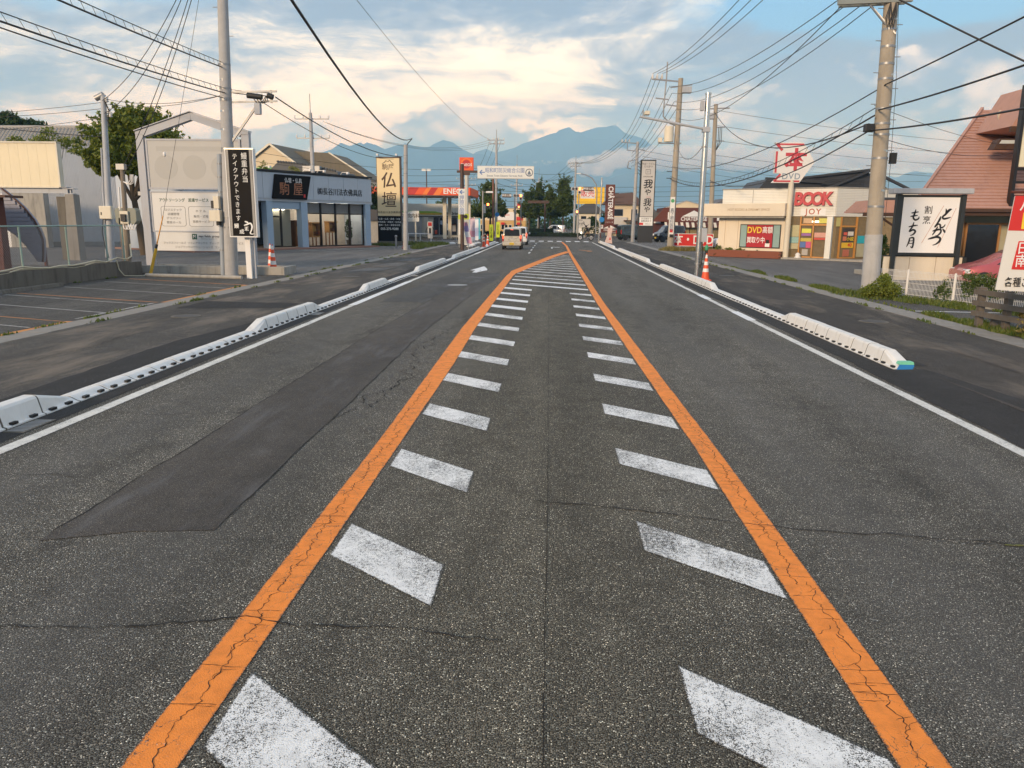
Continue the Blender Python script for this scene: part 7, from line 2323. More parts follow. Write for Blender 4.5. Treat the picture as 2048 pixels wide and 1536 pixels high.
brush(m, [(-0.58, 1.49, 0.025), (-0.48, 1.50, 0.025)], yf)
brush(m, [(-0.60, 1.40, 0.025), (-0.49, 1.41, 0.025)], yf)
m.build('brush_lettering', M_ink, fc, fix=False)
text(fc, '割', 0.29, (-0.08, -0.104, 2.55), M_ink, 0.006)
text(fc, '烹', 0.29, (-0.10, -0.104, 2.20), M_ink, 0.006)
M_redline = mat('pale_red_line', (0.60, 0.36, 0.28), 0.5)
for a, b in (((0.42, 2.72), (-0.18, 1.42)), ((0.84, 2.64), (0.38, 1.28))):
    MB().bar((a[0], -0.103, a[1]), (b[0], -0.103, b[1]), 0.014, 0.004, up=(0, 1, 0)).build('slanting_rule', M_redline, fc)

# white wire fence, ivy, bush, weeds
wf = thing('wire_fence', 'white welded wire fence with ivy before the cutlet sign', 'fence', (9.76, 24.3, 0.045))
dirf = Vector((11.6 - 9.76, 17.5 - 24.3, 0))
LF = dirf.length
wf.rotation_euler = (0, 0, math.atan2(dirf[1], dirf[0]))
for i in range(5):
    x = LF * i / 4
    MB().cyl((x, 0, 0), (x, 0, 0.80), 0.028, n=8).build('post', M_conew, wf)
for k in range(4):
    xa, xb = LF * k / 4, LF * (k + 1) / 4
    m = MB()
    n = 34
    for i in range(1, n):
        x = xa + (xb - xa) * i / n
        m.tube([(x, 0, 0.08), (x, 0, 0.76)], 0.0055, 4)
    for z in (0.10, 0.26, 0.42, 0.58, 0.72, 0.76):
        m.tube([(xa, 0.008, z), (xb, 0.008, z)], 0.006, 4)
    m.build('mesh_panel', M_conew, wf, fix=False)['kind'] = 'stuff'
box('footing', M_conc, wf, 0, LF, -0.06, 0.06, -0.05, 0.06)
def along(u, off=0.0):
    p = Vector((9.76, 24.3, 0)) + dirf * u
    n = Vector((-dirf[1], dirf[0], 0)).normalized()
    return p + n * off
iv = []
q = random.Random(9)
m = MB()
for i in range(60):
    u = 0.55 + 0.33 * i / 59
    p = along(u, q.uniform(-0.08, 0.08))
    k = q.uniform(0.08, 0.2)
    leaves(m, (p[0], p[1], 0.80 - q.random() ** 2 * 0.45), (0.16, 0.14, k), 55, 0.06, q, shell=0.1)
for i in range(6):
    p = along(0.42 + 0.012 * i)
    leaves(m, (p[0], p[1], 0.25 + 0.1 * (i % 4)), (0.12, 0.12, 0.2), 50, 0.07, q, shell=0.3)
iv = tag(m.build('ivy', L_street, fix=False), 'green ivy hanging over the white wire fence', 'ivy')
bush('feathery_bush', 'feathery green bush at the foot of the brown-grey utility pole', 'bush', (9.35, 22.2, 0.045),
     [((0, 0, 0.30), (0.36, 0.35, 0.30)), ((0.25, -0.1, 0.24), (0.30, 0.3, 0.24)), ((-0.28, 0.1, 0.2), (0.28, 0.28, 0.2)), ((0.1, 0.1, 0.50), (0.2, 0.2, 0.2))], 900, 0.055, L_green, 81)
grass('kerbside_grass', 'green weeds along the back of the pavement by the wire fence', [(9.2, 23.2, 0.8, 1.6), (8.85, 25.2, 0.3, 1.4), (10.0, 21.5, 0.6, 1.2), (10.4, 20.2, 0.5, 1.0), (8.85, 29.5, 0.2, 1.3), (8.8, 33.2, 0.15, 1.0), (11.2, 18.6, 0.5, 1.0), (8.95, 16.2, 0.35, 0.9), (8.9, 15.2, 0.3, 0.6), (8.75, 17.6, 0.15, 0.8)], 750, 0.16, L_grass, 91)
grass('pole_foot_weeds', 'yellowing weeds round the concrete pole before the red board', [(10.0, 59.5, 1.9, 0.9), (11.4, 60.4, 1.5, 0.5), (9.2, 60.5, 0.7, 0.8)], 900, 0.42, L_dry, 92)
bush('flowering_weed', 'tall seedy weed clump before the timber rail fence', 'weed', (8.95, 14.55, 0.045), [((0, 0, 0.25), (0.25, 0.25, 0.26)), ((0.1, -0.15, 0.2), (0.22, 0.22, 0.2)), ((-0.05, 0.15, 0.42), (0.16, 0.16, 0.16))], 330, 0.07, L_dry, 93)
for a, b in (((8.7, 18.95), (11.4, 18.75)), ((8.75, 17.05), (10.6, 17.1)), ((8.75, 15.4), (10.6, 15.6))):
    o = lotline(M_fresh, a, b, 0.10, 0.046)
    o.parent = lot_r
lotline(M_white_old, (10.2, 43), (12.4, 42.2), 0.1, 0.052).parent = fore_r
lotline(M_white_old, (12.6, 45), (14.2, 44.2), 0.1, 0.052).parent = fore_r

# timber rail fence and the leaning banner board at the right edge
M_oldw = mat('grey_old_timber', (0.13, 0.11, 0.09), 0.9, var=0.35, vs=4, stretch=(5, 5, 1.2), bump=0.5, bs=25)
tf = thing('timber_rail_fence', 'weathered grey timber post and rail fence at the lot corner', 'fence', (8.72, 15.95, 0.045))
for x, y, h in ((0, 0, 0.82), (0.10, -0.75, 0.80), (0.18, -1.45, 0.80), (0.22, -2.3, 0.8)):
    MB().box(x - 0.06, x + 0.06, y - 0.06, y + 0.06, 0, h).build('post', M_oldw, tf, bevel=0.008)
box('post_stub', M_oldw, tf, 0.10, 0.30, -0.30, -0.22, 0, 0.30)
for z in (0.72, 0.50, 0.29):
    MB().bar((-0.09, 0.12, z), (0.13, -2.6, z + 0.02), 0.05, 0.10).build('rail', M_oldw, tf)
M_bnw = mat('banner_white', (0.72, 0.71, 0.67), 0.6, var=0.04)
bn = thing('banner_board', 'white and red vertical banner board leaning at the car park entrance', 'sign', (7.93, 13.15, 0.05), R(-4))
MB().cyl((0.42, 0.05, 0), (0.42, 0.05, 2.62), 0.03, n=8).build('pole', M_steel, bn)
def bx(z):        # left edge leans
    return -0.50 + 0.14 * (z - 0.95) / 1.6 * 0.9
pts = [(-0.52, 0.98), (0.95, 0.90), (0.98, 2.50), (-0.42, 2.50)]
MB().prism(pts, 'y', 0.0, 0.02).build('cloth', M_bnw, bn)
MB().prism([(-0.455, 1.95), (0.97, 1.93), (0.98, 2.502), (-0.42, 2.502)], 'y', -0.006, -0.001).build('red_head', M_red, bn)
text(bn, 'ハイボール', 0.24, (-0.34, -0.01, 2.34), M_inkw, 0.012, align='LEFT', sx=0.85)
text(bn, '190円', 0.36, (-0.32, -0.01, 2.09), M_yellow, 0.02, align='LEFT', sx=0.85)
sq_ = MB().prism([(-0.32, 1.32), (0.6, 1.30), (0.62, 1.78), (-0.27, 1.78)], 'y', -0.006, -0.001).build('red_seal', M_red, bn)
text(bn, '日宮\n南崎', 0.22, (-0.29, -0.01, 1.55), M_inkw, 0.006, align='LEFT', line=0.95, sx=0.95)
text(bn, '各種ご宴会', 0.17, (-0.40, -0.01, 1.10), M_ink, 0.010, align='LEFT', sx=0.75)
MB().tube([(-0.5, -0.01, 2.56), (0.9, -0.01, 2.56)], 0.022, 6).build('top_rail', M_redwood, bn)
MB().box(-0.28, -0.16, -0.04, 0.04, 2.52, 2.64).build('clamp', M_bookred, bn, bevel=0.01)
MB().lathe([(0.18, 0), (0.2, 0.06), (0.05, 0.1)], 12, (0.42, 0.05, 0)).build('foot', M_conew, bn)

# rose-red car behind the fence
ST_HATCH = [(-1.95, 0.36, 0.78, 0.84, 0.92, 0.86), (-1.85, 0.28, 0.90, 1.10, 0.84, 0.95), (-1.35, 0.24, 0.92, 1.42, 0.80, 1.0), (-0.5, 0.22, 0.92, 1.50, 0.80, 1.0), (0.15, 0.22, 0.91, 1.46, 0.79, 1.0), (0.55, 0.22, 0.91, 1.28, 0.80, 1.0), (1.12, 0.22, 0.90, 0.95, 0.88, 1.0), (1.62, 0.24, 0.80, 0.84, 0.9, 0.97), (1.92, 0.30, 0.62, 0.66, 0.9, 0.84)]


def hatch(label, loc, rz, paint, name='car'):
    t, b, f = car(label, 'car', loc, rz, ST_HATCH, paint, 0.835, [(x, y) for x in (-0.74, 0.74) for y in (-1.22, 1.25)], 1.0, [(-1.45, -0.62, -0.62, -1.18), (-0.54, 0.40, 0.20, -0.54), (0.46, 0.90, 0.42, 0.26)], 0.30, name)
    for s in (-1, 1):
        MB().box(s * 0.96 - 0.09, s * 0.96 + 0.09, 0.52, 0.64, 0.90, 1.05).build('door_mirror', paint, t, bevel=0.03)
        MB().box(s * 0.62 - 0.17, s * 0.62 + 0.17, 1.70, 1.86, 0.56, 0.72).build('head_lamp', M_head, t, bevel=0.03)
        MB().box(s * 0.70 - 0.10, s * 0.70 + 0.10, -1.95, -1.86, 0.74, 1.0).build('tail_lamp', M_tailoff, t, bevel=0.02)
    MB().add([(-0.62, 1.06, 0.965), (0.62, 1.06, 0.965), (0.52, 0.30, 1.43), (-0.52, 0.30, 1.43)], [(0, 1, 2, 3)]).build('windscreen', M_carglass, t)
    MB().add([(-0.60, -1.875, 1.0), (0.60, -1.875, 1.0), (0.52, -1.42, 1.40), (-0.52, -1.42, 1.40)], [(3, 2, 1, 0)]).build('rear_window', M_carglass, t)
    return t


hatch('rose-red hatchback parked behind the ivy-covered wire fence', (15.45, 26.6, 0.046), R(82), M_pinkcar).scale = (0.92, 0.92, 0.88)
hatch('white hatchback parked between the red board and the bookshop', (14.6, 62.8, 0.046), R(88), M_white_car)

# ------------------------------------------------------------------ steel camera pole with cone beside it
mp = thing('steel_camera_pole', 'shiny steel pole with a long arm and camera over the road', 'pole', (5.52, 29.4, 0.05))
shaft(mp, 0.105, 0.10, 6.55, (0.02, 0), M_shiny, 20)
MB().cyl((0.02, 0, 6.55), (0.02, 0, 6.62), 0.115, n=16).build('cap', M_shiny, mp)
bands(mp, (0.55, 0.95, 4.75, 5.35), 0.105, 0.10, 6.55)
MB().tube([(0.0, -0.1, 5.36), (-2.4, -0.12, 5.78)], 0.045, 10).build('arm', M_greysteel, mp)
MB().box(-0.12, 0.14, -0.16, 0.12, 5.26, 5.44).build('arm_clamp', M_greysteel, mp, bevel=0.01)
MB().box(-0.24, -0.12, -0.12, 0.06, 6.0, 6.34).build('control_box', M_greysteel, mp, bevel=0.01)
MB().box(0.06, 0.24, -0.24, -0.08, 1.35, 1.85).build('lower_box', M_greysteel, mp, bevel=0.01)
cm = MB().box(-2.24, -2.06, -0.26, 0.06, 5.84, 5.97).build('camera', M_ivory, mp, bevel=0.015)
box('camera_bracket', M_steel, cm, -2.3, -2.26, -0.05, 0.03, 5.76, 6.02)
MB().tube([(0.1, -0.1, 1.4), (0.14, -0.12, 0.9), (0.1, -0.1, 0.4)], 0.02, 6).build('cable', M_black, mp)
make_cone('orange traffic cone with white bands at the foot of the steel camera pole', (5.62, 28.3, 0.05), None, 0.92)
ph = thing('post_wrap', 'black padded post with a green cap beside the orange cone', 'post', (5.78, 29.2, 0.05))
MB().cyl((0, 0, 0), (0, 0, 1.05), 0.05, n=10).build('sleeve', M_black, ph)
MB().lathe([(0.055, 1.05), (0.07, 1.12), (0.05, 1.22), (0.01, 1.26)], 10).build('cap', mat('green_cap', (0.05, 0.32, 0.16), 0.5), ph)

# ------------------------------------------------------------------ big utility poles on the right
rp_ = thing('utility_pole', 'big brown-grey concrete utility pole beside the white wire fence', 'utility pole', (9.52, 23.4, 0.05))
LR = (-0.36, 0)
HR = 11.5
shaft(rp_, 0.235, 0.165, HR, LR, M_pole, 26)
MB().cyl((0, 0, 0.0), (-0.055, 0, 1.75), 0.252, 0.243, 26).build('protective_sleeve', M_pole_g, rp_)
bands(rp_, (2.55, 3.9, 4.55, 4.85, 5.25, 6.05, 6.45, 6.9, 7.35), 0.235, 0.165, HR, LR)
bands(rp_, (3.0, 4.1, 5.35, 6.15, 7.6), 0.225, 0.155, HR, LR, M_shiny)
steps(rp_, 3.7, 8.0, 0.235, 0.165, HR, LR, 0.42)
MB().bar((-1.75, -0.14, 8.02), (0.25, -0.14, 8.10), 0.10, 0.12).build('crossarm', mat('arm_steel', (0.33, 0.34, 0.30), 0.5, 0.5), rp_)
MB().bar((-1.6, 0.2, 8.04), (0.2, 0.2, 8.12), 0.10, 0.12).build('crossarm', MATS['arm_steel'], rp_)
MB().bar((-0.9, -0.1, 8.0), (-0.28, -0.1, 7.35), 0.035).build('arm_brace', M_steel, rp_)
MB().bar((-0.75, 0.1, 8.0), (-0.12, -0.2, 7.2), 0.035).build('arm_brace', M_steel, rp_)
for x in (-1.55, -1.15, -0.7):
    insulator(rp_, (x, -0.14, 8.12), 0.08, 0.26)
for x, z in ((-1.9, 11.0), (0.8, 11.0)):
    pass
MB().bar((-1.9, 0, 11.0), (0.6, 0, 11.05), 0.09, 0.09).build('crossarm', M_steel, rp_)
for x in (-1.8, -1.2, -0.7):
    insulator(rp_, (x, 0, 11.06), 0.08, 0.28)
MB().box(-0.66, -0.40, -0.15, 0.05, 4.62, 4.84).build('cable_box', M_black, rp_, bevel=0.02)
for k in range(3):
    MB().tube([(-0.35, -0.22, 8.0), (-0.45 + 0.08 * k, -0.24, 7.6), (-0.4 + 0.08 * k, -0.25, 7.35), (-0.28 + 0.05 * k, -0.24, 7.7), (-0.2, -0.2, 8.0)], 0.014, 5).build('jumper_loop', M_wire, rp_)
MB().tube([(-0.02, 0.1, 8.2), (0.13, 0.05, 6), (0.2, 0.0, 3.8), (0.22, 0, 2.0)], 0.007, 4).build('earth_wire', M_wire, rp_)
MB().box(0.14, 0.30, -0.15, 0.0, 3.75, 4.05).build('wire_loop_cleat', M_black, rp_)

p2_ = thing('utility_pole', 'tall concrete pole with stacked crossarms and grey transformer', 'utility pole', (9.26, 61.0, 0.05))
L2 = (0.14, 0)
shaft(p2_, 0.26, 0.18, 12.6, L2, M_pole, 18)
bands(p2_, (3.0, 4.5, 6.0, 7.4, 8.5, 9.4, 10.2), 0.26, 0.18, 12.6, L2)
steps(p2_, 5.0, 12.0, 0.26, 0.18, 12.6, L2, 0.6)
MB().bar((-2.0, 0, 12.55), (0.3, 0, 12.35), 0.10, 0.10).build('crossarm', M_steel, p2_)
MB().bar((-0.9, 0, 10.75), (0.2, 0, 10.6), 0.09, 0.09).build('crossarm', M_steel, p2_)
MB().bar((-1.65, 0, 11.2), (-0.7, 0, 11.1), 0.08, 0.08).build('crossarm', M_steel, p2_)
MB().tube([(-0.9, 0, 13.75), (-0.92, 0, 12.5), (-1.0, 0, 11.0), (-1.02, 0, 9.9), (-0.5, 0, 9.4), (0.0, 0, 9.2)], 0.05, 8).build('riser_frame', M_steel, p2_)
for x in (-1.95, -1.6, -1.25):
    insulator(p2_, (x, 0, 12.55), 0.10, 0.4)
MB().box(0.25, 0.95, -0.3, 0.2, 11.55, 12.0).build('switch_box', M_greysteel, p2_, bevel=0.03)
MB().bar((-0.6, 0, 11.95), (1.0, 0, 12.15), 0.08, 0.08).build('crossarm', M_steel, p2_)
MB().cyl((-0.55, -0.15, 8.05), (-0.55, -0.15, 9.15), 0.36, 0.34, 16).build('transformer', M_ivory, p2_)
MB().bar((-1.3, -0.1, 7.95), (0.4, -0.1, 7.95), 0.12, 0.08).build('platform', M_steel, p2_)
MB().box(-1.35, -1.05, -0.3, 0.0, 8.02, 8.35).build('fuse_box', M_ivory, p2_)
for z in (5.9, 5.4):
    MB().bar((-0.55, 0, z), (0.0, 0, z), 0.05).build('bracket', M_black, p2_)
pl_ = box('pole_plate', M_conew, p2_, -0.20, 0.16, -0.262, -0.247, 1.0, 4.0)
text(pl_, '真下歯科医院', 0.30, (-0.02, -0.268, 2.3), M_sgrey, 0.008, vertical=True, line=0.95)
MB().cyl((-0.02, -0.263, 3.72), (-0.02, -0.27, 3.72), 0.14, n=18).build('plate_badge', mat('plate_green', (0.10, 0.36, 0.16), 0.5), pl_)
box('plate_red', M_red, pl_, -0.14, 0.1, -0.268, -0.2625, 1.35, 1.6)
MB().box(-0.14, 0.14, -0.30, -0.24, 0.98, 1.2).build('plate_dark', M_black, p2_)

p3_ = thing('utility_pole', 'concrete pole with a small crossarm behind the shiny steel camera pole', 'utility pole', (12.6, 62.5, 0.05))
shaft(p3_, 0.21, 0.15, 11.0, (-0.2, 0), M_pole, 16)
bands(p3_, (5.2, 6.5, 8.2), 0.21, 0.15, 11.0, (-0.2, 0))
MB().bar((-0.9, 0, 10.65), (0.85, 0, 10.72), 0.09, 0.09).build('crossarm', M_steel, p3_)
MB().box(-0.85, -0.3, -0.2, 0.2, 9.9, 10.35).build('switch_box', M_greysteel, p3_, bevel=0.03)
for k in range(3):
    MB().tube([(0.1 + 0.12 * k, -0.1, 9.3), (0.12 + 0.12 * k, -0.1, 8.2), (0.0, -0.1, 7.6)], 0.025, 5).build('cable_drop', M_wire, p3_)
MB().bar((-0.1, 0, 9.3), (0.6, 0, 9.3), 0.06).build('bracket', M_steel, p3_)
MB().bar((-0.1, 0, 8.3), (0.6, 0, 8.3), 0.06).build('bracket', M_steel, p3_)

p4_ = thing('utility_pole', 'grey concrete pole with looped brackets behind the tall noodle sign', 'utility pole', (9.19, 88.5, 0.05))
shaft(p4_, 0.22, 0.15, 10.8, (0.12, 0), M_pole_g, 14)
bands(p4_, (4.3, 5.8, 7.4, 8.6), 0.22, 0.15, 10.8, (0.12, 0))
MB().bar((-1.7, 0, 10.75), (0.2, 0, 10.6), 0.09, 0.09).build('crossarm', M_steel, p4_)
MB().tube([(-1.0, 0, 10.7), (-1.0, 0, 9.9), (0.0, 0, 9.8)], 0.05, 6).build('drop_frame', M_steel, p4_)
MB().bar((-0.1, 0, 10.0), (0.95, 0, 9.9), 0.08).build('crossarm', M_steel, p4_)
for x in (-1.6, -1.2, -0.8):
    insulator(p4_, (x, 0, 10.76), 0.09, 0.32)
for k in range(4):
    MB().tube([(0.0, 0, 8.6 - 0.35 * k), (0.4, 0, 8.5 - 0.35 * k), (0.5, 0, 8.3 - 0.35 * k)], 0.03, 5).build('cleat', M_black, p4_)
MB().tube([(-0.1, 0, 8.9), (-0.8, 0, 8.7), (-0.9, 0, 8.0), (-0.5, 0, 7.9)], 0.06, 6).build('loop_bracket', M_steel, p4_)

# ------------------------------------------------------------------ tall noodle sign
M_greyw = mat('grey_white_board', (0.56, 0.54, 0.51), 0.5, var=0.05, dirt=0.2, dirtc=(0.35, 0.33, 0.30))
ng = thing('tall_restaurant_sign', 'tall grey-white sign with black brush characters on a dark base', 'sign', (10.05, 84.0, 0.05))
box('base', mat('slate_base', (0.030, 0.033, 0.037), 0.6), ng, -0.78, 0.78, -0.1, 0.6, 0, 1.72)
box('casing', M_postdk, ng, -0.80, 0.80, 0.0, 0.55, 1.725, 8.55)
box('main_panel', M_greyw, ng, -0.66, 0.70, -0.06, -0.002, 2.72, 8.42)
box('lower_panel', M_inkw, ng, -0.70, 0.70, -0.06, -0.002, 1.78, 2.66)
text(ng, 'そば・うどん\nとんかつ', 0.24, (0.0, -0.065, 7.98), M_ink, 0.006, line=1.1, sx=0.95)
m = MB()
for a, b in (((-0.24, 7.10), (0.24, 7.10)), ((0.24, 7.10), (0.24, 7.55)), ((0.24, 7.55), (-0.24, 7.55)), ((-0.24, 7.55), (-0.24, 7.10))):
    m.bar((a[0], -0.064, a[1]), (b[0], -0.064, b[1]), 0.03, 0.006, up=(0, 1, 0))
m.build('square_emblem', M_ink, ng)
text(ng, 'い', 0.26, (0, -0.065, 7.33), M_ink, 0.004)
text(ng, 'LIVE ROOM', 0.20, (0.0, -0.065, 6.82), M_ink, 0.004, sx=0.95)
for i, (ch, z, s) in enumerate((('我', 6.02, 0.98), ('や', 5.20, 0.72), ('我', 4.15, 0.86), ('や', 3.42, 0.66))):
    text(ng, ch, s, (0.02, -0.065, z), M_ink, 0.020, shear=0.12)
text(ng, 'がやがや', 0.13, (0.15, -0.065, 4.72), M_bookred, 0.004)
for i, s in enumerate(('夕方5時から', '深夜2時まで')):
    text(ng, s, 0.20, (0.02, -0.065, 2.48 - 0.24 * i), M_ink, 0.006)
box('red_arrow', M_red, ng, -0.70, -0.30, -0.066, -0.0605, 1.84, 2.08)
text(ng, '駐車場入口', 0.12, (0.2, -0.065, 1.95), M_greyink)

# ------------------------------------------------------------------ confectioner: tower sign, low sign, shop
ct = thing('confectioner_tower_sign', 'tall dark brown sign with white letters running downward', 'sign', (7.62, 104.0, 0.05))
MB().cyl((0, 0, 0), (0, 0, 1.9), 0.14, n=12).build('pole', M_brown, ct)
box('panel', M_brown, ct, -0.60, 0.62, -0.2, 0.2, 1.82, 6.95, 0.02)
text(ct, 'CHÂTERAISÉ', 0.86, (0.05, -0.205, 4.60), M_inkw, 0.025, rot=(PI / 2, PI / 2, 0), sx=0.86)
text(ct, 'シャトレーゼ', 0.17, (0.0, -0.205, 2.12), M_inkw, 0.006)
cl_ = thing('confectioner_parking_sign', 'low brown parking sign with a white roof emblem behind the tower sign', 'sign', (7.75, 106.5, 0.05))
box('panel', M_brown, cl_, -1.25, 1.3, 0.0, 0.1, 0.75, 1.85)
box('parking_mark', M_inkw, cl_, -1.15, -0.75, -0.01, 0.0, 1.25, 1.75)
text(cl_, 'P', 0.42, (-0.95, -0.015, 1.50), M_brown, 0.01)
MB().prism([(-0.75, 1.28), (1.15, 1.28), (0.2, 1.72)], 'y', -0.01, -0.001).build('roof_emblem', M_inkw, cl_)
text(cl_, 'CHÂTERAISÉ', 0.34, (0.25, -0.01, 1.05), M_inkw, 0.012, sx=0.95)
for x in (-1.1, 1.1):
    box('leg', M_brown, cl_, x, x + 0.1, 0.02, 0.1, 0, 0.75)
cf_ = thing('confectioner_shop', 'dark brown confectioner shop with striped awning and white roof emblem', 'shop', (15.5, 105.0, 0.05))
M_dchoc = mat('dark_choc_siding', (0.075, 0.022, 0.018), 0.6, var=0.1)
MB().box(-0.4, 8.5, 0, 9, 0, 4.1).build('wall', M_dchoc, cf_)
MB().prism([(-2.1, 2.25), (-0.6, 4.10), (5.5, 4.10), (5.5, 2.25)], 'y', -0.15, -0.01).build('front_board', M_brown, cf_)
MB().prism([(1.45, 2.25), (1.45, 4.05), (5.3, 4.05), (5.3, 2.25)], 'y', -0.2, -0.152).build('sign_board', M_brown, cf_)
MB().prism([(1.75, 2.95), (4.95, 2.95), (3.3, 3.75)], 'y', -0.23, -0.202).build('roof_emblem', M_inkw, cf_)
text(cf_, 'CHÂTERAISÉ', 0.66, (3.35, -0.21, 2.62), M_inkw, 0.02, sx=0.92)
M_awn = stripe_mat('awning_stripes', [(-1.0, (0.10, 0.03, 0.02))] + [(-0.6 + 0.36 * i, (0.72, 0.66, 0.54) if i % 2 == 0 else (0.10, 0.03, 0.02)) for i in range(26)] + [(9.0, (0.1, 0.03, 0.02))], 0, 0.7)
MB().prism([(-0.95, 1.55), (-0.95, 1.65), (-0.25, 2.20), (-0.2, 2.20), (-0.2, 2.1)], 'x', -0.5, 8.3).build('awning', M_awn, cf_)
for i in range(9):
    x = 0.1 + 0.95 * i
    box('window_pane', mat('warm_shop_glass', (0.30, 0.24, 0.12), 0.3), cf_, x, x + 0.85, -0.04, -0.012, 0.25, 1.7)
    box('mullion', M_dchoc, cf_, x - 0.08, x - 0.01, -0.06, -0.011, 0.05, 1.9)
box('side_window', M_inkw, cf_, -0.1, 0.3, -0.17, -0.152, 2.55, 3.5)
box('side_window', M_inkw, cf_, 6.4, 6.9, -0.05, -0.005, 2.45, 3.5)
MB().prism([(0.0, 4.11), (2.3, 4.95), (5.6, 4.11)], 'y', 0.3, 5).build('rear_gable', M_palec, cf_)
MB().bar((-0.2, 0.25, 4.12), (2.3, 0.25, 5.0), 0.1, 0.1).build('gable_trim', M_greysteel, cf_)
MB().bar((2.3, 0.25, 5.0), (5.8, 0.25, 4.12), 0.1, 0.1).build('gable_trim', M_greysteel, cf_)
MB().prism([(5.6, 4.11), (7.6, 5.4), (10.4, 5.1), (11, 4.11)], 'y', 2.0, 8).build('rear_roof', mat('grey_rear_roof', (0.13, 0.13, 0.14), 0.7), cf_)
sd_ = thing('dark_annexe', 'low dark annexe with a small white lantern emblem beside the confectioner', 'shed', (12.3, 106.0, 0.05))
MB().box(-0.9, 2.9, 0, 5, 0, 2.3).build('wall', M_dchoc, sd_)
MB().prism([(-1.1, 2.3), (-0.2, 3.4), (3.0, 3.5), (3.0, 2.3)], 'y', -0.2, 5).build('roof', mat('annexe_roof', (0.10, 0.10, 0.10), 0.7), sd_)
MB().prism([(1.4, 2.35), (2.4, 2.35), (1.9, 2.95)], 'y', -0.35, -0.3).build('lantern_emblem', M_inkw, sd_)
box('lantern_emblem', M_inkw, sd_, 1.4, 2.3, -0.35, -0.3, 2.05, 2.28)
box('rust_panel', mat('rust_panel', (0.12, 0.05, 0.03), 0.8, var=0.5, vs=6), sd_, -0.6, 0.9, -0.03, 0.0, 0.5, 2.0)
tree('garden_tree', 'light green tree between the noodle sign and the confectioner', (14.9, 128, 0.0), 2.6, 0.15,
     [((0, 0, 4.2), (1.5, 1.3, 1.2)), ((-0.9, 0, 3.4), (1.0, 1.0, 0.8)), ((0.9, 0, 3.5), (1.0, 1.0, 0.8)), ((0.3, 0, 5.1), (0.8, 0.8, 0.7))], 0.22, 480, L_green, seed=23)
# cream two-storey house
h2 = thing('cream_house', 'cream two-storey house with a brown hipped roof and rooftop tanks', 'house', (11.6, 125, 0.0))
MB().box(-2.5, 2.5, 0, 7, 0, 5.1).build('wall', M_palec, h2)
MB().prism([(-3.6, 4.95), (-1.6, 6.6), (1.0, 6.8), (3.0, 4.95)], 'y', -0.6, 7.5).build('roof', mat('house_brown_roof', (0.13, 0.085, 0.075), 0.7), h2)
for x0, x1, z0, z1 in ((-1.8, -0.35, 3.2, 4.2), (1.0, 1.9, 2.0, 4.2)):
    box('window_frame', M_greysteel, h2, x0 - 0.06, x1 + 0.06, -0.05, -0.001, z0 - 0.06, z1 + 0.06)
    box('window_pane', M_carglass, h2, x0, x1, -0.07, -0.051, z0, z1)
box('grey_bay', M_greyw, h2, -2.45, 0.3, -0.4, -0.005, 0.5, 3.0)
box('carport_roof', M_dbrown, h2, -0.2, 2.6, -1.6, -0.41, 2.35, 2.55)
MB().cyl((-1.0, 1.0, 6.45), (0.0, 1.0, 6.45), 0.25, n=12).build('roof_tank', M_steel, h2)
MB().box(-1.6, -1.0, 0.8, 1.6, 6.3, 6.75).build('roof_tank', M_black, h2)
MB().cyl((0.2, 0.9, 6.35), (1.6, 0.9, 6.3), 0.12, n=8).build('solar_tube', M_conew, h2)
h1_ = thing('dark_roofed_house', 'house with a dark hipped roof below the yellow billboard', 'house', (7.2, 150, 0.0))
MB().box(-2.2, 2.2, 0, 7, 0, 4.0).build('wall', M_ivory, h1_)
MB().prism([(-3.2, 3.9), (-0.9, 5.6), (0.9, 5.65), (3.0, 3.9)], 'y', -0.6, 7.5).build('roof', mat('dark_hip_roof', (0.07, 0.075, 0.085), 0.6), h1_)
for x in (-1.6, 0.3):
    box('window_pane', M_carglass, h1_, x, x + 1.0, -0.03, -0.001, 2.3, 3.3)
bb = thing('billboard', 'bright yellow billboard with red characters on a white patch above the roofs', 'billboard', (8.3, 170, 0.0))
box('panel', mat('billboard_yellow', (0.90, 0.55, 0.02), 0.5, var=0.03), bb, -3.0, 2.95, -0.1, 0.1, 6.05, 9.6)
box('white_patch', M_inkw, bb, -2.2, 0.9, -0.12, -0.101, 7.2, 9.1)
text(bb, '販売', 1.5, (-0.65, -0.13, 8.15), M_red, 0.012)
for x in (-2.0, 2.0):
    box('leg', M_steel, bb, x, x + 0.2, 0.12, 0.3, 0, 6.5)
kg = thing('white_roadside_sign', 'white board with sweeping black brush letters beside the signal post', 'sign', (4.75, 115, 0.045))
box('board', M_greyw, kg, -1.0, 0.95, -0.04, 0.04, 1.35, 2.55)
for x in (-0.8, 0.7):
    box('leg', M_steel, kg, x, x + 0.08, 0.045, 0.1, 0, 2.5)
m = MB()
brush(m, [(-0.05, 2.25, 0.05), (0.05, 1.85, 0.09), (0.25, 1.62, 0.10), (0.55, 1.66, 0.07), (0.80, 1.85, 0.02)], -0.045)
m.build('brush_stroke', M_ink, kg, fix=False)
text(kg, 'かが', 0.52, (-0.5, -0.045, 1.82), M_ink, 0.012, shear=0.15)
text(kg, '割烹処', 0.18, (-0.45, -0.045, 2.38), M_ink, 0.004)
box('lower_board', M_inkw, kg, -0.9, -0.3, -0.03, 0.03, 0.55, 1.2)
bush('corner_shrubs', 'dark shrubs behind the white brush-lettered board', 'shrub', (6.2, 121, 0.0), [((-0.8, 0, 1.6), (1.0, 0.8, 1.2)), ((0.5, 0, 1.4), (1.1, 0.8, 1.3)), ((0.0, 0, 2.3), (0.9, 0.7, 0.8))], 500, 0.22, L_dark, 101)
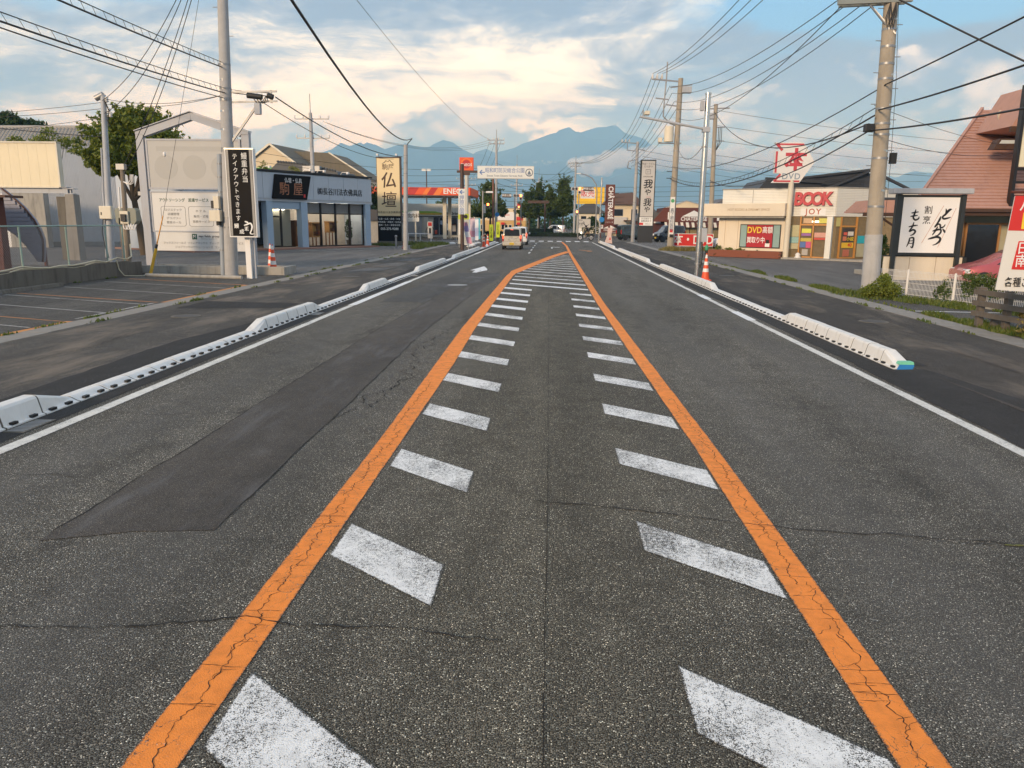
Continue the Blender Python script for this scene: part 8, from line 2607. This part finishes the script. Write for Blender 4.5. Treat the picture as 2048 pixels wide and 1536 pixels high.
lp = thing('street_lamp', 'curved grey street lamp reaching over the lane by the confectioner', 'street lamp', (5.36, 95, 0.05))
MB().tube([(0, 0, 0), (0, 0, 3.0), (0.02, 0, 5.6), (-0.1, 0, 6.5), (-0.6, 0, 7.25), (-1.4, 0, 7.62), (-2.0, 0, 7.75)], 0.07, 8).build('mast', mat('lamp_grey', (0.25, 0.26, 0.28), 0.5), lp)
MB().box(-2.5, -1.95, -0.1, 0.1, 7.70, 7.82).build('lantern', M_conew, lp, bevel=0.03)
sp3 = thing('steel_pole', 'slim galvanised pole with a blue sign beside the curved street lamp', 'pole', (5.0, 82, 0.05))
MB().cyl((0, 0, 0), (0.12, 0, 6.6), 0.10, 0.085, 12).build('shaft', M_shiny, sp3)
MB().cyl((0.22, -0.1, 2.35), (0.22, -0.13, 2.35), 0.27, n=18).build('blue_disc', MATS['blue_disc'], sp3)
MB().box(-0.05, 0.15, -0.16, -0.1, 1.0, 1.5).build('meter_box', M_greysteel, sp3)
for lb_, x, y, lean in (('pink and white leaning stand sign on the kerb by the confectioner', 5.75, 80.5, 0.35), ('second leaning stand sign with a red triangle beside the first', 5.95, 79.0, -0.2)):
    t = thing('stand_sign', lb_, 'sign', (x, y, 0.05))
    MB().prism([(-0.25, 0), (0.22, 0), (0.22 + lean, 1.55), (-0.1 + lean, 1.55)], 'y', 0, 0.05).build('panel', mat('pink_white_panel', (0.68, 0.50, 0.46), 0.6, var=0.5, vs=7), t)
    MB().prism([(-0.05 + lean * 0.3, 0.35), (0.15 + lean * 0.3, 0.35), (0.05 + lean * 0.4, 0.65)], 'y', -0.01, -0.001).build('triangle', M_red, t)
    MB().bar((0.2, 0.05, 0), (0.2 + lean * 0.7, 0.4, 1.2), 0.03).build('strut', M_steel, t)

# parked vans
ST_VAN = [(-1.70, 0.36, 1.0, 1.08, 0.92, 0.93), (-1.68, 0.30, 1.05, 1.66, 0.84, 0.97), (-1.50, 0.26, 1.05, 1.80, 0.87, 1.0), (-0.5, 0.24, 1.03, 1.84, 0.88, 1.0), (0.45, 0.24, 1.02, 1.82, 0.87, 1.0), (0.72, 0.24, 1.02, 1.72, 0.85, 1.0), (1.18, 0.24, 1.02, 1.10, 0.88, 1.0), (1.55, 0.26, 0.96, 1.0, 0.92, 0.98), (1.70, 0.32, 0.78, 0.82, 0.92, 0.92)]


def van(label, loc, rz, paint):
    t, b, f = car(label, 'van', loc, rz, ST_VAN, paint, 0.74, [(x, y) for x in (-0.66, 0.66) for y in (-1.12, 1.18)], 1.0, [(-1.38, -0.58, -0.58, -1.30), (-0.50, 0.42, 0.30, -0.50), (0.48, 1.0, 0.60, 0.38)], 0.29, 'van')
    MB().add([(-0.58, 1.155, 1.10), (0.58, 1.155, 1.10), (0.52, 0.745, 1.70), (-0.52, 0.745, 1.70)], [(0, 1, 2, 3)]).build('windscreen', M_carglass, t)
    MB().prism([(-0.60, 1.08), (0.60, 1.08), (0.54, 1.66), (-0.54, 1.66)], 'y', -1.71, -1.69).build('rear_window', M_carglass, t)
    for s in (-1, 1):
        MB().box(s * 0.56 - 0.13, s * 0.56 + 0.13, 1.60, 1.74, 0.66, 0.88).build('head_lamp', M_head, t, bevel=0.03)
        MB().box(s * 0.66 - 0.08, s * 0.66 + 0.08, -1.74, -1.66, 0.7, 1.2).build('tail_lamp', M_tailoff, t, bevel=0.02)
        MB().box(s * 0.86 - 0.09, s * 0.86 + 0.09, 0.70, 0.82, 1.0, 1.2).build('door_mirror', paint, t, bevel=0.03)
    box('grille', M_black, t, -0.35, 0.35, 1.72, 1.735, 0.5, 0.66)
    box('number_plate', M_plate_y, t, -0.165, 0.165, 1.74, 1.76, 0.36, 0.52)
    MB().box(-0.68, 0.68, 1.62, 1.74, 0.28, 0.50).build('front_bumper', paint, t, bevel=0.04)
    return t


van('black boxy minivan parked behind the concrete pole with the white plate', (13.4, 89.5, 0.046), R(112), M_black_car)
van('dark green boxy van parked behind the tall noodle sign', (9.9, 97.5, 0.046), R(-68), M_dgreen_car)

# ------------------------------------------------------------------ motorcycle and rider, turning out of the side road
mo = thing('motorcycle', 'black motorcycle with a round headlamp at the corner', 'motorcycle', (4.15, 93.5, 0.0), R(178))
for x in (0.68, -0.62):
    m = MB()
    n = 24
    ring = [(x + 0.27 * math.cos(2 * PI * k / n), 0, 0.31 + 0.27 * math.sin(2 * PI * k / n)) for k in range(n + 1)]
    m.tube(ring, 0.045, 8)
    w_ = m.build('wheel', M_tyre, mo, fix=False)
    MB().cyl((x, -0.02, 0.31), (x, 0.02, 0.31), 0.21, n=20).build('rim', M_rim, w_)
    MB().cyl((x, -0.06, 0.31), (x, 0.06, 0.31), 0.06, n=10).build('hub', M_black, w_)
for s in (-0.08, 0.08):
    MB().tube([(0.68, s, 0.31), (0.42, s, 0.92)], 0.025, 6).build('fork', M_steel, mo)
m = MB()
m.tube([(0.44, 0, 0.85), (0.05, 0, 0.72), (-0.35, 0, 0.70), (-0.85, 0, 0.78)], 0.04, 6)
m.tube([(0.42, 0, 0.8), (0.25, 0, 0.36), (-0.2, 0, 0.32), (-0.62, 0, 0.31)], 0.035, 6)
m.build('frame', M_black, mo)
MB().box(-0.12, 0.30, -0.13, 0.13, 0.30, 0.62).build('engine', M_steel, mo, bevel=0.05)
m = MB().lathe([(0.02, -0.28), (0.12, -0.2), (0.15, 0.0), (0.13, 0.18), (0.03, 0.26)], 14)
m.build('fuel_tank', M_black_car, mo, (0.18, 0, 0.84), (0, R(90), 0))
MB().box(-0.75, -0.05, -0.13, 0.13, 0.74, 0.83).build('saddle', M_black, mo, bevel=0.04)
MB().tube([(-0.1, 0.16, 0.35), (-0.6, 0.17, 0.30), (-0.9, 0.17, 0.36)], 0.05, 8).build('exhaust', M_steel, mo)
MB().tube([(0.30, -0.34, 1.02), (0.42, -0.12, 0.98), (0.42, 0.12, 0.98), (0.30, 0.34, 1.02)], 0.016, 6).build('handlebar', M_black, mo)
MB().cyl((0.50, 0, 0.88), (0.62, 0, 0.88), 0.10, n=16).build('headlamp', mat('bike_headlamp', (0.9, 0.88, 0.8), 0.2, emit=(1.0, 0.93, 0.75), es=4.0), mo)
MB().prism([(-0.98, 0.68), (-0.40, 0.72), (-0.5, 0.66), (-0.95, 0.58)], 'y', -0.08, 0.08).build('rear_fender', M_black_car, mo)
for s in (-1, 1):
    MB().tube([(0.34, s * 0.26, 1.02), (0.38, s * 0.3, 1.18)], 0.01, 5).build('mirror_stalk', M_black, mo)
    MB().box(0.36, 0.39, s * 0.3 - 0.05, s * 0.3 + 0.05, 1.16, 1.23).build('mirror', M_black, mo)

def skin_body(name, mt, parent, verts, edges, radii, root=0, levels=2):
    me = bpy.data.meshes.new(name)
    me.from_pydata(verts, edges, [])
    me.materials.append(mt)
    o = link(name, me, parent)
    sk_ = o.modifiers.new('skin', 'SKIN')
    me.skin_vertices[0].data.foreach_set('radius', [x for r in radii for x in (r, r)])
    me.skin_vertices[0].data[root].use_root = True
    o.modifiers.new('sub', 'SUBSURF').levels = levels
    o.modifiers['sub'].render_levels = levels
    for p in me.polygons:
        p.use_smooth = True
    return o


pe = thing('person', 'motorcyclist in a dark jacket, khaki trousers and dark helmet, leaning to the handlebars', 'person', (4.15, 93.5, 0.0), R(178))
V = [(-0.32, 0, 0.90), (-0.27, 0, 1.08), (-0.17, 0, 1.28), (-0.08, 0, 1.40), (-0.03, 0, 1.50),
     (-0.30, 0.11, 0.89), (0.12, 0.20, 0.78), (-0.02, 0.19, 0.42), (-0.05, 0.19, 0.33), (0.10, 0.20, 0.30),
     (-0.30, -0.11, 0.89), (0.12, -0.20, 0.78), (-0.02, -0.19, 0.42), (-0.05, -0.19, 0.33), (0.10, -0.20, 0.30),
     (-0.10, 0.19, 1.37), (0.02, 0.29, 1.14), (0.25, 0.31, 1.05), (0.31, 0.31, 1.04),
     (-0.10, -0.19, 1.37), (0.02, -0.29, 1.14), (0.25, -0.31, 1.05), (0.31, -0.31, 1.04)]
E_ = [(0, 1), (1, 2), (2, 3), (3, 4), (0, 5), (5, 6), (6, 7), (7, 8), (8, 9), (0, 10), (10, 11), (11, 12), (12, 13), (13, 14), (3, 15), (15, 16), (16, 17), (17, 18), (3, 19), (19, 20), (20, 21), (21, 22)]
Rr = [0.15, 0.155, 0.17, 0.13, 0.06, 0.10, 0.075, 0.05, 0.05, 0.04, 0.10, 0.075, 0.05, 0.05, 0.04, 0.075, 0.055, 0.04, 0.038, 0.075, 0.055, 0.04, 0.038]
M_jacket = mat('dark_jacket', (0.028, 0.022, 0.024), 0.8)
M_khaki = mat('khaki_trousers', (0.20, 0.14, 0.085), 0.85)
M_skin = mat('skin', (0.48, 0.29, 0.20), 0.6)
skin_body('body', M_jacket, pe, V, E_, Rr)
skin_body('trousers', M_khaki, pe, [V[0]] + V[5:8] + V[10:13], [(0, 1), (1, 2), (2, 3), (0, 4), (4, 5), (5, 6)], [0.155, 0.112, 0.085, 0.06, 0.112, 0.085, 0.06])
for s in (-1, 1):
    m = MB()
    m.tube([(0.28, s * 0.31, 1.05), (0.33, s * 0.31, 1.045)], 0.036, 8)
    for k in range(4):
        yy = s * 0.31 + (k - 1.5) * 0.021
        L = (0.045, 0.052, 0.050, 0.040)[k]
        m.tube([(0.33, yy, 1.055), (0.33 + L, yy, 1.05), (0.345 + L, yy, 1.022), (0.335, yy, 1.004)], 0.0095, 6)
    m.tube([(0.31, s * 0.285, 1.05), (0.33, s * 0.265, 1.03), (0.35, s * 0.268, 1.012)], 0.0105, 6)
    m.build('hand', M_skin, pe)
hd = MB().lathe([(0.03, -0.12), (0.075, -0.09), (0.095, -0.02), (0.098, 0.04), (0.08, 0.10), (0.02, 0.125)], 16).build('head', M_skin, pe, (0.02, 0, 1.61))
MB().lathe([(0.125, -0.06), (0.142, 0.0), (0.135, 0.07), (0.09, 0.13), (0.01, 0.152)], 18).build('helmet', mat('helmet_dark', (0.03, 0.025, 0.03), 0.2), hd)
MB().cyl((0.09, 0, -0.01), (0.118, 0, -0.02), 0.018, 0.012, 8).build('nose', M_skin, hd)
for s in (-1, 1):
    MB().cyl((0.085, s * 0.035, 0.005), (0.098, s * 0.036, 0.005), 0.012, n=8).build('eye', M_ink, hd)
MB().box(0.085, 0.097, -0.03, 0.03, -0.065, -0.055).build('mouth', M_bookred, hd)

# ------------------------------------------------------------------ distant roofs and trees closing the horizon
q = random.Random(77)
M_wallfar = [mat('far_wall_%d' % i, c, 0.8) for i, c in enumerate([(0.55, 0.50, 0.42), (0.42, 0.42, 0.42), (0.60, 0.56, 0.50)])]
M_rooffar = [mat('far_roof_%d' % i, c, 0.7) for i, c in enumerate([(0.10, 0.10, 0.11), (0.14, 0.09, 0.08), (0.09, 0.11, 0.13)])]
FAR = [(-75, 150, 9, 6, 'left'), (-58, 165, 8, 6, 'left'), (-44, 150, 8, 5.2, 'left'), (-32, 170, 9, 5.5, 'left'), (-22, 160, 7, 4.6, 'left'), (26, 120, 8, 5.0, 'right'), (38, 135, 9, 5.6, 'right'), (52, 125, 9, 5.0, 'right'), (66, 150, 10, 6, 'right'), (20, 175, 8, 5.5, 'right'), (34, 185, 9, 5.5, 'right')]
WORD = ['low', 'wide', 'narrow', 'plain', 'pale', 'squat', 'small', 'large', 'long', 'deep', 'tall']
for i, (x, y, w, h, sd_) in enumerate(FAR):
    t = thing('far_house', 'distant %s house with a %s roof on the %s' % (('cream', 'grey', 'pale')[i % 3], ('dark', 'brown', 'slate')[i % 3], 'filling station side' if sd_ == 'left' else 'confectioner side'), 'house', (x, y, 0.0), q.uniform(-0.3, 0.3), 'distant houses')
    MB().box(-w / 2, w / 2, 0, 8, 0, h - 1.6).build('wall', M_wallfar[i % 3], t)
    MB().prism([(-w / 2 - 0.5, h - 1.7), (-w / 4, h), (w / 4, h), (w / 2 + 0.5, h - 1.7)], 'y', -0.6, 8.6).build('roof', M_rooffar[i % 3], t)
    for k in range(3):
        xx = -w / 2 + 0.7 + k * w / 3.2
        box('window_pane', M_carglass, t, xx, xx + 1.3, -0.04, -0.001, 1.0, 2.3)
m = MB()
for i in range(260):
    x = q.uniform(-190, 190)
    y = q.uniform(205, 250)
    h = q.uniform(3.0, 6.5)
    leaves(m, (x, y, h * 0.5), (q.uniform(2, 4), 2, h * 0.55), 90, 0.9, q, shell=0.3)
tag(m.build('distant_wood', L_dark, fix=False), 'distant dark belt of trees along the horizon', 'wood', None, 'stuff')
for i, (x, y, h) in enumerate(((-17.0, 120, 6.0), (-14.6, 122, 5.4), (-12.2, 118, 5.8))):
    tree('garden_tree', ('round', 'loose', 'leaning')[i] + ' green tree showing under the station canopy', (x, y, 0), h * 0.4, 0.14, [((0, 0, h * 0.7), (1.2, 1.2, h * 0.26)), ((0.5, 0, h * 0.55), (1.0, 1.0, h * 0.2)), ((-0.6, 0, h * 0.5), (0.9, 0.9, h * 0.18))], 0.22, 420, L_street, 'trees behind the filling station', 120 + i)
# ------------------------------------------------------------------ overhead wires
ladder_wire((-9.2, 8.0, 5.35), (-11.15, 27.0, 6.40), 0.10, 'lower laddered telephone cable running to the grey pole bracket', 'laddered cables')
ladder_wire((-8.0, 8.0, 5.60), (-11.2, 26.9, 7.22), 0.06, 'upper laddered cable ending at the grey utility pole', 'laddered cables')
ladder_wire((-11.15, 27.0, 6.38), (-9.6, 27.05, 6.26), 0.02, 'short laddered cable from the grey pole along its side bracket', 'laddered cables', 0.10, 0.16, 0.012)
wire((-9.4, 8.0, 5.2), (-11.2, 27.0, 6.08), 0.12, 0.014, 'plain black cable below the laddered cables at the grey pole')
TOPB = (-12.2, 27.0, 9.9)
G1 = 'service wires fanning from the grey pole top'
for k, (b, sag) in enumerate((((-18.95, 32.95, 6.85), 0.5), ((-18.9, 32.95, 6.35), 0.7))):
    wire((TOPB[0] + 0.1 * k, TOPB[1], TOPB[2]), b, sag, 0.013, 'black service wire drooping from the grey pole top to the slender steel pole', G1)
for k, (b, sag) in enumerate((((-15.62, 28.1, 3.85), 0.35), ((-15.6, 28.1, 3.6), 0.5))):
    wire((TOPB[0] + 0.25 + 0.1 * k, TOPB[1], TOPB[2]), b, sag, 0.013, 'black service wire dropping from the grey pole top to the short wooden pole', G1)
o = wire((TOPB[0] + 0.5, TOPB[1], TOPB[2]), (-13.83, 27.25, 2.15), 0.05, 0.007, 'thin stay wire running down to the yellow guard')
MB().lathe([(0.01, -0.09), (0.05, -0.05), (0.05, 0.05), (0.01, 0.09)], 10, (-13.55, 27.15, 4.24)).build('stay_insulator', M_conew, o)
G2 = 'wires from the steel pole over the cream fascia'
for k, (a, b) in enumerate((((-18.95, 33, 6.8), (-32, 34, 6.4)), ((-18.95, 33, 6.55), (-32, 34, 6.35)), ((-18.95, 33, 6.2), (-34, 38, 6.0)))):
    wire(a, b, 0.25, 0.010, 'thin wire leaving the slender steel pole above the cream fascia', G2)
wire((-18.95, 33, 5.4), (-30, 28, 6.6), 0.25, 0.016, 'heavier cable leaving the slender steel pole toward the tiled house')
for z in (7.55, 7.35):
    wire((-18.9, 33, z - 0.6), (-11.2, 27.0, 6.2), 0.25, 0.010, 'thin wire between the slender steel pole and the grey utility pole', 'wires between steel pole and grey pole')
wire((-11.2, 27, 6.0), (-17.8, 45, 6.2), 0.35, 0.010, 'wire running back from the grey pole past the gabled frame')
# across the top of the picture to the slim pole and the junction
wire((-3.2, 6.0, 5.6), (-9.6, 54.0, 7.55), 1.05, 0.026, 'thick black cable sweeping down to the slim pole by the gold sign')
wire((-9.6, 28.0, 12.9), (-7.9, 100, 12.1), 1.2, 0.012, 'faint high wire crossing to the junction utility pole')
wire((-9.45, 27.0, 6.12), (-10.3, 54.0, 6.35), 0.45, 0.022, 'black cable from the side bracket to the slim pole by the gold sign')
wire((-9.9, 27.0, 5.95), (-10.9, 54.0, 6.2), 0.5, 0.014, 'thinner cable below it from the bracket toward the gold sign')
bp = junction_pole('utility pole with crossarms behind the gabled sign frame', (-19.0, 62, 0.05), 10.2, [(9.75, -1.3, 1.4), (8.3, -1.2, 1.4)], spike=1.4)
for k in range(3):
    wire((-18.0 + 0.3 * k, 62, 9.6 - 0.12 * k), (-8.1 + 0.4 * k, 100, 12.05 - 0.15 * k), 1.4, 0.012, 'high wire from the crossarm pole behind the gabled frame to the junction pole', 'high wires to the junction pole')
for k, (za, zb) in enumerate(((8.2, 8.9), (7.6, 8.2), (6.9, 7.5), (6.3, 6.9), (5.6, 6.2))):
    wire((-24 - k, 64, za - 0.8), (-7.1, 100, zb), 0.8, 0.016, 'low dark wire behind the gold sign toward the junction pole', 'low wires behind the gold sign')
for k in range(4):
    z = 9.3 - 0.8 * k
    wire((-7.1, 100, z), (3.5, 120, z + 0.4), 0.9, 0.020, 'dark wire slung across the junction between the two utility poles', 'wires across the junction')
for k in range(5):
    z = 8.3 - 0.75 * k
    wire((-40, 118, z), (40, 128, z + 0.3), 1.0, 0.022, 'dark wire running along the side street beyond the junction', 'wires along the side street')
for k in range(3):
    wire((-7.9 + 0.7 * k, 100, 12.1), (-14.4 + k, 135, 9.3), 1.2, 0.018, 'wire drooping from the junction pole to the pole behind the canopy', 'wires behind the canopy')
for k in range(3):
    wire((2.6 + 0.9 * k, 120, 10.9), (-3.8 + 0.5 * k, 190, 11.5), 0.9, 0.022, 'wire running on beyond the junction to the farthest pole', 'wires to the farthest pole')
# right-hand run of poles: p(23.4) - p2(61) - p4(88.5) - junction(120)
G3 = 'high conductors along the right-hand poles'
for k in range(3):
    wire((7.72 + 0.55 * k, 23.4, 11.3), (7.31 + 0.35 * k, 61.0, 12.98), 0.75, 0.016, 'high bare conductor between the brown-grey pole and the transformer pole', G3)
    wire((7.31 + 0.35 * k, 61.0, 12.95), (7.6 + 0.4 * k, 88.5, 11.1), 0.6, 0.018, 'conductor descending from the transformer pole to the pole behind the noodle sign', 'conductors past the noodle sign')
    wire((7.6 + 0.4 * k, 88.5, 11.1), (2.6 + 0.8 * k, 120, 11.0), 1.0, 0.02, 'conductor from the noodle sign pole down to the junction', 'conductors to the junction')
for k, (xa, za, zb) in enumerate(((8.0, 8.3, 12.1), (8.4, 8.3, 11.6), (8.8, 8.3, 11.0), (9.0, 8.2, 10.5), (7.9, 8.0, 9.8))):
    wire((xa, 23.35, za), (8.6 + 0.2 * k, 61.0, zb), 0.7 + 0.1 * k, 0.014, 'black wire from the brown-grey pole crossarm up to the transformer pole', 'wires from the brown-grey pole crossarm')
    wire((8.6 + 0.2 * k, 61.0, zb), (8.7, 88.5, 9.6 - 0.35 * k), 0.5, 0.018, 'lower wire from the transformer pole to the pole behind the noodle sign', 'lower wires past the noodle sign')
for k, (za, zb) in enumerate(((5.9, 6.3),)):
    wire((9.25, 23.2, za), (9.1, 61, zb), 0.9, 0.018, 'black telephone cable from the brown-grey pole to the transformer pole', 'telephone cables on the right')
ladder_wire((9.05, 23.2, 5.30), (9.0, 61, 5.6), 1.15, 'laddered telephone cable sagging from the brown-grey pole to the transformer pole', 'laddered cables', 0.2, 0.8, 0.02)
wire((9.0, 23.2, 4.72), (12.3, 62.5, 5.4), 0.95, 0.022, 'lowest black cable from the cable box on the brown-grey pole')
wire((9.25, 23.2, 5.92), (7.9, 10.0, 5.75), 0.05, 0.020, 'black cable leading from the brown-grey pole toward the banner board, highest of three', 'cables leading toward the banner board')
wire((9.15, 23.2, 5.25), (8.0, 10.0, 4.85), 0.10, 0.022, 'twisted black cable leading from the brown-grey pole toward the banner board, middle of three', 'cables leading toward the banner board')
wire((9.05, 23.2, 4.70), (8.1, 10.0, 4.0), 0.12, 0.022, 'twisted black cable leading from the brown-grey pole toward the banner board, lowest of three', 'cables leading toward the banner board')
wire((4.6, 13.5, 6.0), (7.4, 10.5, 3.45), 0.05, 0.014, 'thick black cable slanting down steeply near the restaurant roof')
wire((9.1, 23.4, 4.6), (20.5, 36, 5.3), 0.35, 0.010, 'thin service wire from the brown-grey pole to the red roof')
wire((9.1, 23.4, 5.4), (24, 40, 5.8), 0.3, 0.008, 'faint service wire passing above the red roof')
wire((12.3, 62.5, 10.5), (9.0, 23.4, 4.9), 1.5, 0.022, 'slack black cable from the small crossarm pole to the brown-grey pole')
wire((5.5, 29.4, 4.9), (9.3, 61, 8.2), 0.9, 0.012, 'thin cable from the shiny steel pole to the transformer pole')
for k in range(3):
    wire((9.9, 88.5, 9.9 - 0.6 * k), (46, 100, 8.4 - 0.9 * k), 0.9, 0.016, 'wire leaving the noodle sign pole toward the confectioner', 'wires leaving to the right')
for k in range(4):
    wire((12.5, 62.5, 10.6 - 1.1 * k), (52, 70, 8.5 - 0.8 * k), 0.7, 0.013, 'wire leaving the small crossarm pole above the bookshop', 'wires above the bookshop')
flush_texts()
